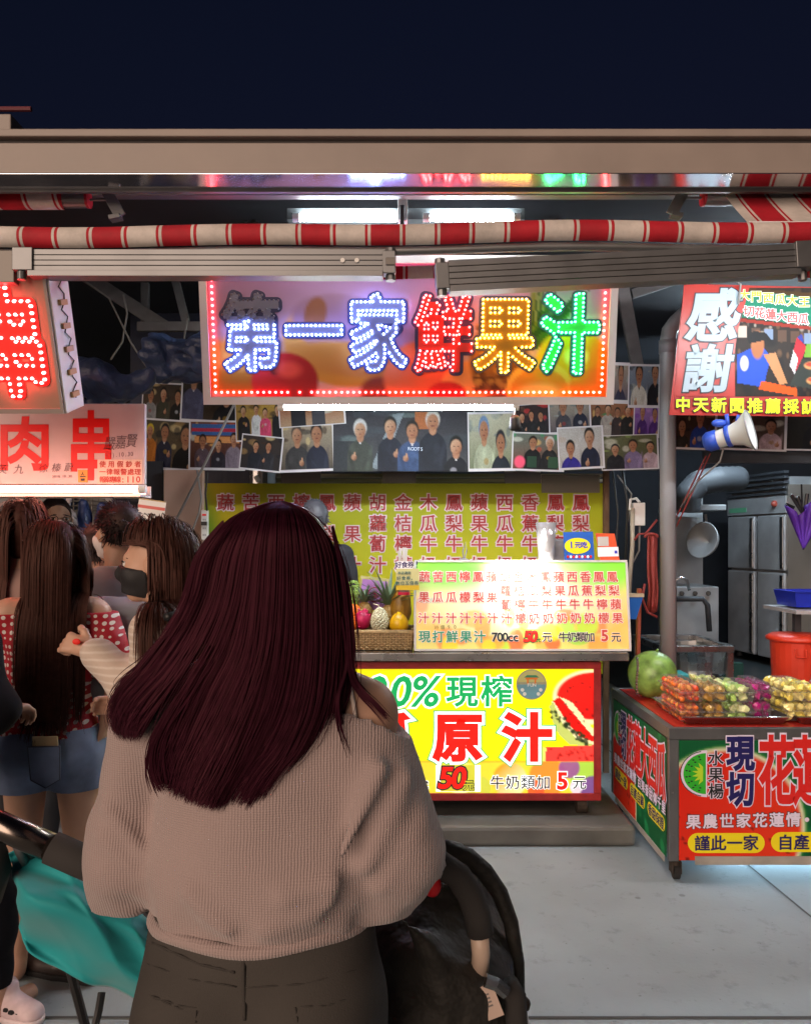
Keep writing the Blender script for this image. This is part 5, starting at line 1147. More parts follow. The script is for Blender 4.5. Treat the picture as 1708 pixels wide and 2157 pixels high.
q = MB(); a, b = P(1424, 1422, 5.2), P(1455, 1442, 5.2); q.boxb(a.x, b.x, 5.2, 5.4, .5, a.z); tag(q.o('turquoise_crate', M('turquoise_plastic', (.02, .34, .34), .4), bevel=.006), 'turquoise plastic crate half hidden behind the watermelon', 'crate')
q = MB(); a, b = P(1470, 1410, 6.2), P(1600, 1440, 6.2); q.boxb(a.x, b.x, 6.5, 6.58, .3, .62); tag(q.o('green_crate', M('dark_green_plastic', (.02, .08, .06), .5)), 'dark green crate standing under the sink', 'crate')
# umbrella, tray, bucket
YU = 5.3; hp = P(1688, 1042, YU); um = thing('umbrella', P(1690, 1160, YU), 'folded purple umbrella hanging upside down by the steel panel', 'umbrella')
m_pur = M('purple_cloth', '5a2ca8', .6, noise=(6, .2)); q = MB()
tip = P(1692, 1158, YU)
for i, (u0, v0, u1, v1) in enumerate(((1652, 1064, 1680, 1086), (1680, 1086, 1694, 1066), (1694, 1066, 1716, 1040), (1716, 1040, 1740, 1080))):
    a, b = P(u0, v0, YU - .02 * (i % 2)), P(u1, v1, YU + .05 * (i % 2)); G = []
    for f in np.linspace(0, 1, 8): 
        row = []
        for g_ in np.linspace(0, 1, 6):
            p = a.lerp(b, g_).lerp(tip, f ** .85); p.y -= .05 * math.sin(g_ * math.pi) * (1 - f); row.append(p)
        G.append(row)
    q.surf(G)
q.o('cloth', m_pur, um, smooth=True, solid=.003)
q = MB()
for u0, v0, u1, v1 in ((1655, 1062, 1672, 1070), (1666, 1042, 1690, 1080), (1680, 1046, 1692, 1082), (1700, 1040, 1694, 1090)): q.tube([P(u0, v0, YU + .02), P(u1, v1, YU + .02)], .012, 6)
q.tube([P(1688, 1020, YU), tip], .006, 6); q.o('ribs', m_black, um)
q = MB(); a, b = P(1674, 1247, 5.1), P(1760, 1280, 5.1); q.add([(a.x, 5.1, a.z), (b.x, 5.1, a.z), (b.x, 5.4, a.z), (a.x, 5.4, a.z), (a.x + .02, 5.12, b.z), (b.x - .02, 5.12, b.z), (b.x - .02, 5.38, b.z), (a.x + .02, 5.38, b.z)], [(0, 4, 5, 1), (1, 5, 6, 2), (2, 6, 7, 3), (3, 7, 4, 0), (4, 7, 6, 5)]); q.tube([(a.x, 5.1, a.z), (b.x, 5.1, a.z)], .008, 6); tag(q.o('blue_tray', M('royal_blue_plastic', '1c2ca8', .4), solid=.006), 'deep royal blue plastic tray on a small table at the right edge', 'tray')
tbt = thing('side_table', (b.x, 5.25, 0), 'small dark table carrying the royal blue tray', 'table')
q = MB(); q.boxb(a.x - .03, b.x + .3, 5.02, 5.48, b.z - .035, b.z - .012); q.o('table_top', M('pale_top', (.35, .36, .38), .5), tbt)
q = MB(); q.boxb(a.x + .05, a.x + .09, 5.20, 5.24, 0.003, b.z - .036); q.o('leg', m_dark2, tbt)
YR = 4.95; m_rb = M('red_bucket_plastic', 'c83820', .4); bc = P(1712, 1440, YR); bkt = thing('lidded_bucket', (bc.x, YR + .19, .45), 'large orange red plastic bucket with lid at the right edge', 'bucket'); zr = P(0, 1345, YR).z
q = MB(); q.lathe((bc.x, YR + .19, .45), (0, 0, 1), [(.001, 0), (.14, 0), (.165, zr - .47), (.001, zr - .47)], 28); q.o('bucket_body', m_rb, bkt, smooth=False)
q = MB(); q.lathe((bc.x, YR + .19, zr - .025), (0, 0, 1), [(.168, -.012), (.188, -.005), (.19, .012), (.16, .03), (.10, .036), (.001, .036)], 32); q.o('lid', m_rb, bkt, smooth=True)
q = MB(); q.tube([P(1676, 1368, YR), P(1677, 1385, YR), P(1698, 1386, YR), P(1698, 1370, YR)], .008, 6); q.o('handle', m_rb, bkt)
q = MB(); q.boxb(bc.x - .18, bc.x + .18, YR + .02, YR + .36, .42, .449); 
for sx_, sy_ in ((-1, -1), (1, -1), (-1, 1), (1, 1)): q.bar((bc.x + sx_ * .14, YR + .19 + sy_ * .13, .42), (bc.x + sx_ * .17, YR + .19 + sy_ * .16, .003), .04, .04)
tag(q.o('plastic_stool', m_white), 'plastic stool under the orange red bucket', 'stool')

for nm, lab, x0_, x1_, Y_l, z_l, mt in (('tube_lamp', 'shaded white tube lamp over the fruit cart behind the right awning arm', 1.50, 2.75, 3.74, 2.885, lamp('cart_tube', (.94, .97, 1), 95)), ('tube_lamp', 'added bluish fill tube hidden behind the thanks banner to light the back kitchen', 2.2, 3.4, 6.3, P(0, 800, 6.3).z, lamp('kitchen_fill_tube', (.70, .88, 1), 200))):  # the kitchen tube is an unseen fill added to brighten the refrigerator
    tg = thing(nm, (x0_, Y_l, z_l), lab, 'lamp'); q = MB(); q.tube([(x0_, Y_l, z_l), (x1_, Y_l, z_l)], .014, 12); q.o('tube', mt, tg)
    q = MB(); q.boxb(x0_ - .03, x1_ + .03, Y_l - .03, Y_l + .035, z_l + .022, z_l + .04); q.boxb(x0_ - .03, x0_ - .002, Y_l - .015, Y_l + .015, z_l - .018, z_l + .021); q.boxb(x1_ + .002, x1_ + .03, Y_l - .015, Y_l + .015, z_l - .018, z_l + .021)
    q.o('lamp_housing', m_white, tg)

# ------------------------------------------------------------------ fruit cart
cx0, cy0 = P(1409, 0, 3.8).x, 3.8; cz = P(0, 1535, 3.8).z; cw, cdp = 1.55, 1.06
ct = thing('fruit_cart', (cx0 + cw / 2, cy0 + cdp / 2, 0), 'fruit cart with green and red watermelon print panels and steel edges', 'cart')
q = MB(); q.boxb(cx0 + .03, cx0 + cw - .03, cy0 + .03, cy0 + cdp - .03, .10, cz - .012); q.o('cart_body', m_steeld, ct)
q = MB(); q.boxb(cx0 + .04, cx0 + cw - .04, cy0 + .04, cy0 + cdp - .04, cz - .011, cz - .001); q.o('red_top', M('red_oilcloth', (.50, .03, .02), .25), ct)
q = MB(); e = .052
for bx in ((cx0, cx0 + cw, cy0, cy0 + .035), (cx0, cx0 + .035, cy0 + .0355, cy0 + cdp - .0355), (cx0, cx0 + cw, cy0 + cdp - .035, cy0 + cdp)): q.boxb(*bx, cz - e, cz)
q.boxb(cx0, cx0 + .045, cy0 - .002, cy0 + .028, .10, cz - e - .001); q.boxb(cx0 - .002, cx0 + .028, cy0 + cdp - .04, cy0 + cdp, .10, cz - e - .001)
for z in (.62, .42, .22): q.tube([(cx0 + .02, cy0 - .002, z), (cx0 + .02, cy0 - .006, z)], .006, 8)
q.o('edge_trim', m_alu, ct, bevel=.002)
q = MB(); q.boxb(cx0 + .12, cx0 + cw, cy0 - .006, cy0 - .002, .085, .125); q.boxb(cx0 - .005, cx0 - .001, cy0 + .06, cy0 + cdp - .1, .075, .105); q.o('loose_strip', M('dirty_strip', (.38, .36, .32), .5, noise=(8, .3)), ct)
def cart_print(w, h, n):
    cv = Cv(n, int(n * h / w), '0c5c34'); r2 = random.Random(5); ar = h / w
    for _ in range(46):
        x, y = r2.random(), r2.random(); cv.ell(x, y, r2.uniform(.02, .06), r2.uniform(.05, .12) / ar * .35, r2.choice(['0a4c2a', '147a44', '0e6838', '083c22', '1c8c50']), .5, r2.uniform(-1, 1), al=.8)
    return cv
def melon(cv, cx, cy, rx, ry):
    cv.ell(cx, cy, rx * 1.07, ry * 1.07, '3c9440', .03).ell(cx, cy, rx * 1.045, ry * 1.045, 'd8e4c0', .03).ell(cx, cy, rx, ry, 'd82414', .05, c2='e03c20')
    for _ in range(26):
        a = rnd.uniform(0, 6.28); r = rnd.uniform(.35, .95); cv.ell(cx + rx * r * math.cos(a), cy + ry * r * math.sin(a), .006, .014, '500c08', .3, al=.8)
ffr = Fr((cx0, cy0 - .001, 0)); PX0, PX1, PZ0, PZ1 = .046, cw, .105, cz - e - .003
cv = cart_print(PX1 - PX0, PZ1 - PZ0, 170); fu = lambda u, v: ((ffr.uv(u, v)[0] - PX0) / (PX1 - PX0), 1 - (ffr.uv(u, v)[1] - PZ0) / (PZ1 - PZ0))
c = fu(1530, 1745); rx = fu(1690, 0)[0] - c[0]; melon(cv, c[0], c[1], rx, fu(0, 1905)[1] - c[1]); c = fu(2050, 1745); melon(cv, c[0], c[1], rx, fu(0, 1905)[1] - fu(0, 1745)[1])
cv.o('front_panel', ffr, PX0, PX1, PZ0, PZ1, .001, m_print, ct)
i_out = ink('pale_lilac', 'e4dcf4'); i_pill = ink('pill_yellow', 'f0e010')
def pill(q, f, u0, v0, u1, v1, c, mi):
    a0, a1, b0, b1 = f.box(u0, v0, u1, v1); r = (b1 - b0) / 2; m = (b0 + b1) / 2
    q.prism(f, [(a1 - r + r * math.sin(t), m - r * math.cos(t)) for t in np.linspace(0, math.pi, 12)] + [(a0 + r - r * math.sin(t), m + r * math.cos(t)) for t in np.linspace(0, math.pi, 12)], c, c + .001, mi)
q = MB()
for ch, v in zip('水果楊', (1597, 1632, 1666)): T(q, ffr, ch, (1507, v), (1507, v), 31, [(.06, 0), (.014, 3)])
for ch, v in zip('現切', (1586, 1661)): T(q, ffr, ch, (1559, v), (1559, v), 70, [(.075, 0), (.038, 1)], sx=.78)
for i, ch in enumerate('花蓮大西瓜'): T(q, ffr, ch, (1636 + i * 72, 1622), (1636 + i * 72, 1622), 140, [(.055, 0), (.030, 2)], sx=.52)
T(q, ffr, '果農世家花蓮情', (1460, 1731), (1670, 1726), 29, [(.065, 3), (.028, 0)]); T(q, ffr, '百果香甜傳千里', (1730, 1726), (1940, 1722), 29, [(.065, 3), (.028, 0)]); T(q, ffr, '‧', (1699, 1727), (1699, 1727), 29, [(.05, 0)])
for i, s in enumerate(('謹此一家', '自產自銷', '香甜保證')):
    u = 1448 + i * 175; pill(q, ffr, u, 1755 - i * 2, u + 162, 1797 - i * 2, .0025, 4); T(q, ffr, s, (u + 30, 1776 - i * 2), (u + 132, 1775 - i * 2), 31, [(.022, 1)], lift=.006)
LW = [i_out, i_navy, M('cart_red', 'd8201a', .45), i_black, i_pill]
q.o('front_lettering', LW, ct)
def kiwi(q, f, cu, cvv, hw, hh):                       # half melon emblem
    a0, a1, b0, b1 = f.box(cu - hw, cvv - hh, cu + hw, cvv + hh); rx, ry, m, ax_ = (a1 - a0), (b1 - b0) / 2, (b0 + b1) / 2, a1
    half = lambda k, n=22: [(ax_ - rx * k * math.sin(t), m + ry * k * math.cos(t)) for t in np.linspace(0, math.pi, n)]
    q.prism(f, half(1.12) + [(ax_ + rx * .06, m - ry * 1.12), (ax_ + rx * .06, m + ry * 1.12)], .0012, .0022, 0); q.prism(f, half(.98), .0022, .003, 1)
    core = []
    for i, t in enumerate(np.linspace(.35, math.pi - .35, 13)): k = .62 if i % 2 else .36; core.append((ax_ - rx * k * math.sin(t), m + ry * k * math.cos(t)))
    q.prism(f, core, .003, .0036, 2)
    for t in np.linspace(.35, math.pi - .35, 8):
        for k in (.72, .86) if rx > .03 else (.78,): q.prism(Fr(f.w(ax_ - rx * k * math.sin(t), m + ry * k * math.cos(t)), f.x, f.y), [(.006 * math.cos(w), .0035 * math.sin(w)) for w in np.linspace(0, 6.28, 8)[:-1]], .003, .004, 3)
    for i in range(14):
        t0, t1 = math.pi * (.05 + .9 * i / 14), math.pi * (.05 + .9 * (i + 1) / 14); V = [f.w(ax_ - rx * k * math.sin(t) - .004, m + ry * k * math.cos(t), .003) for t in (t0, t1) for k in (1.06, 1.10)]; q.add(V, [(0, 1, 3, 2)], 3)
KW = [i_out, M('emblem_green', '2cb428', .5), M('emblem_lime', 'b8e02c', .5), i_black]
q = MB(); kiwi(q, ffr, 1462, 1630, 24, 44); q.o('front_emblem', KW, ct)
fsd = Fr((cx0 - .001, cy0, 0), (0, -1, 0)); SX0, SX1 = -cdp + .05, -.03
cv = cart_print(SX1 - SX0, PZ1 - PZ0, 120); melon(cv, .18, .92, .30, .62); cv.o('side_panel', fsd, SX0, SX1, PZ0, PZ1, .001, m_print, ct)
W = SX1 - SX0; sp_xy = lambda fx, fz: (SX0 + fx * W, PZ0 + fz * (PZ1 - PZ0)); q = MB()
def TS(s, fx0, fz0, fx1, fz1, h, layers, sx=1.):
    n = len(s)
    for i, ch in enumerate(s):
        f = i / max(1, n - 1); a, b = sp_xy(fx0 + (fx1 - fx0) * f, fz0 + (fz1 - fz0) * f)
        for j, (bev, mi) in enumerate(layers): put(q, fsd, ch, a, b, h, bev, .004 + .0022 * j, mi, sx)
TS('現切', .245, .83, .245, .60, .14, [(.08, 0), (.036, 1)], .8); TS('花蓮大西瓜', .38, .70, .93, .70, .29, [(.06, 0), (.03, 2)], .50); TS('水果楊', .155, .86, .155, .62, .055, [(.06, 0), (.016, 3)])
TS('果農世家花蓮情', .07, .405, .47, .405, .062, [(.07, 3), (.028, 0)]); TS('百果香甜傳千里', .56, .405, .97, .405, .062, [(.07, 3), (.028, 0)])
for i, s in enumerate(('謹此一家', '自產自銷', '香甜保證')):
    a0, b0 = sp_xy(.04 + i * .33, .19); a1, b1 = sp_xy(.32 + i * .33, .32); r = (b1 - b0) / 2; m = (b0 + b1) / 2
    q.prism(fsd, [(a1 - r + r * math.sin(t), m - r * math.cos(t)) for t in np.linspace(0, math.pi, 12)] + [(a0 + r - r * math.sin(t), m + r * math.cos(t)) for t in np.linspace(0, math.pi, 12)], .0025, .0035, 4)
    TS(s, .085 + i * .33, .255, .275 + i * .33, .255, .062, [(.022, 1)])
q.o('side_lettering', LW, ct)
q = MB(); a, b = sp_xy(.07, .74); f_ = fsd; rx, ry = .075, .085
half = lambda k, n=20: [(a + .04 - rx * k * math.sin(t), b + ry * k * math.cos(t)) for t in np.linspace(0, math.pi, n)]
q.prism(fsd, half(1.12), .0012, .0022, 0); q.prism(fsd, half(.98), .0022, .003, 1); q.prism(fsd, half(.4), .003, .0036, 2); q.o('side_emblem', KW, ct)
for x, y in ((cx0 + .045, cy0 + .05), (cx0 + cw - .06, cy0 + .05), (cx0 + .045, cy0 + cdp - .06), (cx0 + cw - .06, cy0 + cdp - .06)):
    q = MB(); q.lathe((x, y, .115), (0, 0, -1), [(.001, 0), (.032, 0), (.032, .02), (.024, .03), (.024, .055)], 12); q.boxb(x - .022, x - .017, y - .03, y + .025, .03, .09); q.boxb(x + .017, x + .022, y - .03, y + .025, .03, .09); q.lathe((x - .013, y - .01, .036), (1, 0, 0), [(.001, 0), (.034, 0), (.034, .026), (.001, .026)], 16, 1); q.o('caster', [m_rust, m_rubber], ct)
# lit tube under the cart that makes the floor shine
p0, p1 = Vector((cx0 + .35, cy0 + .42, .075)), Vector((cx0 + 1.5, cy0 + .42, .075))
q = MB(); q.tube([p0, p1], .013, 10); tb_ = q.o('under_cart_lamp', lamp('cool_tube', (.50, .80, 1), 42)); tag(tb_, 'cool white tube lamp fixed beneath the fruit cart', 'lamp')
# watermelon
wm = P(1374, 1415, 4.55); m_wm = M('melon_skin', (.26, .46, .10), .35, noise=(15, .62), bump=(14, .12, .01))
q = MB(); r = 50.5 * 4.55 / FP; wz = cz + r * .97; q.ball((wm.x, 4.55, wz), (r, r, r * .985), 36); q.tube([(wm.x + .02, 4.55, wz + r * .97), (wm.x + .03, 4.54, wz + r * 1.05)], .006, 6); tag(q.o('watermelon', m_wm, smooth=True), 'whole round green watermelon on the back corner of the fruit cart', 'watermelon')
q = MB()
for i in range(12): c = P(1342 + 1.2 * math.sin(i * .6), 1388 + i * 6.5, 4.40); q.ball(c, (.008, .006, .011), 6)
tag(q.o('chain', m_steel), 'small hanging chain at the left of the watermelon', 'chain')
# fruit trays and clear boxes
def tray(u0, u1, lab):
    y0, y1 = 3.86, 4.36; x0 = (u0 - 854) * 4.02 / FP; x1 = (u1 - 854) * 4.0 / FP; z0 = cz + .002; q = MB(); w = .03
    V = [(x0 + .03, y0 + .03, z0), (x1 - .03, y0 + .03, z0), (x1 - .03, y1 - .03, z0), (x0 + .03, y1 - .03, z0), (x0 + .008, y0 + .008, z0 + .038), (x1 - .008, y0 + .008, z0 + .038), (x1 - .008, y1 - .008, z0 + .038), (x0 + .008, y1 - .008, z0 + .038), (x0, y0, z0 + .036), (x1, y0, z0 + .036), (x1, y1, z0 + .036), (x0, y1, z0 + .036)]
    q.add(V, [(0, 1, 2, 3)] + [(i, (i + 1) % 4, 4 + (i + 1) % 4, 4 + i) for i in range(4)] + [(4 + i, 4 + (i + 1) % 4, 8 + (i + 1) % 4, 8 + i) for i in range(4)])
    return tag(q.o('steel_tray', m_steel, solid=.002), lab, 'tray', 'steel trays on the fruit cart')
tray(1414, 1640, 'steel tray holding the orange, green and magenta fruit boxes'); tray(1648, 1900, 'steel tray at the right edge holding yellow and pink fruit')
m_clear = bpy.data.materials.new('clear_plastic'); m_clear.use_nodes = True; nt = m_clear.node_tree; nt.nodes.clear()
_o = nt.nodes.new('ShaderNodeOutputMaterial'); _t = nt.nodes.new('ShaderNodeBsdfTransparent'); _g = nt.nodes.new('ShaderNodeBsdfGlossy'); _x = nt.nodes.new('ShaderNodeMixShader'); _f = nt.nodes.new('ShaderNodeLayerWeight')
_t.inputs[0].default_value = (.985, .985, .985, 1); _g.inputs['Roughness'].default_value = .12; _f.inputs[0].default_value = .35
_mr = nt.nodes.new('ShaderNodeMapRange'); _mr.inputs[3].default_value = .05; _mr.inputs[4].default_value = .55
nt.links.new(_f.outputs['Fresnel'], _mr.inputs[0]); nt.links.new(_mr.outputs[0], _x.inputs[0]); _d = nt.nodes.new('ShaderNodeBsdfDiffuse'); _d.inputs[0].default_value = (.9, .9, .9, 1); _y = nt.nodes.new('ShaderNodeMixShader'); _y.inputs[0].default_value = .05; nt.links.new(_t.outputs[0], _y.inputs[1]); nt.links.new(_d.outputs[0], _y.inputs[2]); nt.links.new(_y.outputs[0], _x.inputs[1]); nt.links.new(_g.outputs[0], _x.inputs[2]); nt.links.new(_x.outputs[0], _o.inputs[0])
def fruit_box(x0, x1, y0, y1, z, h, cols, lab, dome=True, size=.016):
    tg = thing('fruit_box', ((x0 + x1) / 2, (y0 + y1) / 2, z), lab, 'fruit box', 'clear boxes of cut fruit'); q = MB()
    for zz, e0, e1, hh in ((z, .014, .004, h * .55), (z + h * .56, .004, .018, h * .42)):
        V = [(x, y, w) for w, e in ((zz, e0), (zz + hh, e1)) for x, y in ((x0 + e, y0 + e), (x1 - e, y0 + e), (x1 - e, y1 - e), (x0 + e, y1 - e))]
        top = (zz > z + .001); q.add(V, [(i, (i + 1) % 4, 4 + (i + 1) % 4, 4 + i) for i in range(4)] + ([(4, 5, 6, 7)] if top else [(3, 2, 1, 0)]))
    for (a, b) in (((x0, y0), (x1, y0)), ((x1, y0), (x1, y1)), ((x1, y1), (x0, y1)), ((x0, y1), (x0, y0))): q.tube([(a[0], a[1], z + h * .555), (b[0], b[1], z + h * .555)], .0035, 5)
    q.o('clear_shell', m_clear, tg, bevel=.004)
    q = MB(); lay = max(1, int(h / (size * 1.7)))
    for k in range(lay):
        zz = z + .004 + size * .8 + k * size * 1.55
        if zz > z + h * .86: break
        for yy in np.arange(y0 + .022, y1 - .015, size * 2.0):
            for xx in np.arange(x0 + .022, x1 - .015, size * 2.0):
                R3 = Matrix.Rotation(rnd.uniform(0, 3), 3, Vector((rnd.random(), rnd.random(), rnd.random() + .01)).normalized())
                q.ball((xx + rnd.uniform(-.005, .005), yy + rnd.uniform(-.005, .005), zz), (size * rnd.uniform(.8, 1.35), size * rnd.uniform(.7, 1.1), size * rnd.uniform(.5, 1)), 6 if size > .0165 else 8, rnd.randrange(len(cols)), .26 if size > .0165 else .06, R3)
    tag(q.o('cut_fruit', cols, tg, smooth=size < .0165 and len(cols) == 3), kind='stuff')
fm_ = lambda n, c: M(n, c, .28, noise=(40, .12), spec=.6)
c_or = [fm_('tomato_orange', 'f07828'), fm_('tomato_red', 'e85020'), fm_('kumquat', 'f49c3c')]; c_br = [fm_('longan', 'b88c40'), fm_('longan2', 'cca85c')]; c_gr = [fm_('guava', 'd4ec90'), fm_('guava2', 'bce478'), fm_('pale_green', 'e8f0b0')]; c_mg = [fm_('dragon_red', 'c41c88'), fm_('dragon_deep', '98146c')]; c_ye = [fm_('pineapple_yellow', 'fce870'), fm_('pineapple_pale', 'fcf09c')]; c_pk = [fm_('melon_pink', 'f47c80'), fm_('melon_red', 'f06470')]; c_ly = [fm_('starfruit', 'e8ec9c'), fm_('starfruit2', 'dce48c')]
ux = lambda u, Y: (u - 854) * Y / FP
zt = cz + .006
for u0, u1, y0, y1, colL, colU, nm in ((1424, 1478, 3.90, 4.24, c_or, c_or, 'orange tomatoes'), (1481, 1525, 3.90, 4.12, c_br, c_br, 'brown longans'), (1528, 1584, 3.90, 4.14, c_gr, c_gr, 'light green guava'), (1500, 1548, 4.15, 4.33, c_ly, c_ly, 'pale yellow starfruit'), (1587, 1630, 3.95, 4.20, c_mg, c_mg, 'magenta dragon fruit')):
    for lvl, cl in ((0, colL), (1, colU)):
        fruit_box(ux(u0, 3.95) + lvl * .004, ux(u1, 3.95) + lvl * .006, y0 + lvl * .01, y1 + lvl * .01, zt + lvl * .092, .089, cl, ('upper' if lvl else 'lower') + ' clear box of ' + nm + ' on the steel tray', size=.016 if cl is c_or else .024)
for lvl in (0, 1): fruit_box(ux(1650, 3.95), ux(1716, 3.95), 3.92, 4.2, zt + lvl * .092, .089, c_ye, ('upper' if lvl else 'lower') + ' clear box of yellow pineapple on the right tray', size=.026)
bg_ = thing('fruit_bag', (ux(1770, 3.97), 4.05, zt), 'heap of pink watermelon pieces in a clear bag at the right edge', 'bag')
q = MB()
for i in range(150):
    a = rnd.uniform(0, 6.28); r = .16 * math.sqrt(rnd.random()); zz = zt + .02 + (1 - (r / .17) ** 2) * .13 * rnd.random(); R3 = Matrix.Rotation(rnd.uniform(0, 3), 3, Vector((rnd.random(), rnd.random(), .3)).normalized()); q.ball((ux(1775, 3.97) + r * math.cos(a) * .8, 4.06 + r * math.sin(a), zz), (.024, .02, .016), 6, rnd.randrange(2), .1, R3)
tag(q.o('cut_fruit', c_pk, bg_), kind='stuff')
s = Sdf((ux(1775, 3.97) - .25, 3.80, zt - .05), (ux(1775, 3.97) + .25, 4.36, zt + .32), .012); s.ell((ux(1775, 3.97), 4.06, zt + .06), (.155, .19, .11), .02); s.cone((ux(1772, 3.97), 4.1, zt + .12), (ux(1748, 3.97), 4.12, zt + .24), .05, .02, .06); s.wave(.012, 60, 4); s.cut((0, 0, zt + .002), (0, 0, -1)); s.o('clear_bag', m_clear, bg_)

# ------------------------------------------------------------------ inside the skewer stall at left
q = MB(); q.boxb(P(-250, 0, 5.6).x, P(222, 0, 5.6).x, 5.6, 5.65, 0, P(0, 1030, 5.6).z); tag(q.o('grey_partition', M('grey_sheet', (.17, .17, .17), .6, noise=(2, .2))), 'plain grey partition at the back of the skewer stall', 'wall')
q = MB(); q.boxb(P(222, 0, 5.5).x, P(235, 0, 5.5).x, 5.5, 5.56, 0, P(0, 1036, 5.5).z); tag(q.o('white_upright', m_whitep), 'white upright at the right end of the grey partition', 'post')
q = MB()
for k in range(4): a, b = P(150, 1046 + k * 10, 5.45), P(222, 1046 + k * 10 + 2 * (k % 2), 5.45); q.tube([a, a.lerp(b, .5) + Vector((0, 0, .01)), b], .006, 6)
for k in range(6): q.tube([P(155 + k * 13, 1044, 5.46), P(155 + k * 13, 1082, 5.46)], .006, 6)
tag(q.o('wire_rack', m_alud), 'wire rack on the grey partition above the hanging raincoats', 'rack')
m_rain = M('navy_raincoat', (.03, .05, .16), .4, bump=(18, .5, .02))
for i, (u, v, w, h, lab) in enumerate(((175, 1098, 20, 44, 'navy blue raincoat hanging on a hook in the skewer stall'), (217, 1095, 15, 40, 'second blue raincoat hanging behind the short haired man'))):
    s = Sdf(P(u - w * 1.6, v + h * 1.6, 5.3) - Vector((0, .1, 0)), P(u + w * 1.6, v - h * 1.4, 5.3) + Vector((0, .12, 0)), .014); s.cone(P(u, v - h * .75, 5.3), P(u, v + h * .9, 5.3), .03, w * .0030, .04); s.cone(P(u - 4, v - h * .3, 5.3), P(u - w * .7, v + h * .8, 5.3), .03, .05, .05); s.wave(.016, 42, i); V, F = s.mesh(); tag(mk('raincoat', V, F.tolist(), m_rain, None, True), lab, 'raincoat')
q = MB(); a, b = P(128, 1042, 5.5), P(153, 1075, 5.5); q.boxb(a.x, b.x, 5.40, 5.55, b.z, a.z); tag(q.o('blue_carton', M('dull_blue', (.02, .04, .14), .6)), 'dark blue carton left of the hanging raincoats', 'box')
q = MB(); s0 = P(140, 1098, 5.2); q.ball(s0, (.07, .06, .08), 12, 0, .12); q.tube([s0 + Vector((0, 0, .06)), s0 + Vector((.02, 0, .16))], .018, 8); tag(q.o('plastic_bag', M('milky_plastic', (.5, .42, .42), .3)), 'knotted milky plastic bag beside the navy raincoat', 'bag')
f3 = Fr(P(318, 1078, 3.7), (1, 0, -.14), (.14, 0, 1)); q = MB(); q.fbox(f3, -.062, .062, -.06, .055, -.003, 0, 0); q.fbox(f3, -.062, .062, .012, .026, 0, .001, 1); q.fbox(f3, -.062, .062, .05, .055, .0, .002, 2)
T(q, f3, '第一家烤肉店', (305, 1082), (326, 1085), 4, [(.01, 3)], lift=.002); tag(q.o('paper_notice', [m_white, M('pale_red', (.62, .12, .10), .5), m_wick, i_black]), 'white paper notice with a red stripe behind the masked woman', 'notice')

# ------------------------------------------------------------------ people
def skin(n, c): return M(n, c, .5, noise=(14, .08), spec=.4)
m_skin = skin('skin', (.50, .30, .21)); m_skin2 = skin('skin_tan', (.42, .24, .16))
def hairmat(n, c, rough=.34, spec=.5): return M(n, c, rough + .20, spec=spec * .5, noise=(60, .35), aniso=.4, tintspec=(1, .62, .52))
m_hdark = hairmat('hair_dark', (.022, .014, .014)); m_hbrown = hairmat('hair_brown', (.046, .018, .014)); m_hblack = hairmat('hair_black', (.014, .012, .013))
m_hred = M('hair_burgundy', (.024, .0042, .0100), .48, spec=.21, noise=(60, .4), aniso=.4, tintspec=(1, .34, .42))
m_eye = M('eye_dark', (.02, .012, .01), .15); m_lip = M('lip', (.40, .12, .10), .4); m_ewhite = M('eye_white', (.7, .68, .66), .3)

def ribbons(mb, paths, normals, w, taper=.5, mi=0):
    """paths (n, k, 3), outward normals (n, k, 3): flat tapered strands"""
    n, k = paths.shape[:2]
    tg = np.gradient(paths, axis=1); tg /= np.linalg.norm(tg, axis=2, keepdims=True) + 1e-9
    side = np.cross(tg, normals); side /= np.linalg.norm(side, axis=2, keepdims=True) + 1e-9
    ww = (np.asarray(w).reshape(-1, 1) * np.interp(np.arange(k) / (k - 1), [0, .1, .6, 1], [.6, 1, 1, 1 - taper])[None])[..., None]
    A = paths - side * ww / 2; B = paths + side * ww / 2
    V = np.stack([A, B], 2).reshape(-1, 3)
    i = (np.arange(n)[:, None] * k + np.arange(k - 1)[None]).ravel() * 2
    F = np.stack([i, i + 1, i + 3, i + 2], 1)
    mb.add(V, F.tolist(), mi)

def hand(S, wr, d, palm, curl, s=1., thumb=1):
    """wrist, finger direction, palm normal; fingers curl towards the palm normal; thumb=+1/-1 chooses the side"""
    d = Vector(d).normalized(); n = Vector(palm); n = (n - d * n.dot(d)).normalized(); x = d.cross(n) * thumb
    w = Vector(wr); S.cone(w - d * .02 * s, w + d * .03 * s, .024 * s, .026 * s, .015)
    for j in (-1, 0, 1): S.cone(w + d * .02 * s + x * .010 * j * s, w + d * .082 * s + x * .021 * j * s, .016 * s, .0125 * s, .012)
    for j, L in zip((1.5, .5, -.5, -1.5), (.88, 1.0, .93, .74)):
        p = w + d * .083 * s + x * .0165 * j * s; a = 0; r = .0088
        for seg, l in enumerate((.040, .026, .021)):
            a += curl * (.75, 1.0, .8)[seg] + .05 * j * curl
            q = p + (d * math.cos(a) + n * math.sin(a)) * l * L * s; S.cone(p, q, r * s, (r - .0008) * s, .003); p = q; r -= .0008
    p = w + d * .022 * s + x * .022 * s
    for seg, l in enumerate((.036, .030, .024)):
        a = curl * .5 * seg; q = p + ((d * .72 + x * .62).normalized() * math.cos(a) + (n - x * .5) * math.sin(a) * .8).normalized() * l * s; S.cone(p, q, (.0115 - .001 * seg) * s, (.0105 - .001 * seg) * s, .006); p = q

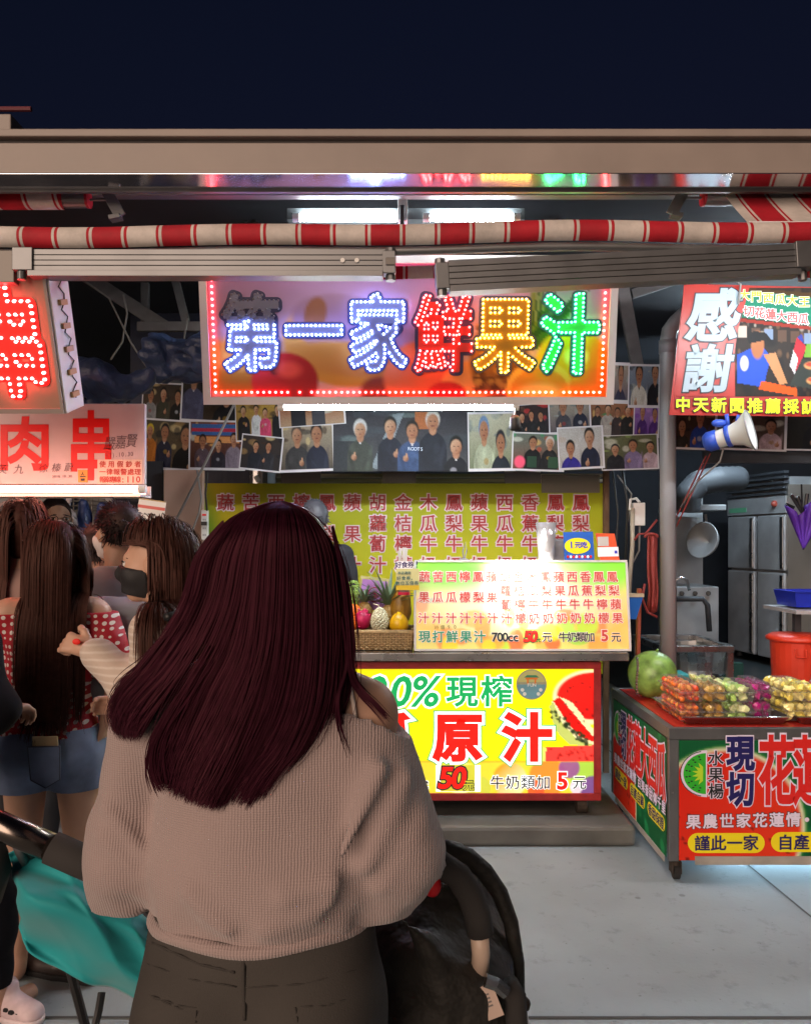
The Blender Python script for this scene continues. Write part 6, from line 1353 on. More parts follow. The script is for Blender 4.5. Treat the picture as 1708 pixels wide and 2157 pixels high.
def head(S, c, s, Rm, ears=True):
    W = lambda x, y, z: np.array(c) + np.array(Rm @ Vector((x * s, y * s, z * s)))
    S.ell(W(0, -.012, .025), np.array((.076, .094, .098)) * s, .02, Rm); S.ell(W(0, .030, -.030), np.array((.060, .062, .078)) * s, .03, Rm)
    S.cone(W(-.018, .068, -.092), W(.018, .068, -.092), .019 * s, .019 * s, .03)
    S.cone(W(-.03, .078, .022), W(.03, .078, .022), .012 * s, .012 * s, .02)
    S.cone(W(0, .090, .012), W(0, .108, -.026), .0075 * s, .0115 * s, .012); S.cone(W(-.010, .098, -.030), W(.010, .098, -.030), .0075 * s, .0075 * s, .008)
    S.cone(W(-.016, .084, -.056), W(.016, .084, -.056), .0085 * s, .0085 * s, .010); S.cone(W(-.013, .083, -.069), W(.013, .083, -.069), .0085 * s, .0085 * s, .008)
    for e in (-1, 1):
        S.ell(W(e * .033, .090, .008), np.array((.017, .012, .010)) * s, .006, Rm, sub=False) if False else S.cone(W(e * .044, .064, -.026), W(e * .046, .058, -.034), .022 * s, .020 * s, .03)
        if ears: S.ell(W(e * .079, -.004, -.008), np.array((.010, .020, .030)) * s, .008, Rm)
    return W

def person(lab, X, Y, H, yaw, mskin=m_skin, arms=None, tops=(), bottoms=(), hy=0., hp=0., h=.006, z0=0., hf=0., ar=1., bodyx=(), female=True, legs=None, ears=True, face=True, group=None):
    """a standing figure in its own frame (x right, y the way it faces, z up); arms = {'l'/'r': (elbow, wrist, finger dir, palm, curl)} in that frame"""
    s = H / 1.70; tg = thing('person', (X, Y, z0), lab, 'person', group)
    Rz = Matrix.Rotation(R(yaw), 3, 'Z'); xf = (Rz, (X, Y, z0))
    sh = (.165 if female else .195) * s; hipx = .088 * s; arms = arms or {}
    A = {}
    for k, e in (('l', -1), ('r', 1)):
        A[k] = arms.get(k) or ((e * (sh + .055), -.02, 1.10 * s), (e * (sh + .06), .05, .86 * s), (0, .15, -1), (-e, 0, 0), .35)
    LG = legs or [(-hipx * 1.05, 0, -hipx * 1.15, .01), (hipx * 1.05, 0, hipx * 1.15, .01)]
    allp = [Vector(A[k][i]) for k in A for i in (0, 1)]
    lo = np.array([min(-sh - .10, *(p.x - .2 for p in allp)), min(-.22, *(p.y - .2 for p in allp)), -.02]); hi = np.array([max(sh + .10, *(p.x + .2 for p in allp)), max(.26, *(p.y + .2 for p in allp)), H + .05])
    S = Sdf(lo, hi, h)
    def torso(Q, g=0., k=.04):
        Q.ell((0, -.01, .93 * s), np.array((.165, .115, .13)) * s + g, k); Q.ell((0, 0, 1.09 * s), np.array((.128 if female else .150, .092, .16)) * s + g, k); Q.ell((0, .0, 1.26 * s), np.array((.150 if female else .178, .105, .17)) * s + g, k)
        Q.cone((-sh * .80, -.005, 1.375 * s), (sh * .80, -.005, 1.375 * s), .058 * s + g, .058 * s + g, k)
        for e in (-1, 1):
            Q.ell((e * .075 * s, -.070 * s, .885 * s), np.array((.092, .085, .10)) * s + g, k)
            if female: Q.ell((e * .07 * s, .085 * s, 1.235 * s), np.array((.06, .05, .055)) * s + g, k)
    def armsdf(Q, g=0., k=.03, upto=1., puff=0.):
        for kk, e in (('l', -1), ('r', 1)):
            el, wr = Vector(A[kk][0]), Vector(A[kk][1]); sp = Vector((e * sh, -.005, 1.365 * s))
            Q.cone(sp, el, .052 * s + g, .040 * s + g + puff, k)
            if upto > .5: w2 = el.lerp(wr, (upto - .5) * 2); Q.cone(el, w2, .040 * s + g + puff, (.040 - .015 * (upto - .5) * 2) * s + g + puff * .6, k)
    def legsdf(Q, g=0., k=.03, zlo=.0):
        for e, (kx, ky, ax_, ay) in zip((-1, 1), LG):
            hp_ = Vector((e * hipx, -.01, .88 * s)); kn = Vector((kx, ky + .02, .48 * s)); an = Vector((ax_, ay - .02, .085 * s)); hip2 = hp_
            Q.cone(hip2, kn, .090 * s + g, .055 * s + g, k); Q.cone(kn, an, .054 * s + g, .036 * s + g, k); Q.ell(kn.lerp(an, .3) + Vector((0, -.02, 0)), np.array((.048, .055, .11)) * s + g, k)
    torso(S); armsdf(S, -.052 * (1 - ar)); legsdf(S)
    for f in bodyx: f(S)
    S.cone((0, -.012, 1.40 * s), (0, .008 + hf, 1.50 * s), .056 * s, .052 * s, .04)
    for e, (kx, ky, ax_, ay) in zip((-1, 1), LG): S.cone((ax_, ay - .045, .04), (ax_ + e * .015, ay + .13, .028), .035, .026, .03)
    for k, e in (('l', -1), ('r', 1)):
        el, wr, fd, pn, cu = A[k]; hand(S, wr, fd, pn, cu, s, thumb=-e if False else e)
    Rh = Matrix.Rotation(R(hy), 3, 'Z') @ Matrix.Rotation(R(hp), 3, 'X'); hc = (0, .022 * s + hf, 1.588 * s - hf * .25)
    W = head(S, hc, s, Rh, ears)
    body = S.o('body', mskin, tg, xf)
    toW = lambda p: Vector(Rz @ Vector(p)) + Vector((X, Y, z0))
    if face:
        for e in (-1, 1):
            q = MB(); c = toW(W(e * .033, .0815, .006)); q.ball(c, .0120 * s, 12, 0); fdir = Rz @ Rh @ Vector((0, 1, 0)); q.ball(c + fdir * .0062 * s, .0082 * s, 10, 1); q.tube([toW(W(e * (.033 + .0155 * math.sin(a_)), .0835 + .0105 * math.cos(a_ * 1.1), .0095 + .004 * math.cos(a_))) for a_ in np.linspace(-1.3, 1.3, 8)], .0026, 5, 1); q.o('eye', [m_ewhite, m_eye], tg, smooth=True)
            q = MB(); q.tube([toW(W(e * (.016 + .011 * i), .092 - .0022 * i * i, .028 + .002 * i - .0016 * i * i)) for i in range(4)], [.002, .003, .003, .0012], 6); q.o('eyebrow', m_hblack, tg)
    for nm, mat, spec in list(tops) + list(bottoms):
        Q = Sdf(lo, hi, h); g = spec.get('g', .012)
        if spec.get('torso', True): torso(Q, g)
        if spec.get('sleeve', 0): armsdf(Q, g, upto=spec['sleeve'], puff=spec.get('puff', 0))
        if spec.get('legs'): legsdf(Q, g + spec.get('lg', 0))
        if spec.get('neck'): Q.cone((0, -.012, 1.38 * s), (0, .0, spec['neck'] * s), .062 * s + g, .056 * s + g, .03)
        for f in spec.get('extra', ()): f(Q)
        Q.wave(spec.get('fold', .004), spec.get('ff', 30), spec.get('seed', 1))
        if 'zlo' in spec: Q.cut((0, 0, spec['zlo'] * s), (0, 0, -1))
        if 'zhi' in spec: Q.cut((0, 0, spec['zhi'] * s), spec.get('nhi', (0, 0, 1)))
        ob = Q.o(nm, mat, tg, xf)
        for f in spec.get('paint', ()): f(ob, Q)
    return dict(o=tg, S=S, xf=xf, toW=toW, W=W, hc=np.array(hc), s=s, Rh=Rh, sh=sh, lo=lo, hi=hi, A=A, Rz=Rz)

def long_hair(p, mat, length, n=1500, vol=.016, part=.0, back=1., seed=1, fringe=False, k=34, w=.0042, flow=(0, 0, 0), clump=.5, face_y=.030):
    """strands grown from the scalp that slide down over head, neck and clothes"""
    g = np.random.default_rng(seed); s = p['s']; Rh = np.array(p['Rh']); S = Sdf(p['lo'], p['hi'], .012)
    hc = p['hc']; sh = p['sh']
    S.ell((0, -.0, 1.26 * s), np.array((.165, .125, .18)) * s, .04); S.ell((0, 0, 1.05 * s), np.array((.15, .115, .2)) * s, .04); S.ell((0, -.03, .90 * s), np.array((.19, .15, .13)) * s, .04); S.cone((-sh, -.005, 1.365 * s), (sh, -.005, 1.365 * s), .068 * s, .068 * s, .04)
    for kk, e in (('l', -1), ('r', 1)): S.cone((e * sh, 0, 1.365 * s), p['A'][kk][0], .07 * s, .055 * s, .03); S.cone(p['A'][kk][0], p['A'][kk][1], .055 * s, .04 * s, .02)
    S.cone((0, -.01, 1.40 * s), (0, .008, 1.50 * s), .06 * s, .056 * s, .04); head(S, hc, s, p['Rh'], False)
    u = g.random(n); th = np.arccos(1 - 1.25 * u); ph = g.uniform(-np.pi, np.pi, n)      # around the crown
    d0 = np.stack([np.sin(th) * np.sin(ph), -np.sin(th) * np.cos(ph), np.cos(th)], 1)
    keep = (d0[:, 1] < .62 - .55 * np.abs(d0[:, 0])) & ~((d0[:, 2] < .25) & (d0[:, 1] > .12)); d0 = d0[keep]; n = len(d0)
    loc = d0 * np.array((.080, .098, .102)) * s + np.array((0, -.012, .025)) * s
    pos = hc + loc @ Rh.T; side = np.sign(d0[:, 0] - part); side[side == 0] = 1
    dirl = np.stack([side * (.9 - .4 * np.abs(d0[:, 0])), -.35 * back - .5 * np.clip(d0[:, 1], 0, 1), -.25 - .6 * np.abs(d0[:, 0])], 1); dr = dirl @ Rh.T
    lay = .003 + vol * g.random(n) ** 1.2; L = length * (1 - .12 * g.random(n)); step = L / k
    P_ = [pos]; N_ = []; facelim = g.uniform(-.045, face_y, n)
    jit = g.normal(0, 1, (n, 3)) * (.06, .06, 0); cl = g.integers(0, 60, n); cj = g.normal(0, 1, (60, 3))[cl] * clump * .12
    d = dr / np.linalg.norm(dr, axis=1, keepdims=True); x = pos.copy(); fl = np.array(flow)
    for i in range(k):
        d = d * .62 + np.array((0, 0, -.38)) + fl * .06 + (jit + cj) * .06 * np.sin(i * .35 + cl)[:, None]
        d /= np.linalg.norm(d, axis=1, keepdims=True); x = x + d * step[:, None]
        for _ in range(2):
            dist = S.at(x); gr = S.grad(x); pen = np.clip(lay - dist, 0, .05); x = x + gr * pen[:, None]
        lcl = (x - hc) @ Rh; fy = facelim[:, None][:, 0] * s; wn = (lcl[:, 2] < .062 * s) & (lcl[:, 2] > -.16 * s) & (np.abs(lcl[:, 0]) > .02 * s)
        lcl[:, 1] = np.where(wn & (lcl[:, 1] > fy), fy + (lcl[:, 1] - fy) * .15, lcl[:, 1]); x = hc + lcl @ Rh.T
        mv = x - P_[-1]; d = mv / (np.linalg.norm(mv, axis=1, keepdims=True) + 1e-9)
        P_.append(x.copy()); N_.append(gr)
    N_.append(N_[-1]); paths = np.stack(P_, 1); nor = np.stack(N_, 1)
    xf = p['xf']; Rz = np.array(xf[0]); paths = paths @ Rz.T + np.array(xf[1]); nor = nor @ Rz.T
    nor = nor + g.normal(0, .13, (n, 1, 3)); nor /= np.linalg.norm(nor, axis=2, keepdims=True)
    mb = MB(); ribbons(mb, paths, nor, w * g.uniform(.6, 1.3, n), .75)
    cap = Sdf(p['lo'], p['hi'], .008); W = p['W']
    cap.ell(W(0, -.018, .034), np.array((.080, .098, .100)) * s, .01, p['Rh']); cap.cut(W(0, .012, .05), np.array(p['Rh'] @ Vector((0, .8, -.6)))); cap.cone(W(0, -.055, -.02), W(0, -.045, -.09), .055 * s, .05 * s, .02)
    V, F = cap.mesh(); mb.add(V @ Rz.T + np.array(xf[1]), F.tolist())
    return mb.o('hair', mat, p['o'], smooth=True)

def short_hair(p, mat, n=2200, L=.03, seed=3, low=-.35):
    g = np.random.default_rng(seed); s = p['s']; W = p['W']; Rh = np.array(p['Rh']); Rz = np.array(p['xf'][0]); T0 = np.array(p['xf'][1])
    d0 = g.normal(0, 1, (n, 3)); d0 /= np.linalg.norm(d0, axis=1, keepdims=True)
    keep = (d0[:, 2] > low + .9 * np.clip(d0[:, 1] + .1, 0, 1)) & ~((np.abs(d0[:, 0]) > .7) & (d0[:, 2] < -.0) & (d0[:, 1] > -.25)); d0 = d0[keep]; n = len(d0)
    base = np.array((0, -.012, .028)) * s + d0 * np.array((.078, .096, .100)) * s; flow = np.stack([d0[:, 0] * .3, .5 * np.clip(d0[:, 2], 0, 1) - .0, -.55 * (1 - np.clip(d0[:, 2], 0, 1))], 1) + g.normal(0, .22, (n, 3))
    pts = [base]; x = base
    for i in range(4):
        x = x + (d0 * (.28 - .06 * i) + flow) * (L / 4) * s * g.uniform(.7, 1.3, (n, 1)); pts.append(x)
    path = p['hc'] + np.stack(pts, 1) @ Rh.T; nor = np.repeat((d0 @ Rh.T)[:, None], 5, 1)
    mb = MB(); ribbons(mb, path @ Rz.T + T0, nor @ Rz.T, .0045 * g.uniform(.6, 1.4, n), .7)
    cap = Sdf(p['lo'], p['hi'], .007); cap.ell(W(0, -.016, .032), np.array((.080, .098, .100)) * s, .01, p['Rh']); cap.cut(W(0, .05, .05), np.array(p['Rh'] @ Vector((0, .85, -.5)))); cap.cut(W(0, -.02, -.035), np.array(p['Rh'] @ Vector((0, .35, -.9))))
    V, F = cap.mesh(); mb.add(V @ Rz.T + T0, F.tolist()); return mb.o('hair', mat, p['o'], smooth=True)

def mask(p, mat, lift=.006, strap=True):
    s = p['s']; W = p['W']; Q = Sdf(p['lo'], p['hi'], .0055); rh = p['Rh']
    Q.ell(W(0, .034, -.032), np.array((.064, .066, .076)) * s + lift, .03, rh); Q.cone(W(-.016, .072, -.088), W(.016, .072, -.088), .021 * s + lift, .021 * s + lift, .03); Q.cone(W(0, .095, -.006), W(0, .108, -.026), .010 * s + lift, .013 * s + lift, .02)
    for e in (-1, 1): Q.cone(W(e * .044, .064, -.026), W(e * .046, .058, -.034), .022 * s + lift, .020 * s + lift, .02)
    Q.cut(W(0, .085, -.004), np.array(rh @ Vector((0, -.22, 1)))); Q.cut(W(0, .012, 0), np.array(rh @ Vector((0, -1, 0)))); Q.cut(W(0, .05, -.098), np.array(rh @ Vector((0, .3, -1))))
    ob = Q.o('face_mask', mat, p['o'], p['xf'])
    if strap:
        q = MB()
        for e in (-1, 1): q.tube([p['toW'](W(e * .056, .03, -.03)), p['toW'](W(e * .074, .0, -.005)), p['toW'](W(e * .082, -.012, .012)), p['toW'](W(e * .084, -.020, -.01)), p['toW'](W(e * .072, .0, -.045)), p['toW'](W(e * .055, .03, -.065))], .0022, 5)
        q.o('mask_loop', mat, p['o'])
    return ob

def shoe(p, e, mats, L=None):
    pass

# ---- woman in a black mask, in profile, reaching to the left
def loc(px, py, yaw, w):                              # world point to a figure's frame
    return Matrix.Rotation(R(-yaw), 3, 'Z') @ (Vector(w) - Vector((px, py, 0)))
mx, my, yw = P(378, 0, 2.42).x, 2.42, 80
wl = lambda w: tuple(loc(mx, my, yw, w))
hw = P(196, 1370, 2.34); el = P(318, 1492, 2.26)
m_knit = M('cream_knit', (.52, .42, .34), .85, bump=(160, .4, .004), sheen=.3)
nt = m_knit.node_tree; _w = nt.nodes.new('ShaderNodeTexWave'); _w.inputs['Scale'].default_value = 16; _w.bands_direction = 'Z'; _w.inputs['Distortion'].default_value = 1.2
_tc = nt.nodes.new('ShaderNodeTexCoord'); _r = nt.nodes.new('ShaderNodeValToRGB'); _r.color_ramp.elements[0].position = .55; _r.color_ramp.elements[0].color = (.50, .41, .34, 1); _r.color_ramp.elements[1].position = .98; _r.color_ramp.elements[1].color = (.60, .53, .47, 1)
nt.links.new(_tc.outputs['Object'], _w.inputs['Vector']); nt.links.new(_w.outputs[0], _r.inputs[0]); nt.links.new(_r.outputs[0], nt.nodes['Principled BSDF'].inputs['Base Color'])
m_dkpant = M('dark_trousers', (.02, .02, .024), .8)
fd = wl(Vector((mx, my, 0)) + Vector((-.55, .05, .16)))
pm = person('woman in a black face mask and cream striped cardigan reaching out with her fist', mx, my, 1.655, yw, m_skin,
            arms={'l': (wl(el), wl(hw), fd, wl(Vector((mx, my, 0)) + Vector((-.1, .9, -.4))), 1.25), 'r': ((.24, .06, 1.08), (.20, .26, 1.05), (0, 1, .1), (-1, 0, 0), .8)},
            tops=[('cardigan', m_knit, dict(g=.020, sleeve=.95, puff=.006, zlo=.80, neck=1.415, fold=.006, ff=34))], bottoms=[('trousers', m_dkpant, dict(legs=True, torso=True, g=.010, zhi=.98, zlo=.06))], hy=12, hp=-3, h=.0055, hf=.052)
long_hair(pm, m_hbrown, .50, n=4600, vol=.028, part=.05, seed=4, w=.0031, back=.9, flow=(0, -.1, 0), face_y=.0); mask(pm, M('black_mask', (.012, .012, .014), .7), .008)
q = MB(); c = P(161, 1352, 2.31); q.ball(c, (.012, .004, .009), 12); q.o('hand_stamp', M('red_stamp', 'e01c10', .6), pm['o'])
q = MB(); q.tube([P(352, 1300, 2.18), P(380, 1292, 2.30), P(410, 1298, 2.42)], .012, 8); q.o('bag_strap', m_black, pm['o'], smooth=True)

# ---- woman in polka dots and denim shorts
px_, py_, yp = P(108, 0, 2.98).x, 2.98, 14
m_polka = M('polka_red', 'a80c24', .7); nt = m_polka.node_tree; _v = nt.nodes.new('ShaderNodeTexVoronoi'); _v.inputs['Scale'].default_value = 40; _v.inputs['Randomness'].default_value = .25; _v.voronoi_dimensions = '3D'
_tc = nt.nodes.new('ShaderNodeTexCoord'); _r = nt.nodes.new('ShaderNodeValToRGB'); _r.color_ramp.interpolation = 'CONSTANT'; _r.color_ramp.elements[0].color = (.75, .70, .66, 1); _r.color_ramp.elements[1].position = .30; _r.color_ramp.elements[1].color = (*lin('a80c24'), 1)
_mp = nt.nodes.new('ShaderNodeMapping'); _mp.inputs['Scale'].default_value = (1, 0, 1); nt.links.new(_tc.outputs['Object'], _mp.inputs['Vector']); nt.links.new(_mp.outputs[0], _v.inputs['Vector']); nt.links.new(_v.outputs[0], _r.inputs[0]); nt.links.new(_r.outputs[0], nt.nodes['Principled BSDF'].inputs['Base Color'])
m_denim = M('blue_denim', (.20, .28, .46), .85, noise=(6, .60), bump=(400, .3, .002))
plc = lambda w: tuple(loc(px_, py_, yp, w))
ehand = P(196, 1474, 2.90); eel = P(222, 1400, 2.95)
pp = person('woman in red polka dot top and denim shorts with a phone in her back pocket', px_, py_, 1.655, yp, m_skin,
            arms={'r': ((.235, -.03, 1.12), (.205, -.06, .97), (-.25, -.10, -1), (-1, .2, 0), .55), 'l': ((-.22, .10, 1.10), (-.14, .28, 1.18), (.3, 1, .2), (0, 0, -1), .8)},
            tops=[('polka_top', m_polka, dict(g=.014, sleeve=.47, puff=.022, zlo=.925, zhi=1.375, fold=.005, ff=34))],
            bottoms=[('denim_shorts', m_denim, dict(g=.012, legs=True, lg=.014, zlo=.715, zhi=.955, nhi=(0, 0, 1), fold=.003, ff=40))], hy=48, hp=-4,
            legs=[(-.10, .02, -.12, .04), (.10, -.02, .11, -.02)])
long_hair(pp, m_hbrown, .70, n=5200, vol=.022, seed=6, w=.0034, back=1.3, flow=(-.05, -.25, 0))
def onto(S, xf, u, v): 
    Rz = np.array(xf[0]); o = np.array(xf[1]); t = np.arange(.3, 7, .004); w = np.stack([(u - 854) * t / FP, t, CH + (HZ - v) * t / FP], 1); l = (w - o) @ Rz
    d = S.at(np.clip(l, S.lo, S.lo + (S.n - 1) * S.h)); inb = np.all((l > S.lo) & (l < S.lo + (S.n - 1) * S.h), axis=1); j = np.argmax((d < .03) & inb)
    return Vector(w[j]) if ((d < .03) & inb).any() else None
pk = onto(pp['S'], pp['xf'], 96, 1610) or P(96, 1610, 2.85)
fpk = Fr(pk + Vector((0, -.030, 0)), (1, .06, 0), (0, -.12, 1)); a = fpk.box(58, 1574, 130, 1660)
q = MB(); q.prism(fpk, [(a[0], a[3]), (a[0] + .005, a[2] + .03), ((a[0] + a[1]) / 2, a[2]), (a[1] - .005, a[2] + .03), (a[1], a[3])][::-1], -.006, .0); q.tube([fpk.w(x, y, .001) for x, y in ((a[0], a[3]), (a[0] + .005, a[2] + .03), ((a[0] + a[1]) / 2, a[2]), (a[1] - .005, a[2] + .03), (a[1], a[3]), (a[0], a[3]))], .0022, 5, 1); q.o('back_pocket', [m_denim, M('seam_thread', (.05, .07, .12), .8)], [o for o in pp['o'].children if o.name.startswith('denim')][0])
fph = Fr(fpk.w(0, 0, -.004), fpk.x, fpk.y); a = fpk.box(65, 1554, 123, 1630); q = MB(); q.fbox(fpk, a[0], a[1], a[2], a[3], -.014, -.0065); ph_ = q.o('phone', M('cream_phone_case', (.62, .50, .30), .4), None, bevel=.006); tag(ph_, 'cream cased phone sticking out of the denim back pocket', 'phone')
m_shoe = M('dark_shoe', (.045, .032, .028), .35)
def trainer(par, heel, toe, mats, w=.044, name='shoe'):
    heel, toe = Vector(heel), Vector(toe); d = (toe - heel).normalized(); lo = np.minimum(heel, toe) - .09; hi = np.maximum(heel, toe) + .15; lo[2] = -.02
    S = Sdf(lo, hi, .006); S.cone(heel + Vector((0, 0, .045)), toe + Vector((0, 0, .032)), w * .95, w * .78, .02); S.cone(heel + d * .01 + Vector((0, 0, .05)), heel + d * .03 + Vector((0, 0, .10)), w * .85, w * .8, .03); S.cone(heel.lerp(toe, .5) + Vector((0, 0, .035)), toe + Vector((0, 0, .03)), w, w * .8, .02); S.cut((0, 0, .022), (0, 0, -1)); up = S.o(name, mats[0], par)
    S = Sdf(lo, hi, .006); S.cone(heel + Vector((0, 0, .02)), toe + Vector((0, 0, .02)), w * 1.02, w * .88, .01); S.cone(heel.lerp(toe, .5) + Vector((0, 0, .02)), toe + Vector((0, 0, .02)), w * 1.1, w * .88, .01); S.cut((0, 0, .026), (0, 0, 1)); S.cut((0, 0, .002), (0, 0, -1)); S.o('sole', mats[1], up)
    q = MB(); x = d.cross(Vector((0, 0, 1)))
    for f in (.45, .55, .65): c = heel.lerp(toe, f) + Vector((0, 0, .085 - .035 * f)); q.tube([c - x * .022, c + Vector((0, 0, .008)), c + x * .022], .003, 5)
    if len(mats) > 3:
        for f, sx_ in ((.50, -.8), (.66, -.8), (.82, -.7), (.50, .8), (.66, .8), (.80, .65), (.92, .1)): c = heel.lerp(toe, f) + x * (w * sx_) + Vector((0, 0, .062 - .022 * f)); q.ball(c, (.017, .013, .009), 8)
    q.o('lace', mats[2], up)
    return up
trainer(pp['o'], Vector((P(190, 0, 2.95).x, 2.95, 0)), Vector((P(75, 0, 3.05).x, 3.02, 0)), (m_shoe, m_rubber, m_black)); trainer(pp['o'], Vector((P(60, 0, 3.1).x, 3.05, 0)), Vector((P(20, 0, 3.25).x, 3.25, 0)), (m_shoe, m_rubber, m_black))

# ---- man with short black hair and a grey backpack
bx_, by_, yb_ = P(250, 0, 3.35).x, 3.35, 24
m_grey = M('grey_shirt', (.32, .32, .335), .8, noise=(12, .1)); m_strap = M('backpack_strap', (.11, .12, .14), .6, bump=(200, .3, .002))
pb = person('short haired man in a grey shirt with backpack straps, seen from behind', bx_, by_, 1.745, yb_, m_skin2, tops=[('grey_shirt', m_grey, dict(g=.020, sleeve=.46, zlo=.80, zhi=1.46, neck=1.45, fold=.007, ff=24))],
            bottoms=[('trousers', M('grey_trousers', (.05, .05, .055), .8), dict(legs=True, g=.012, zhi=.94, zlo=.06))], hy=26, female=False, h=.007)
short_hair(pb, m_hblack, 3600, .036, low=-.50); mask(pb, M('pale_mask', (.55, .50, .48), .7), .006)
q = MB(); zz = lambda v, Y=3.2: P(0, v, Y).z
lw = lambda x, y, z: pb['toW']((x, y, z))
for e in (-1, 1):
    G = []
    for t in np.linspace(0, 1, 12):
        y = .145 * math.cos(t * 2.6 - .2) * (1 if False else 1); z = 1.44 + .02 * math.sin(t * 3) - max(0, t - .45) * .62; yy = .10 - t * .30 if t < .6 else -.08 - (t - .6) * .14
        G.append([lw(e * (.105 + .01 * t) + w * .034, yy, z + .012) for w in (-1, -.5, 0, .5, 1)])
    q.surf(G)
q.o('backpack_strap', m_strap, pb['o'], smooth=True, solid=.014)
s = Sdf((-.2, -.42, .9), (.2, -.08, 1.45), .009); s.cone((-.09, -.20, 1.30), (.09, -.20, 1.30), .085, .085, .06); s.cone((-.10, -.22, 1.08), (.10, -.22, 1.08), .10, .10, .08); s.wave(.004, 30, 2); bpk = s.o('backpack', M('grey_backpack', (.22, .225, .24), .6, noise=(10, .1)), None); bpk.location = Vector((bx_, by_, 0)) + pb['Rz'] @ Vector((0, 0, .0)) + Vector((0, 0, bpk.location.z)) + pb['Rz'] @ Vector((0, -.22, 0)); bpk.rotation_euler = (0, 0, R(yb_))
tag(bpk, 'pale grey backpack worn by the short haired man', 'backpack')

# ---- people further back at left
ax_, ay_ = P(48, 0, 3.75).x, 3.75
pa_ = person('woman with long dark brown hair at the far left before the stall', ax_, ay_, 1.77, 10, m_skin, tops=[('blouse', M('dull_rose_blouse', (.35, .22, .19), .8), dict(g=.016, sleeve=.5, zlo=.85, zhi=1.42))], bottoms=[('trousers', m_dkpant, dict(legs=True, g=.012, zhi=.95, zlo=.06))], h=.009, face=False)
long_hair(pa_, m_hbrown, .55, n=1500, vol=.03, seed=9, w=.007)
vx_, vy_ = P(116, 0, 4.5).x, 4.5
pv = person('stall keeper with shaved head, glasses and white mask in a pale apron top', vx_, vy_, 1.76, 215, m_skin2, z0=.07, tops=[('shirt', M('pale_cream_shirt', (.55, .45, .36), .8), dict(g=.016, sleeve=.48, zlo=.8, zhi=1.44, neck=1.44))], bottoms=[('trousers', m_dkpant, dict(legs=True, g=.012, zhi=.95, zlo=.06))], h=.009, female=False, arms={'l': ((-.24, .10, 1.14), (-.14, .32, 1.08), (.4, 1, 0), (0, 0, -1), .5), 'r': ((.24, .10, 1.14), (.14, .32, 1.08), (-.4, 1, 0), (0, 0, -1), .5)})
mask(pv, M('white_mask', (.70, .68, .66), .7), .007); short_hair(pv, m_hdark, 900, .008, 5)
q = MB(); W = pv['W']
for e in (-1, 1): q.tube([pv['toW'](W(e * .034 + .022 * math.cos(t), .105, .006 + .018 * math.sin(t))) for t in np.linspace(0, 6.28, 14)], .0022, 5); q.tube([pv['toW'](W(e * .056, .104, .008)), pv['toW'](W(e * .082, .0, .008))], .002, 5)
q.o('glasses', m_black, pv['o'])
wx_, wy_ = P(204, 0, 3.86).x, 3.86
pw = person('person in a pinkish white top with red trim behind the short haired man', wx_, wy_, 1.66, 8, m_skin, tops=[('white_top', M('white_cotton', (.62, .55, .52), .8), dict(g=.022, sleeve=.75, puff=.018, zlo=.80, zhi=1.44, neck=1.43, fold=.007, ff=26))], bottoms=[('trousers', m_dkpant, dict(legs=True, g=.012, zhi=.95, zlo=.06))], h=.009, face=False, arms={'l': ((-.24, .06, 1.14), (-.20, .22, 1.02), (.1, 1, 0), (0, 0, -1), .5)})
short_hair(pw, m_hblack, 1600, .05, 8, low=-.6)
q = MB(); G = [[pw['toW']((x * 1.0, -.055 - .085 * (1 - abs(x) / .13) * (1 - t) - .05 * t, 1.44 - .10 * t)) for x in np.linspace(-.13, .13, 14)] for t in np.linspace(0, .5, 4)]; q.surf(G); q.tube([pw['toW']((-.10 + .0 * t, -.13 - .02 * t, 1.44 - .5 * t)) for t in np.linspace(0, 1, 6)], .012, 6); q.o('red_collar', M('red_trim', 'c01428', .7), pw['o'], smooth=True, solid=.008)
kx_, ky_ = P(662, 0, 4.98).x, 5.02
pk_ = person('juice vendor behind the counter mostly hidden by the long haired woman', kx_, ky_, 1.69, 30, m_skin2, tops=[('shirt', M('dark_shirt', (.03, .03, .04), .8), dict(g=.016, sleeve=.48, zlo=.8, zhi=1.44, neck=1.43))], bottoms=[('trousers', m_dkpant, dict(legs=True, g=.012, zhi=.95, zlo=.06))], h=.010, z0=.15, female=False); short_hair(pk_, M('grey_hair', (.07, .07, .085), .5), 1500, .03, 12)

# ---- person in black at the left edge with a pink and white trainer
lx_, ly_ = P(-140, 0, 2.45).x, 2.45
m_blk = M('black_cotton', (.004, .0045, .008), .95, spec=.2)
pl = person('person dressed in black at the left edge wearing a pink and white trainer', lx_, ly_, 1.60, -20, m_skin, arms={'r': ((.255, -.06, 1.12), (.06, .20, 1.06), (.1, 1, -.1), (0, 0, -1), .8)},
            tops=[('black_jumper', m_blk, dict(g=.030, sleeve=.92, puff=.020, zlo=.80, zhi=1.46, neck=1.43, fold=.006))], bottoms=[('black_leggings', m_blk, dict(legs=True, g=.010, zhi=.95, zlo=.13))], face=False, legs=[(-.12, .02, -.14, .04), tuple(loc(lx_, ly_, -20, (P(-14, 0, 2.62).x, 2.62, 0)))[:2] + tuple(loc(lx_, ly_, -20, (P(4, 0, 2.73).x, 2.73, 0)))[:2]])
short_hair(pl, m_hblack, 1500, .05, 15, low=-.7)
trainer(pl['o'], Vector((P(2, 0, 2.74).x, 2.74, 0)), Vector((P(70, 0, 2.70).x, 2.69, 0)), (M('pink_white_trainer', (.62, .48, .50), .5, noise=(30, .15)), M('pink_sole', (.72, .60, .62), .5), m_black, 1)); trainer(pl['o'], Vector((P(-230, 0, 2.5).x, 2.4, 0)), Vector((P(-210, 0, 2.5).x, 2.62, 0)), (M('pink_white_trainer2', (.62, .48, .50), .5), m_white, m_black))

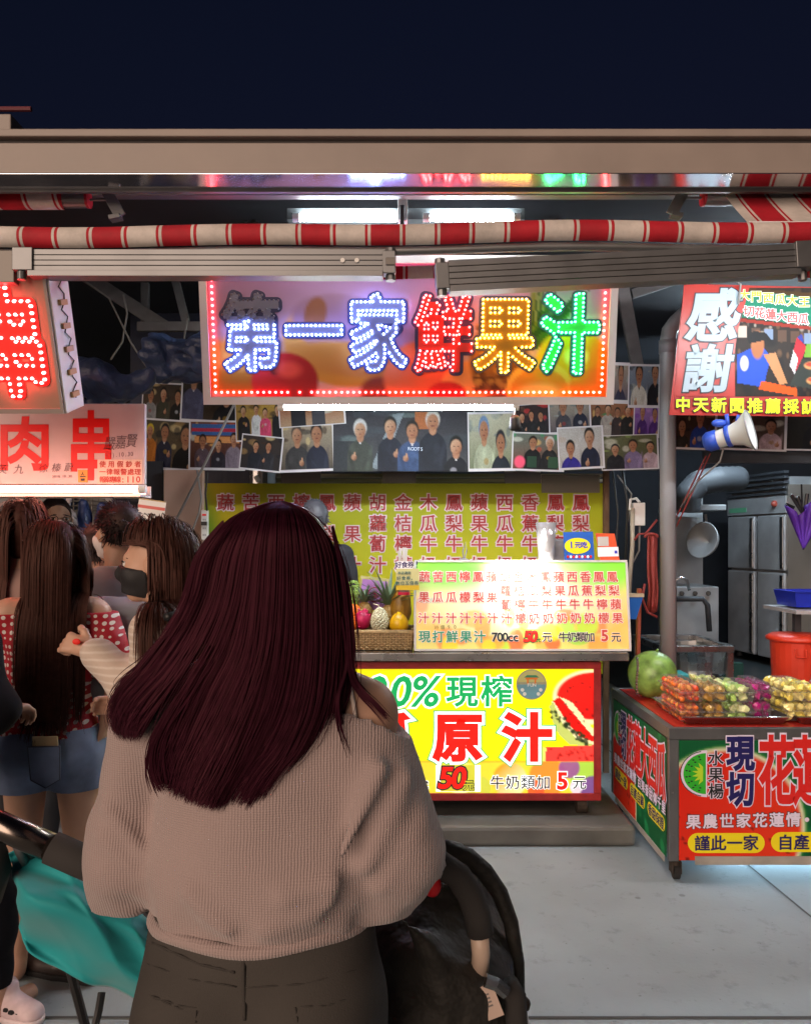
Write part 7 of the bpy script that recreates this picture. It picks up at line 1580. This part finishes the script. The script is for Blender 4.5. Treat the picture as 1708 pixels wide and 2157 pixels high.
for p_, nm_ in ((pm, 'a'), (pb, 'b'), (pa_, 'c'), (pw, 'd')):
    m_s = M('dark_trainer_' + nm_, (.03, .03, .035), .6)
    for e in (-1, 1): trainer(p_['o'], p_['toW']((e * .103 * p_['s'], -.055, 0)), p_['toW']((e * .118 * p_['s'], .135, 0)), (m_s, m_white, m_white), .050)

# ------------------------------------------------------------------ the long haired woman in the foreground
FX, FY = -.212, 1.22
pf_ = person('woman with very long burgundy hair and off-shoulder taupe jumper, back to camera, pushing a stroller', FX, FY, 1.63, 0, m_skin,
             arms={'r': ((.212, -.0, 1.13), (.216, .16, 1.04), (.15, 1, -.25), (-.5, .1, -1), 1.1), 'l': ((-.222, .01, 1.11), (-.195, .19, 1.03), (.1, 1, -.2), (.4, 0, -1), 1.1)}, h=.0058, face=False, ar=.55, bodyx=[lambda Q: Q.cone((.03, -.015, 1.395), (.150, -.005, 1.345), .050, .050, .03)])
m_jump = M('taupe_knit', (.335, .258, .245), .9, sheen=.35, noise=(5, .08))
nt = m_jump.node_tree; L_ = nt.links.new; _b = nt.nodes['Principled BSDF']; _tc = nt.nodes.new('ShaderNodeTexCoord')
def wave_node(direction, scale, dist, detail=1.):
    w = nt.nodes.new('ShaderNodeTexWave'); w.bands_direction = direction; w.inputs['Scale'].default_value = scale; w.inputs['Distortion'].default_value = dist; w.inputs['Detail'].default_value = detail; w.inputs['Detail Scale'].default_value = .6; L_(_tc.outputs['Object'], w.inputs['Vector']); return w
w1, w2 = wave_node('X', 74, 2.2), wave_node('Z', 95, 3.0); _ad = nt.nodes.new('ShaderNodeMath'); _ad.operation = 'MULTIPLY_ADD'; _ad.inputs[1].default_value = .55
L_(w2.outputs[0], _ad.inputs[0]); L_(w1.outputs[0], _ad.inputs[2]); _nz = nt.nodes.new('ShaderNodeTexNoise'); _nz.inputs['Scale'].default_value = 220; L_(_tc.outputs['Object'], _nz.inputs['Vector'])
_a2 = nt.nodes.new('ShaderNodeMath'); _a2.operation = 'MULTIPLY_ADD'; _a2.inputs[1].default_value = .9; L_(_nz.outputs[0], _a2.inputs[0]); L_(_ad.outputs[0], _a2.inputs[2])
_bp = nt.nodes.new('ShaderNodeBump'); _bp.inputs['Strength'].default_value = .45; _bp.inputs['Distance'].default_value = .0025; L_(_a2.outputs[0], _bp.inputs['Height']); L_(_bp.outputs[0], _b.inputs['Normal'])
Y_ = 1.22; W3 = lambda u, v, Y=Y_: P(u, v, Y)
S = Sdf((-.60, .98, .92), (.14, 1.62, 1.48), .0062)
S.ell((FX - .003, 1.215, 1.21), (.165, .118, .25), .03); S.ell((FX - .003, 1.215, 1.10), (.170, .125, .13), .05); S.cone((FX - .13, 1.215, 1.335), (FX + .14, 1.215, 1.325), .072, .072, .05)
S.chain([W3(308, 1545), W3(282, 1640), W3(265, 1740), W3(258, 1822), W3(276, 1880, 1.25)], [.062, .049, .049, .053, .038], .028)
S.cone(W3(262, 1870, 1.24), P(300, 1880, 1.40), .045, .034, .03)
S.chain([W3(768, 1590), W3(798, 1660), W3(826, 1745), W3(855, 1800)], [.058, .063, .068, .047], .04)
S.chain([W3(855, 1800), W3(818, 1855), W3(796, 1888)], [.045, .044, .030], .04); S.cone(W3(715, 1650), W3(815, 1780), .085, .062, .06)
S.cone(W3(850, 1810, 1.26), P(885, 1850, 1.40), .050, .034, .04)
def fold(X, Y, Z): return np.ones_like(X)
S.wave(.0065, 15, 11).wave(.0028, 44, 12)
# gathers under the right sleeve, crease between left sleeve and back
for a, b, r in ((W3(800, 1905, 1.10), W3(690, 1850, 1.09), .010), (W3(790, 1890, 1.09), W3(720, 1760, 1.08), .008), (W3(310, 1560, 1.12), W3(322, 1700, 1.10), .006), (W3(322, 1700, 1.10), W3(330, 1900, 1.10), .009)): S.cone(a, b, r, r * .5, 0, sub=True)
for a, b, r, k_ in ((W3(850, 1640, 1.15), W3(770, 1820, 1.12), .010, .03), (W3(800, 1620, 1.12), W3(720, 1800, 1.09), .008, .03), (W3(880, 1720, 1.17), W3(800, 1860, 1.14), .009, .025), (W3(225, 1700, 1.18), W3(300, 1800, 1.17), .006, .02), (W3(220, 1760, 1.18), W3(300, 1850, 1.17), .007, .02), (W3(232, 1830, 1.18), W3(305, 1880, 1.18), .006, .02), (W3(690, 1900, 1.10), W3(560, 1965, 1.09), .007, .03), (W3(700, 1860, 1.10), W3(600, 1890, 1.085), .006, .03), (W3(400, 1880, 1.10), W3(480, 1960, 1.09), .006, .03)): S.cone(a, b, r, r * .6, k_)
S.wave(.0035, 95, 13, lambda X, Y, Z: np.exp(-((Z - 1.055) / .05) ** 2))
S.cone(W3(640, 1418), W3(960, 1430), .088, .088, 0, sub=True)
S.cut((0, 0, 1.040), (0, .0, -1))
jump = S.o('jumper', m_jump, pf_['o']); SJ = S
q = MB(); ring = []
for t in np.linspace(0, 2 * math.pi, 60): ring.append((FX - .003 + .158 * math.cos(t), 1.215 + .118 * math.sin(t), 1.046 + .003 * math.sin(5 * t)))
q.tube(ring, .010, 8); q.o('hem_band', m_jump, jump, smooth=True)
m_jean = M('charcoal_denim', (.046, .041, .036), .85, noise=(5, .25), bump=(500, .35, .002))
S = Sdf((FX - .24, 1.00, .0), (FX + .24, 1.46, 1.08), .0075)
for e in (-1, 1):
    S.cone((FX + e * .086, 1.215, .86), (FX + e * .09, 1.235, .46), .098, .062, .03); S.cone((FX + e * .09, 1.235, .46), (FX + e * .095, 1.21, .09), .062, .045, .03); S.ell((FX + e * .082, 1.155, .90), (.098, .090, .12), .04)
S.ell((FX, 1.215, .95), (.172, .122, .14), .04); S.ell((FX, 1.215, 1.04), (.158, .112, .08), .04); S.cone((FX, 1.06, .99), (FX, 1.055, .78), .012, .016, 0, sub=True); S.wave(.003, 40, 5); S.cut((0, 0, .085), (0, 0, -1))
jeans = S.o('jeans', m_jean, pf_['o']); SJ2 = S
m_seam = M('dark_seam', (.038, .034, .030), .9); q = MB()
def seam(pts, r=.0011):
    ps = []
    for i in range(len(pts) - 1):
        for f in np.linspace(0, 1, 9)[:-1]:
            h_ = SJ2.hit(pts[i][0] * (1 - f) + pts[i + 1][0] * f, pts[i][1] * (1 - f) + pts[i + 1][1] * f, .9, 1.5)
            if h_ is not None: ps.append(h_ - Vector((0, .0022, 0)))
    if len(ps) > 2: q.tube(ps, r, 5)
seam([(513, 2010), (514, 2080), (516, 2157)], .003); seam([(312, 2030), (400, 2062), (513, 2080)]); seam([(513, 2080), (640, 2072), (800, 2030)]); seam([(322, 1985), (420, 2030), (505, 2050)], .0018)
seam([(318, 2096), (380, 2118), (415, 2122), (412, 2157)]); seam([(620, 2120), (690, 2118), (745, 2098)]); seam([(622, 2120), (628, 2157)]); seam([(325, 2100), (380, 2124), (408, 2128)], .0015)
q.o('seam', m_seam, jeans, smooth=True)
for e in (-1, 1): trainer(pf_['o'], (FX + e * .10, 1.17, 0), (FX + e * .115, 1.36, 0), (M('grey_trainer%d' % e, (.3, .3, .3), .6), m_white, m_white))
q = MB(); ps = []
for u, v in ((722, 1425), (734, 1455), (742, 1490), (746, 1520), (748, 1545)):
    h_ = onto(pf_['S'], pf_['xf'], u, v); ps.append((h_ or P(u, v, 1.16)) + Vector((0, .022, 0)))
q.tube(ps, .0032, 6); q.o('camisole_strap', M('cream_strap', (.62, .52, .46), .6), pf_['o'], smooth=True)
# hair: guide strands down the back, interpolated
GS = [0, .12, .22, .30, .42, .55, .70, .85, 1.0]
GP = [[(575, 1058), (495, 1088), (430, 1160), (404, 1250), (362, 1330), (302, 1412), (256, 1465), (236, 1512), (246, 1548)], [(578, 1057), (512, 1083), (455, 1160), (432, 1255), (392, 1340), (335, 1425), (285, 1485), (262, 1532), (264, 1556)],
      [(580, 1056), (528, 1081), (485, 1160), (462, 1262), (425, 1350), (372, 1435), (325, 1500), (300, 1540), (290, 1556)], [(582, 1056), (540, 1081), (505, 1160), (482, 1270), (446, 1365), (404, 1440), (369, 1525), (342, 1600), (332, 1655)],
      [(586, 1055), (560, 1079), (545, 1160), (535, 1270), (520, 1380), (480, 1480), (440, 1570), (410, 1640), (395, 1690)], [(590, 1055), (590, 1078), (588, 1160), (585, 1270), (575, 1380), (550, 1490), (510, 1590), (475, 1660), (450, 1708)],
      [(596, 1055), (622, 1079), (635, 1160), (640, 1270), (638, 1390), (620, 1500), (580, 1590), (540, 1650), (512, 1702)], [(600, 1056), (645, 1084), (680, 1155), (694, 1260), (700, 1380), (690, 1490), (660, 1570), (610, 1630), (575, 1680)],
      [(604, 1057), (655, 1089), (702, 1160), (722, 1260), (733, 1360), (735, 1440), (712, 1520), (672, 1590), (635, 1640)]]
GP = np.array(GP, float); TT = np.linspace(0, 1, 9)
def cubic(a, x0, x):                                  # Catmull-Rom along the first axis
    f = np.clip(np.interp(x, x0, np.arange(len(x0))), 0, len(x0) - 1.0001); i = f.astype(int); t = (f - i)[..., None]
    g = lambda k: a[np.clip(k, 0, len(x0) - 1)]
    p0, p1, p2, p3 = g(i - 1), g(i), g(i + 1), g(i + 2)
    return .5 * (2 * p1 + (p2 - p0) * t + (2 * p0 - 5 * p1 + 4 * p2 - p3) * t * t + (3 * p1 - p0 - 3 * p2 + p3) * t ** 3)
def hair_uv(s, t):                                    # s (n,), t (k,) -> (n, k, 2)
    A = np.stack([np.stack([np.interp(s, GS, GP[:, j, c]) for c in (0, 1)], -1) for j in range(9)], 1)
    return np.stack([cubic(A[i], TT, t) for i in range(len(s))])
def hair_y(s, t):
    s = s[:, None]; t = t[None]
    return 1.082 + .105 * (2 * s - 1) ** 2 * (1 - .45 * t) + .125 * np.clip(1 - t / .24, 0, 1) ** 2 + .012 * np.sin(s * 23) * t
HC = np.array(P(588, 1172, 1.195)); HR = np.array((.079, .088, .083))
def over_head(uv, Y):                                 # keep strands outside the skull
    for _ in range(2):
        q = (hair_xyz(uv, Y) - HC) / HR; r2 = q[..., 0] ** 2 + q[..., 2] ** 2
        Y = np.where(uv[..., 1] < 1250, np.minimum(Y, HC[1] - HR[1] * np.sqrt(np.clip(1 - r2, 0, 1)) - .003), Y)
    return Y
def hair_xyz(uv, Y):
    return np.stack([(uv[..., 0] - 854) * Y / FP, Y, CH + (HZ - uv[..., 1]) * Y / FP], -1)
g = np.random.default_rng(21); mb = MB()
for rng, n, tm in (((0, .22), 2300, 1), ((.30, 1.0), 8200, 1), ((.20, .32), 1100, .50)):
    s = g.uniform(rng[0], rng[1], n); k = 30; t = np.linspace(0, tm, k); uv = hair_uv(s, t); Y = hair_y(s, t)
    lay = g.random(n) ** 1.3; cl = g.integers(0, 110, n); cj = g.normal(0, 1, (110, 2))[cl]
    env = t[None] ** .8
    uv[..., 0] += (cj[:, :1] * 4.5 + g.normal(0, 3.5, (n, 1))) * env + 3.0 * np.sin(t[None] * 9 + cl[:, None]) * env; uv[..., 1] += -np.abs(g.normal(0, 26, (n, 1))) * env ** 3 + cj[:, 1:] * 5 * env ** 4
    Y = over_head(uv, Y) + (lay * .034)[:, None] * np.clip(t / .3, 0, 1)[None] + (cj[:, 1:] * .003) * env
    pts = hair_xyz(uv, Y); nor = np.stack([np.repeat(((s - .55) * 1.7)[:, None], k, 1), -np.ones((n, k)), .25 * np.ones((n, k)) + np.clip(1 - t / .15, 0, 1)[None] * 1.5], -1) + g.normal(0, .14, (n, 1, 3)); nor /= np.linalg.norm(nor, axis=2, keepdims=True)
    ribbons(mb, pts, nor, .0019 * g.uniform(.5, 1.3, n), .8)
    s2 = np.linspace(rng[0] + .012, rng[1] - .012, 28); t2 = np.linspace(0, .95 * tm, 26); u2 = hair_uv(s2, t2); mb.surf(hair_xyz(u2, over_head(u2, hair_y(s2, t2)) + .012 + .012 * t2[None]))
for pts, n, sd, rr in (([(700, 1110), (722, 1220), (733, 1340), (738, 1415), (758, 1455), (788, 1486), (812, 1514)], 46, 5, .5), ([(720, 1300), (730, 1400), (712, 1470), (716, 1530), (736, 1588)], 20, 4, .5), ([(440, 1360), (410, 1430), (362, 1500), (326, 1570), (322, 1625), (336, 1664)], 80, 6, .6), ([(450, 1390), (400, 1470), (360, 1530), (345, 1590), (352, 1650)], 50, 7, .6), ([(702, 1130), (732, 1230), (742, 1330), (746, 1420)], 20, 4, .8), ([(470, 1100), (420, 1170), (392, 1270), (352, 1345)], 24, 6, .6)):
    A = np.array(pts, float); t = np.linspace(0, 1, 22); c = cubic(A, np.linspace(0, 1, len(A)), t); uv = c[None] + g.normal(0, sd, (n, 1, 2)) * (.25 + t[None, :, None]); Y = 1.095 + g.uniform(-.008, .02, (n, 1)) + .06 * np.clip((c[None, :, 0] - 690) / 60, 0, 1) * (1 - .4 * t[None])
    ribbons(mb, hair_xyz(uv, Y * np.ones((n, 22))), np.tile(np.array((.2, -1, .2)) / 1.04, (n, 22, 1)), .0016 * np.ones(n), .8)
s = g.random(220); k = 30; t = np.linspace(0, 1, k) ; uv = hair_uv(s, t * .97); e_ = np.array(g.normal(0, 1, (220, 1))); uv[..., 0] += e_ * 11 * np.sin(t[None] * (2.2 + 2 * g.random((220, 1)))) + 5 * np.sin(t[None] * 7 + e_ * 9) * t[None]; Y = over_head(uv, hair_y(s, t)) - .004 - .010 * g.random((220, 1)) * np.sin(t[None] * 3.1)
ribbons(mb, hair_xyz(uv, Y), np.tile(np.array((.1, -1, .3)) / 1.05, (220, k, 1)), .0009 * np.ones(220), .8)
cap = MB(); cap.ball(HC, HR * .985, 22)
mb.add(np.concatenate(cap.v), cap.f)
mb.o('hair', m_hred, pf_['o'], smooth=True)

# ------------------------------------------------------------------ black stroller at right, teal stroller at left
m_blkf = M('black_stroller_cloth', (.022, .020, .016), .7, noise=(6, .4), bump=(9, .8, .05)); m_foam = M('black_foam', (.028, .026, .025), .9, bump=(400, .3, .002))
st = thing('stroller', (.12, 1.75, 0), 'black folding stroller with dark hood and foam handle beside the foreground woman', 'stroller')
S = Sdf((-.16, 1.30, .40), (.33, 2.02, 1.14), .010); S.ell(P(925, 2068, 1.68), (.160, .26, .272), .03); S.ell(P(880, 2100, 1.55), (.14, .14, .17), .05); S.wave(.011, 20, 7).wave(.006, 40, 9)
for a, b in (((840, 1930), (985, 2090)), ((900, 1990), (960, 2157))): S.cone(P(a[0], a[1], 1.42), P(b[0], b[1], 1.44), .006, .008, .05)
S.wave(.002, 90, 5); S.cut((0, 0, .46), (0, 0, -1)); S.o('hood', m_blkf, st)
q = MB(); q.tube([P(u, v, 1.60) for u, v in ((900, 1800), (940, 1786), (985, 1806), (1020, 1836), (1052, 1882), (1076, 1945), (1090, 2030), (1092, 2110), (1090, 2200))], [.010, .016, .019, .018, .017, .015, .014, .013, .012], 8); q.o('hood_rim', m_blkf, st, smooth=True)
q = MB(); q.tube([P(u, v, 1.44) for u, v in ((840, 1840), (885, 1822), (930, 1822), (965, 1846), (990, 1885), (1005, 1925), (1012, 1968))], .024, 12); q.o('handle_grip', m_foam, st, smooth=True)
q = MB(); q.tube([P(1009, 1966, 1.44), P(1013, 2010, 1.45), P(1008, 2062, 1.47)], .0165, 12); q.tube([P(1008, 2062, 1.47), P(1000, 2180, 1.55)], .014, 10, 1); q.o('handle_tube', [M('beige_metal', (.60, .46, .36), .4), m_black], st, smooth=True)
f_ = Fr(P(1020, 2110, 1.43), (.9, 0, .35), (-.35, 0, .9)); q = MB(); q.fbox(f_, -.024, .024, -.034, .026, 0, .002)
for i in range(4): q.fbox(f_, -.008, .012, -.012 + i * .007, -.009 + i * .007, .002, .0025, 1)
q.o('care_label', [M('peach_label', (.60, .46, .38), .6), M('grey_print', (.2, .18, .17), .6)], st)
q = MB(); q.tube([P(1022, 2066, 1.42), P(1045, 2074, 1.42), P(1066, 2092, 1.42)], .012, 8); q.o('buckle', m_steel, st)
q = MB(); q.tube([P(1068, 2072, 1.46), P(1085, 2100, 1.46), P(1088, 2160, 1.46), P(1080, 2260, 1.5)], .020, 8); q.tube([P(1100, 2120, 1.5), P(1104, 2180, 1.5)], .010, 8, 1); q.ball(P(1102, 2116, 1.49), .014, 10, 2); q.o('side_hinge', [m_foam, m_white, m_rust], st, smooth=True)
S = Sdf((-.02, 1.32, .94), (.10, 1.52, 1.08), .004); S.ell(P(906, 1862, 1.43), (.017, .012, .020), .01); S.ell(P(912, 1868, 1.43), (.013, .012, .018), .01); S.o('red_tag', M('red_tag_plastic', 'c81420', .4), st)
def wheels(par, xs_, ys_, r=.085):
    for x in xs_:
        for y in ys_:
            q = MB(); q.lathe((x - .016, y, r), (1, 0, 0), [(.001, 0), (r * .8, 0), (r, .006), (r, .026), (r * .8, .032), (.001, .032)], 20); q.o('wheel', m_rubber, par)
q = MB()
for x in (-.03, .19): q.tube([(x, 1.55, .72), (x, 1.75, .50), (x, 2.05, .10)], .012, 8); q.tube([(x, 1.80, .62), (x, 1.62, .10)], .012, 8)
q.tube([(-.03, 1.75, .50), (.19, 1.75, .50)], .012, 8); q.o('stroller_frame', m_black, st); wheels(st, (-.03, .19), (1.62, 2.05))
te = thing('stroller', (-.66, 1.75, 0), 'stroller with a draped teal canopy and black foam handlebar at lower left', 'stroller')
m_teal = M('teal_cloth', (.006, .31, .33), .75, noise=(3, .10), bump=(300, .15, .001), sheen=.2)
top = np.array([(18, 1800), (60, 1782), (130, 1815), (205, 1862), (270, 1905), (325, 1950)], float); bot = np.array([(42, 1955), (70, 2005), (130, 2045), (190, 2072), (240, 2085), (312, 2122)], float); mid = np.array([(34, 1880), (52, 1895), (140, 1925), (205, 1968), (268, 2010), (318, 2040)], float)
G = []; n, k = 60, 40
for a in np.linspace(0, 1, n):
    c0 = cubic(top, np.linspace(0, 1, 6), np.array([a]))[0]; c1 = cubic(mid, np.linspace(0, 1, 6), np.array([a]))[0]; c2 = cubic(bot, np.linspace(0, 1, 6), np.array([a]))[0]; row = []
    for b in np.linspace(0, 1, k):
        p = c0 * (1 - b) * (1 - 2 * b) + c1 * 4 * b * (1 - b) + c2 * b * (2 * b - 1)
        Y = 1.62 - .10 * math.sin(math.pi * min(1, b * 1.05)) * (.5 + .5 * math.sin(math.pi * a)) + .012 * math.sin(11 * b - 4 * a) * (1 - .4 * b) + .014 * math.sin(6 * a + 7 * b * b + 1) + .012 * abs(math.sin(8 * a - 5 * b + .5)) + .010 * abs(math.sin(5 * b + 4 * a)) - .012 + .009 * math.sin(31 * b + 4 * a) * max(0, 1 - b * 2.4)
        row.append(P(p[0] + 3 * math.sin(17 * b), p[1] + 3 * math.sin(13 * a), Y))
    G.append(row)
q = MB(); q.surf(G); q.o('canopy', m_teal, te, smooth=True, solid=.004)
q = MB(); q.tube([P(-60, 1712, 1.50), P(20, 1748, 1.50), P(112, 1788, 1.50)], .0255, 14); q.o('handle_tube', M('dark_chrome', (.20, .17, .15), .22, 1.), te, smooth=True)
q = MB(); q.tube([P(108, 1786, 1.50), P(190, 1822, 1.50), P(280, 1868, 1.52), P(350, 1905, 1.56)], .030, 14); q.o('handle_grip', m_foam, te, smooth=True)
q = MB(); q.tube([P(32, 1770, 1.52), P(44, 1800, 1.58), P(60, 1830, 1.64)], .010, 6); q.tube([P(-30, 1760, 1.5), P(-10, 1830, 1.56), P(-30, 1900, 1.7)], .03, 8, 1); q.o('canopy_strap', [M('grey_strap', (.2, .19, .2), .7), m_foam], te, smooth=True)
q = MB(); q.tube([P(214, 2092, 1.66), P(208, 2130, 1.64), P(196, 2180, 1.62), (-.62, 1.62, .10)], .008, 8)
for x in (-.66, -.52): q.tube([(x, 1.72, .50), (x, 1.80, .48), (x, 2.1, .1)], .010, 8)
q.tube([(-.66, 1.8, .5), (-.52, 1.8, .5)], .01, 8); q.tube([P(62, 1776, 1.50), P(70, 1812, 1.67), P(110, 1900, 1.70), (-.66, 1.72, .50)], .010, 8); q.tube([P(345, 1905, 1.56), P(318, 1950, 1.68), P(300, 2040, 1.71), (-.52, 1.72, .50)], .010, 8); q.o('stroller_frame', m_black, te); wheels(te, (-.66, -.52), (1.62, 2.1))
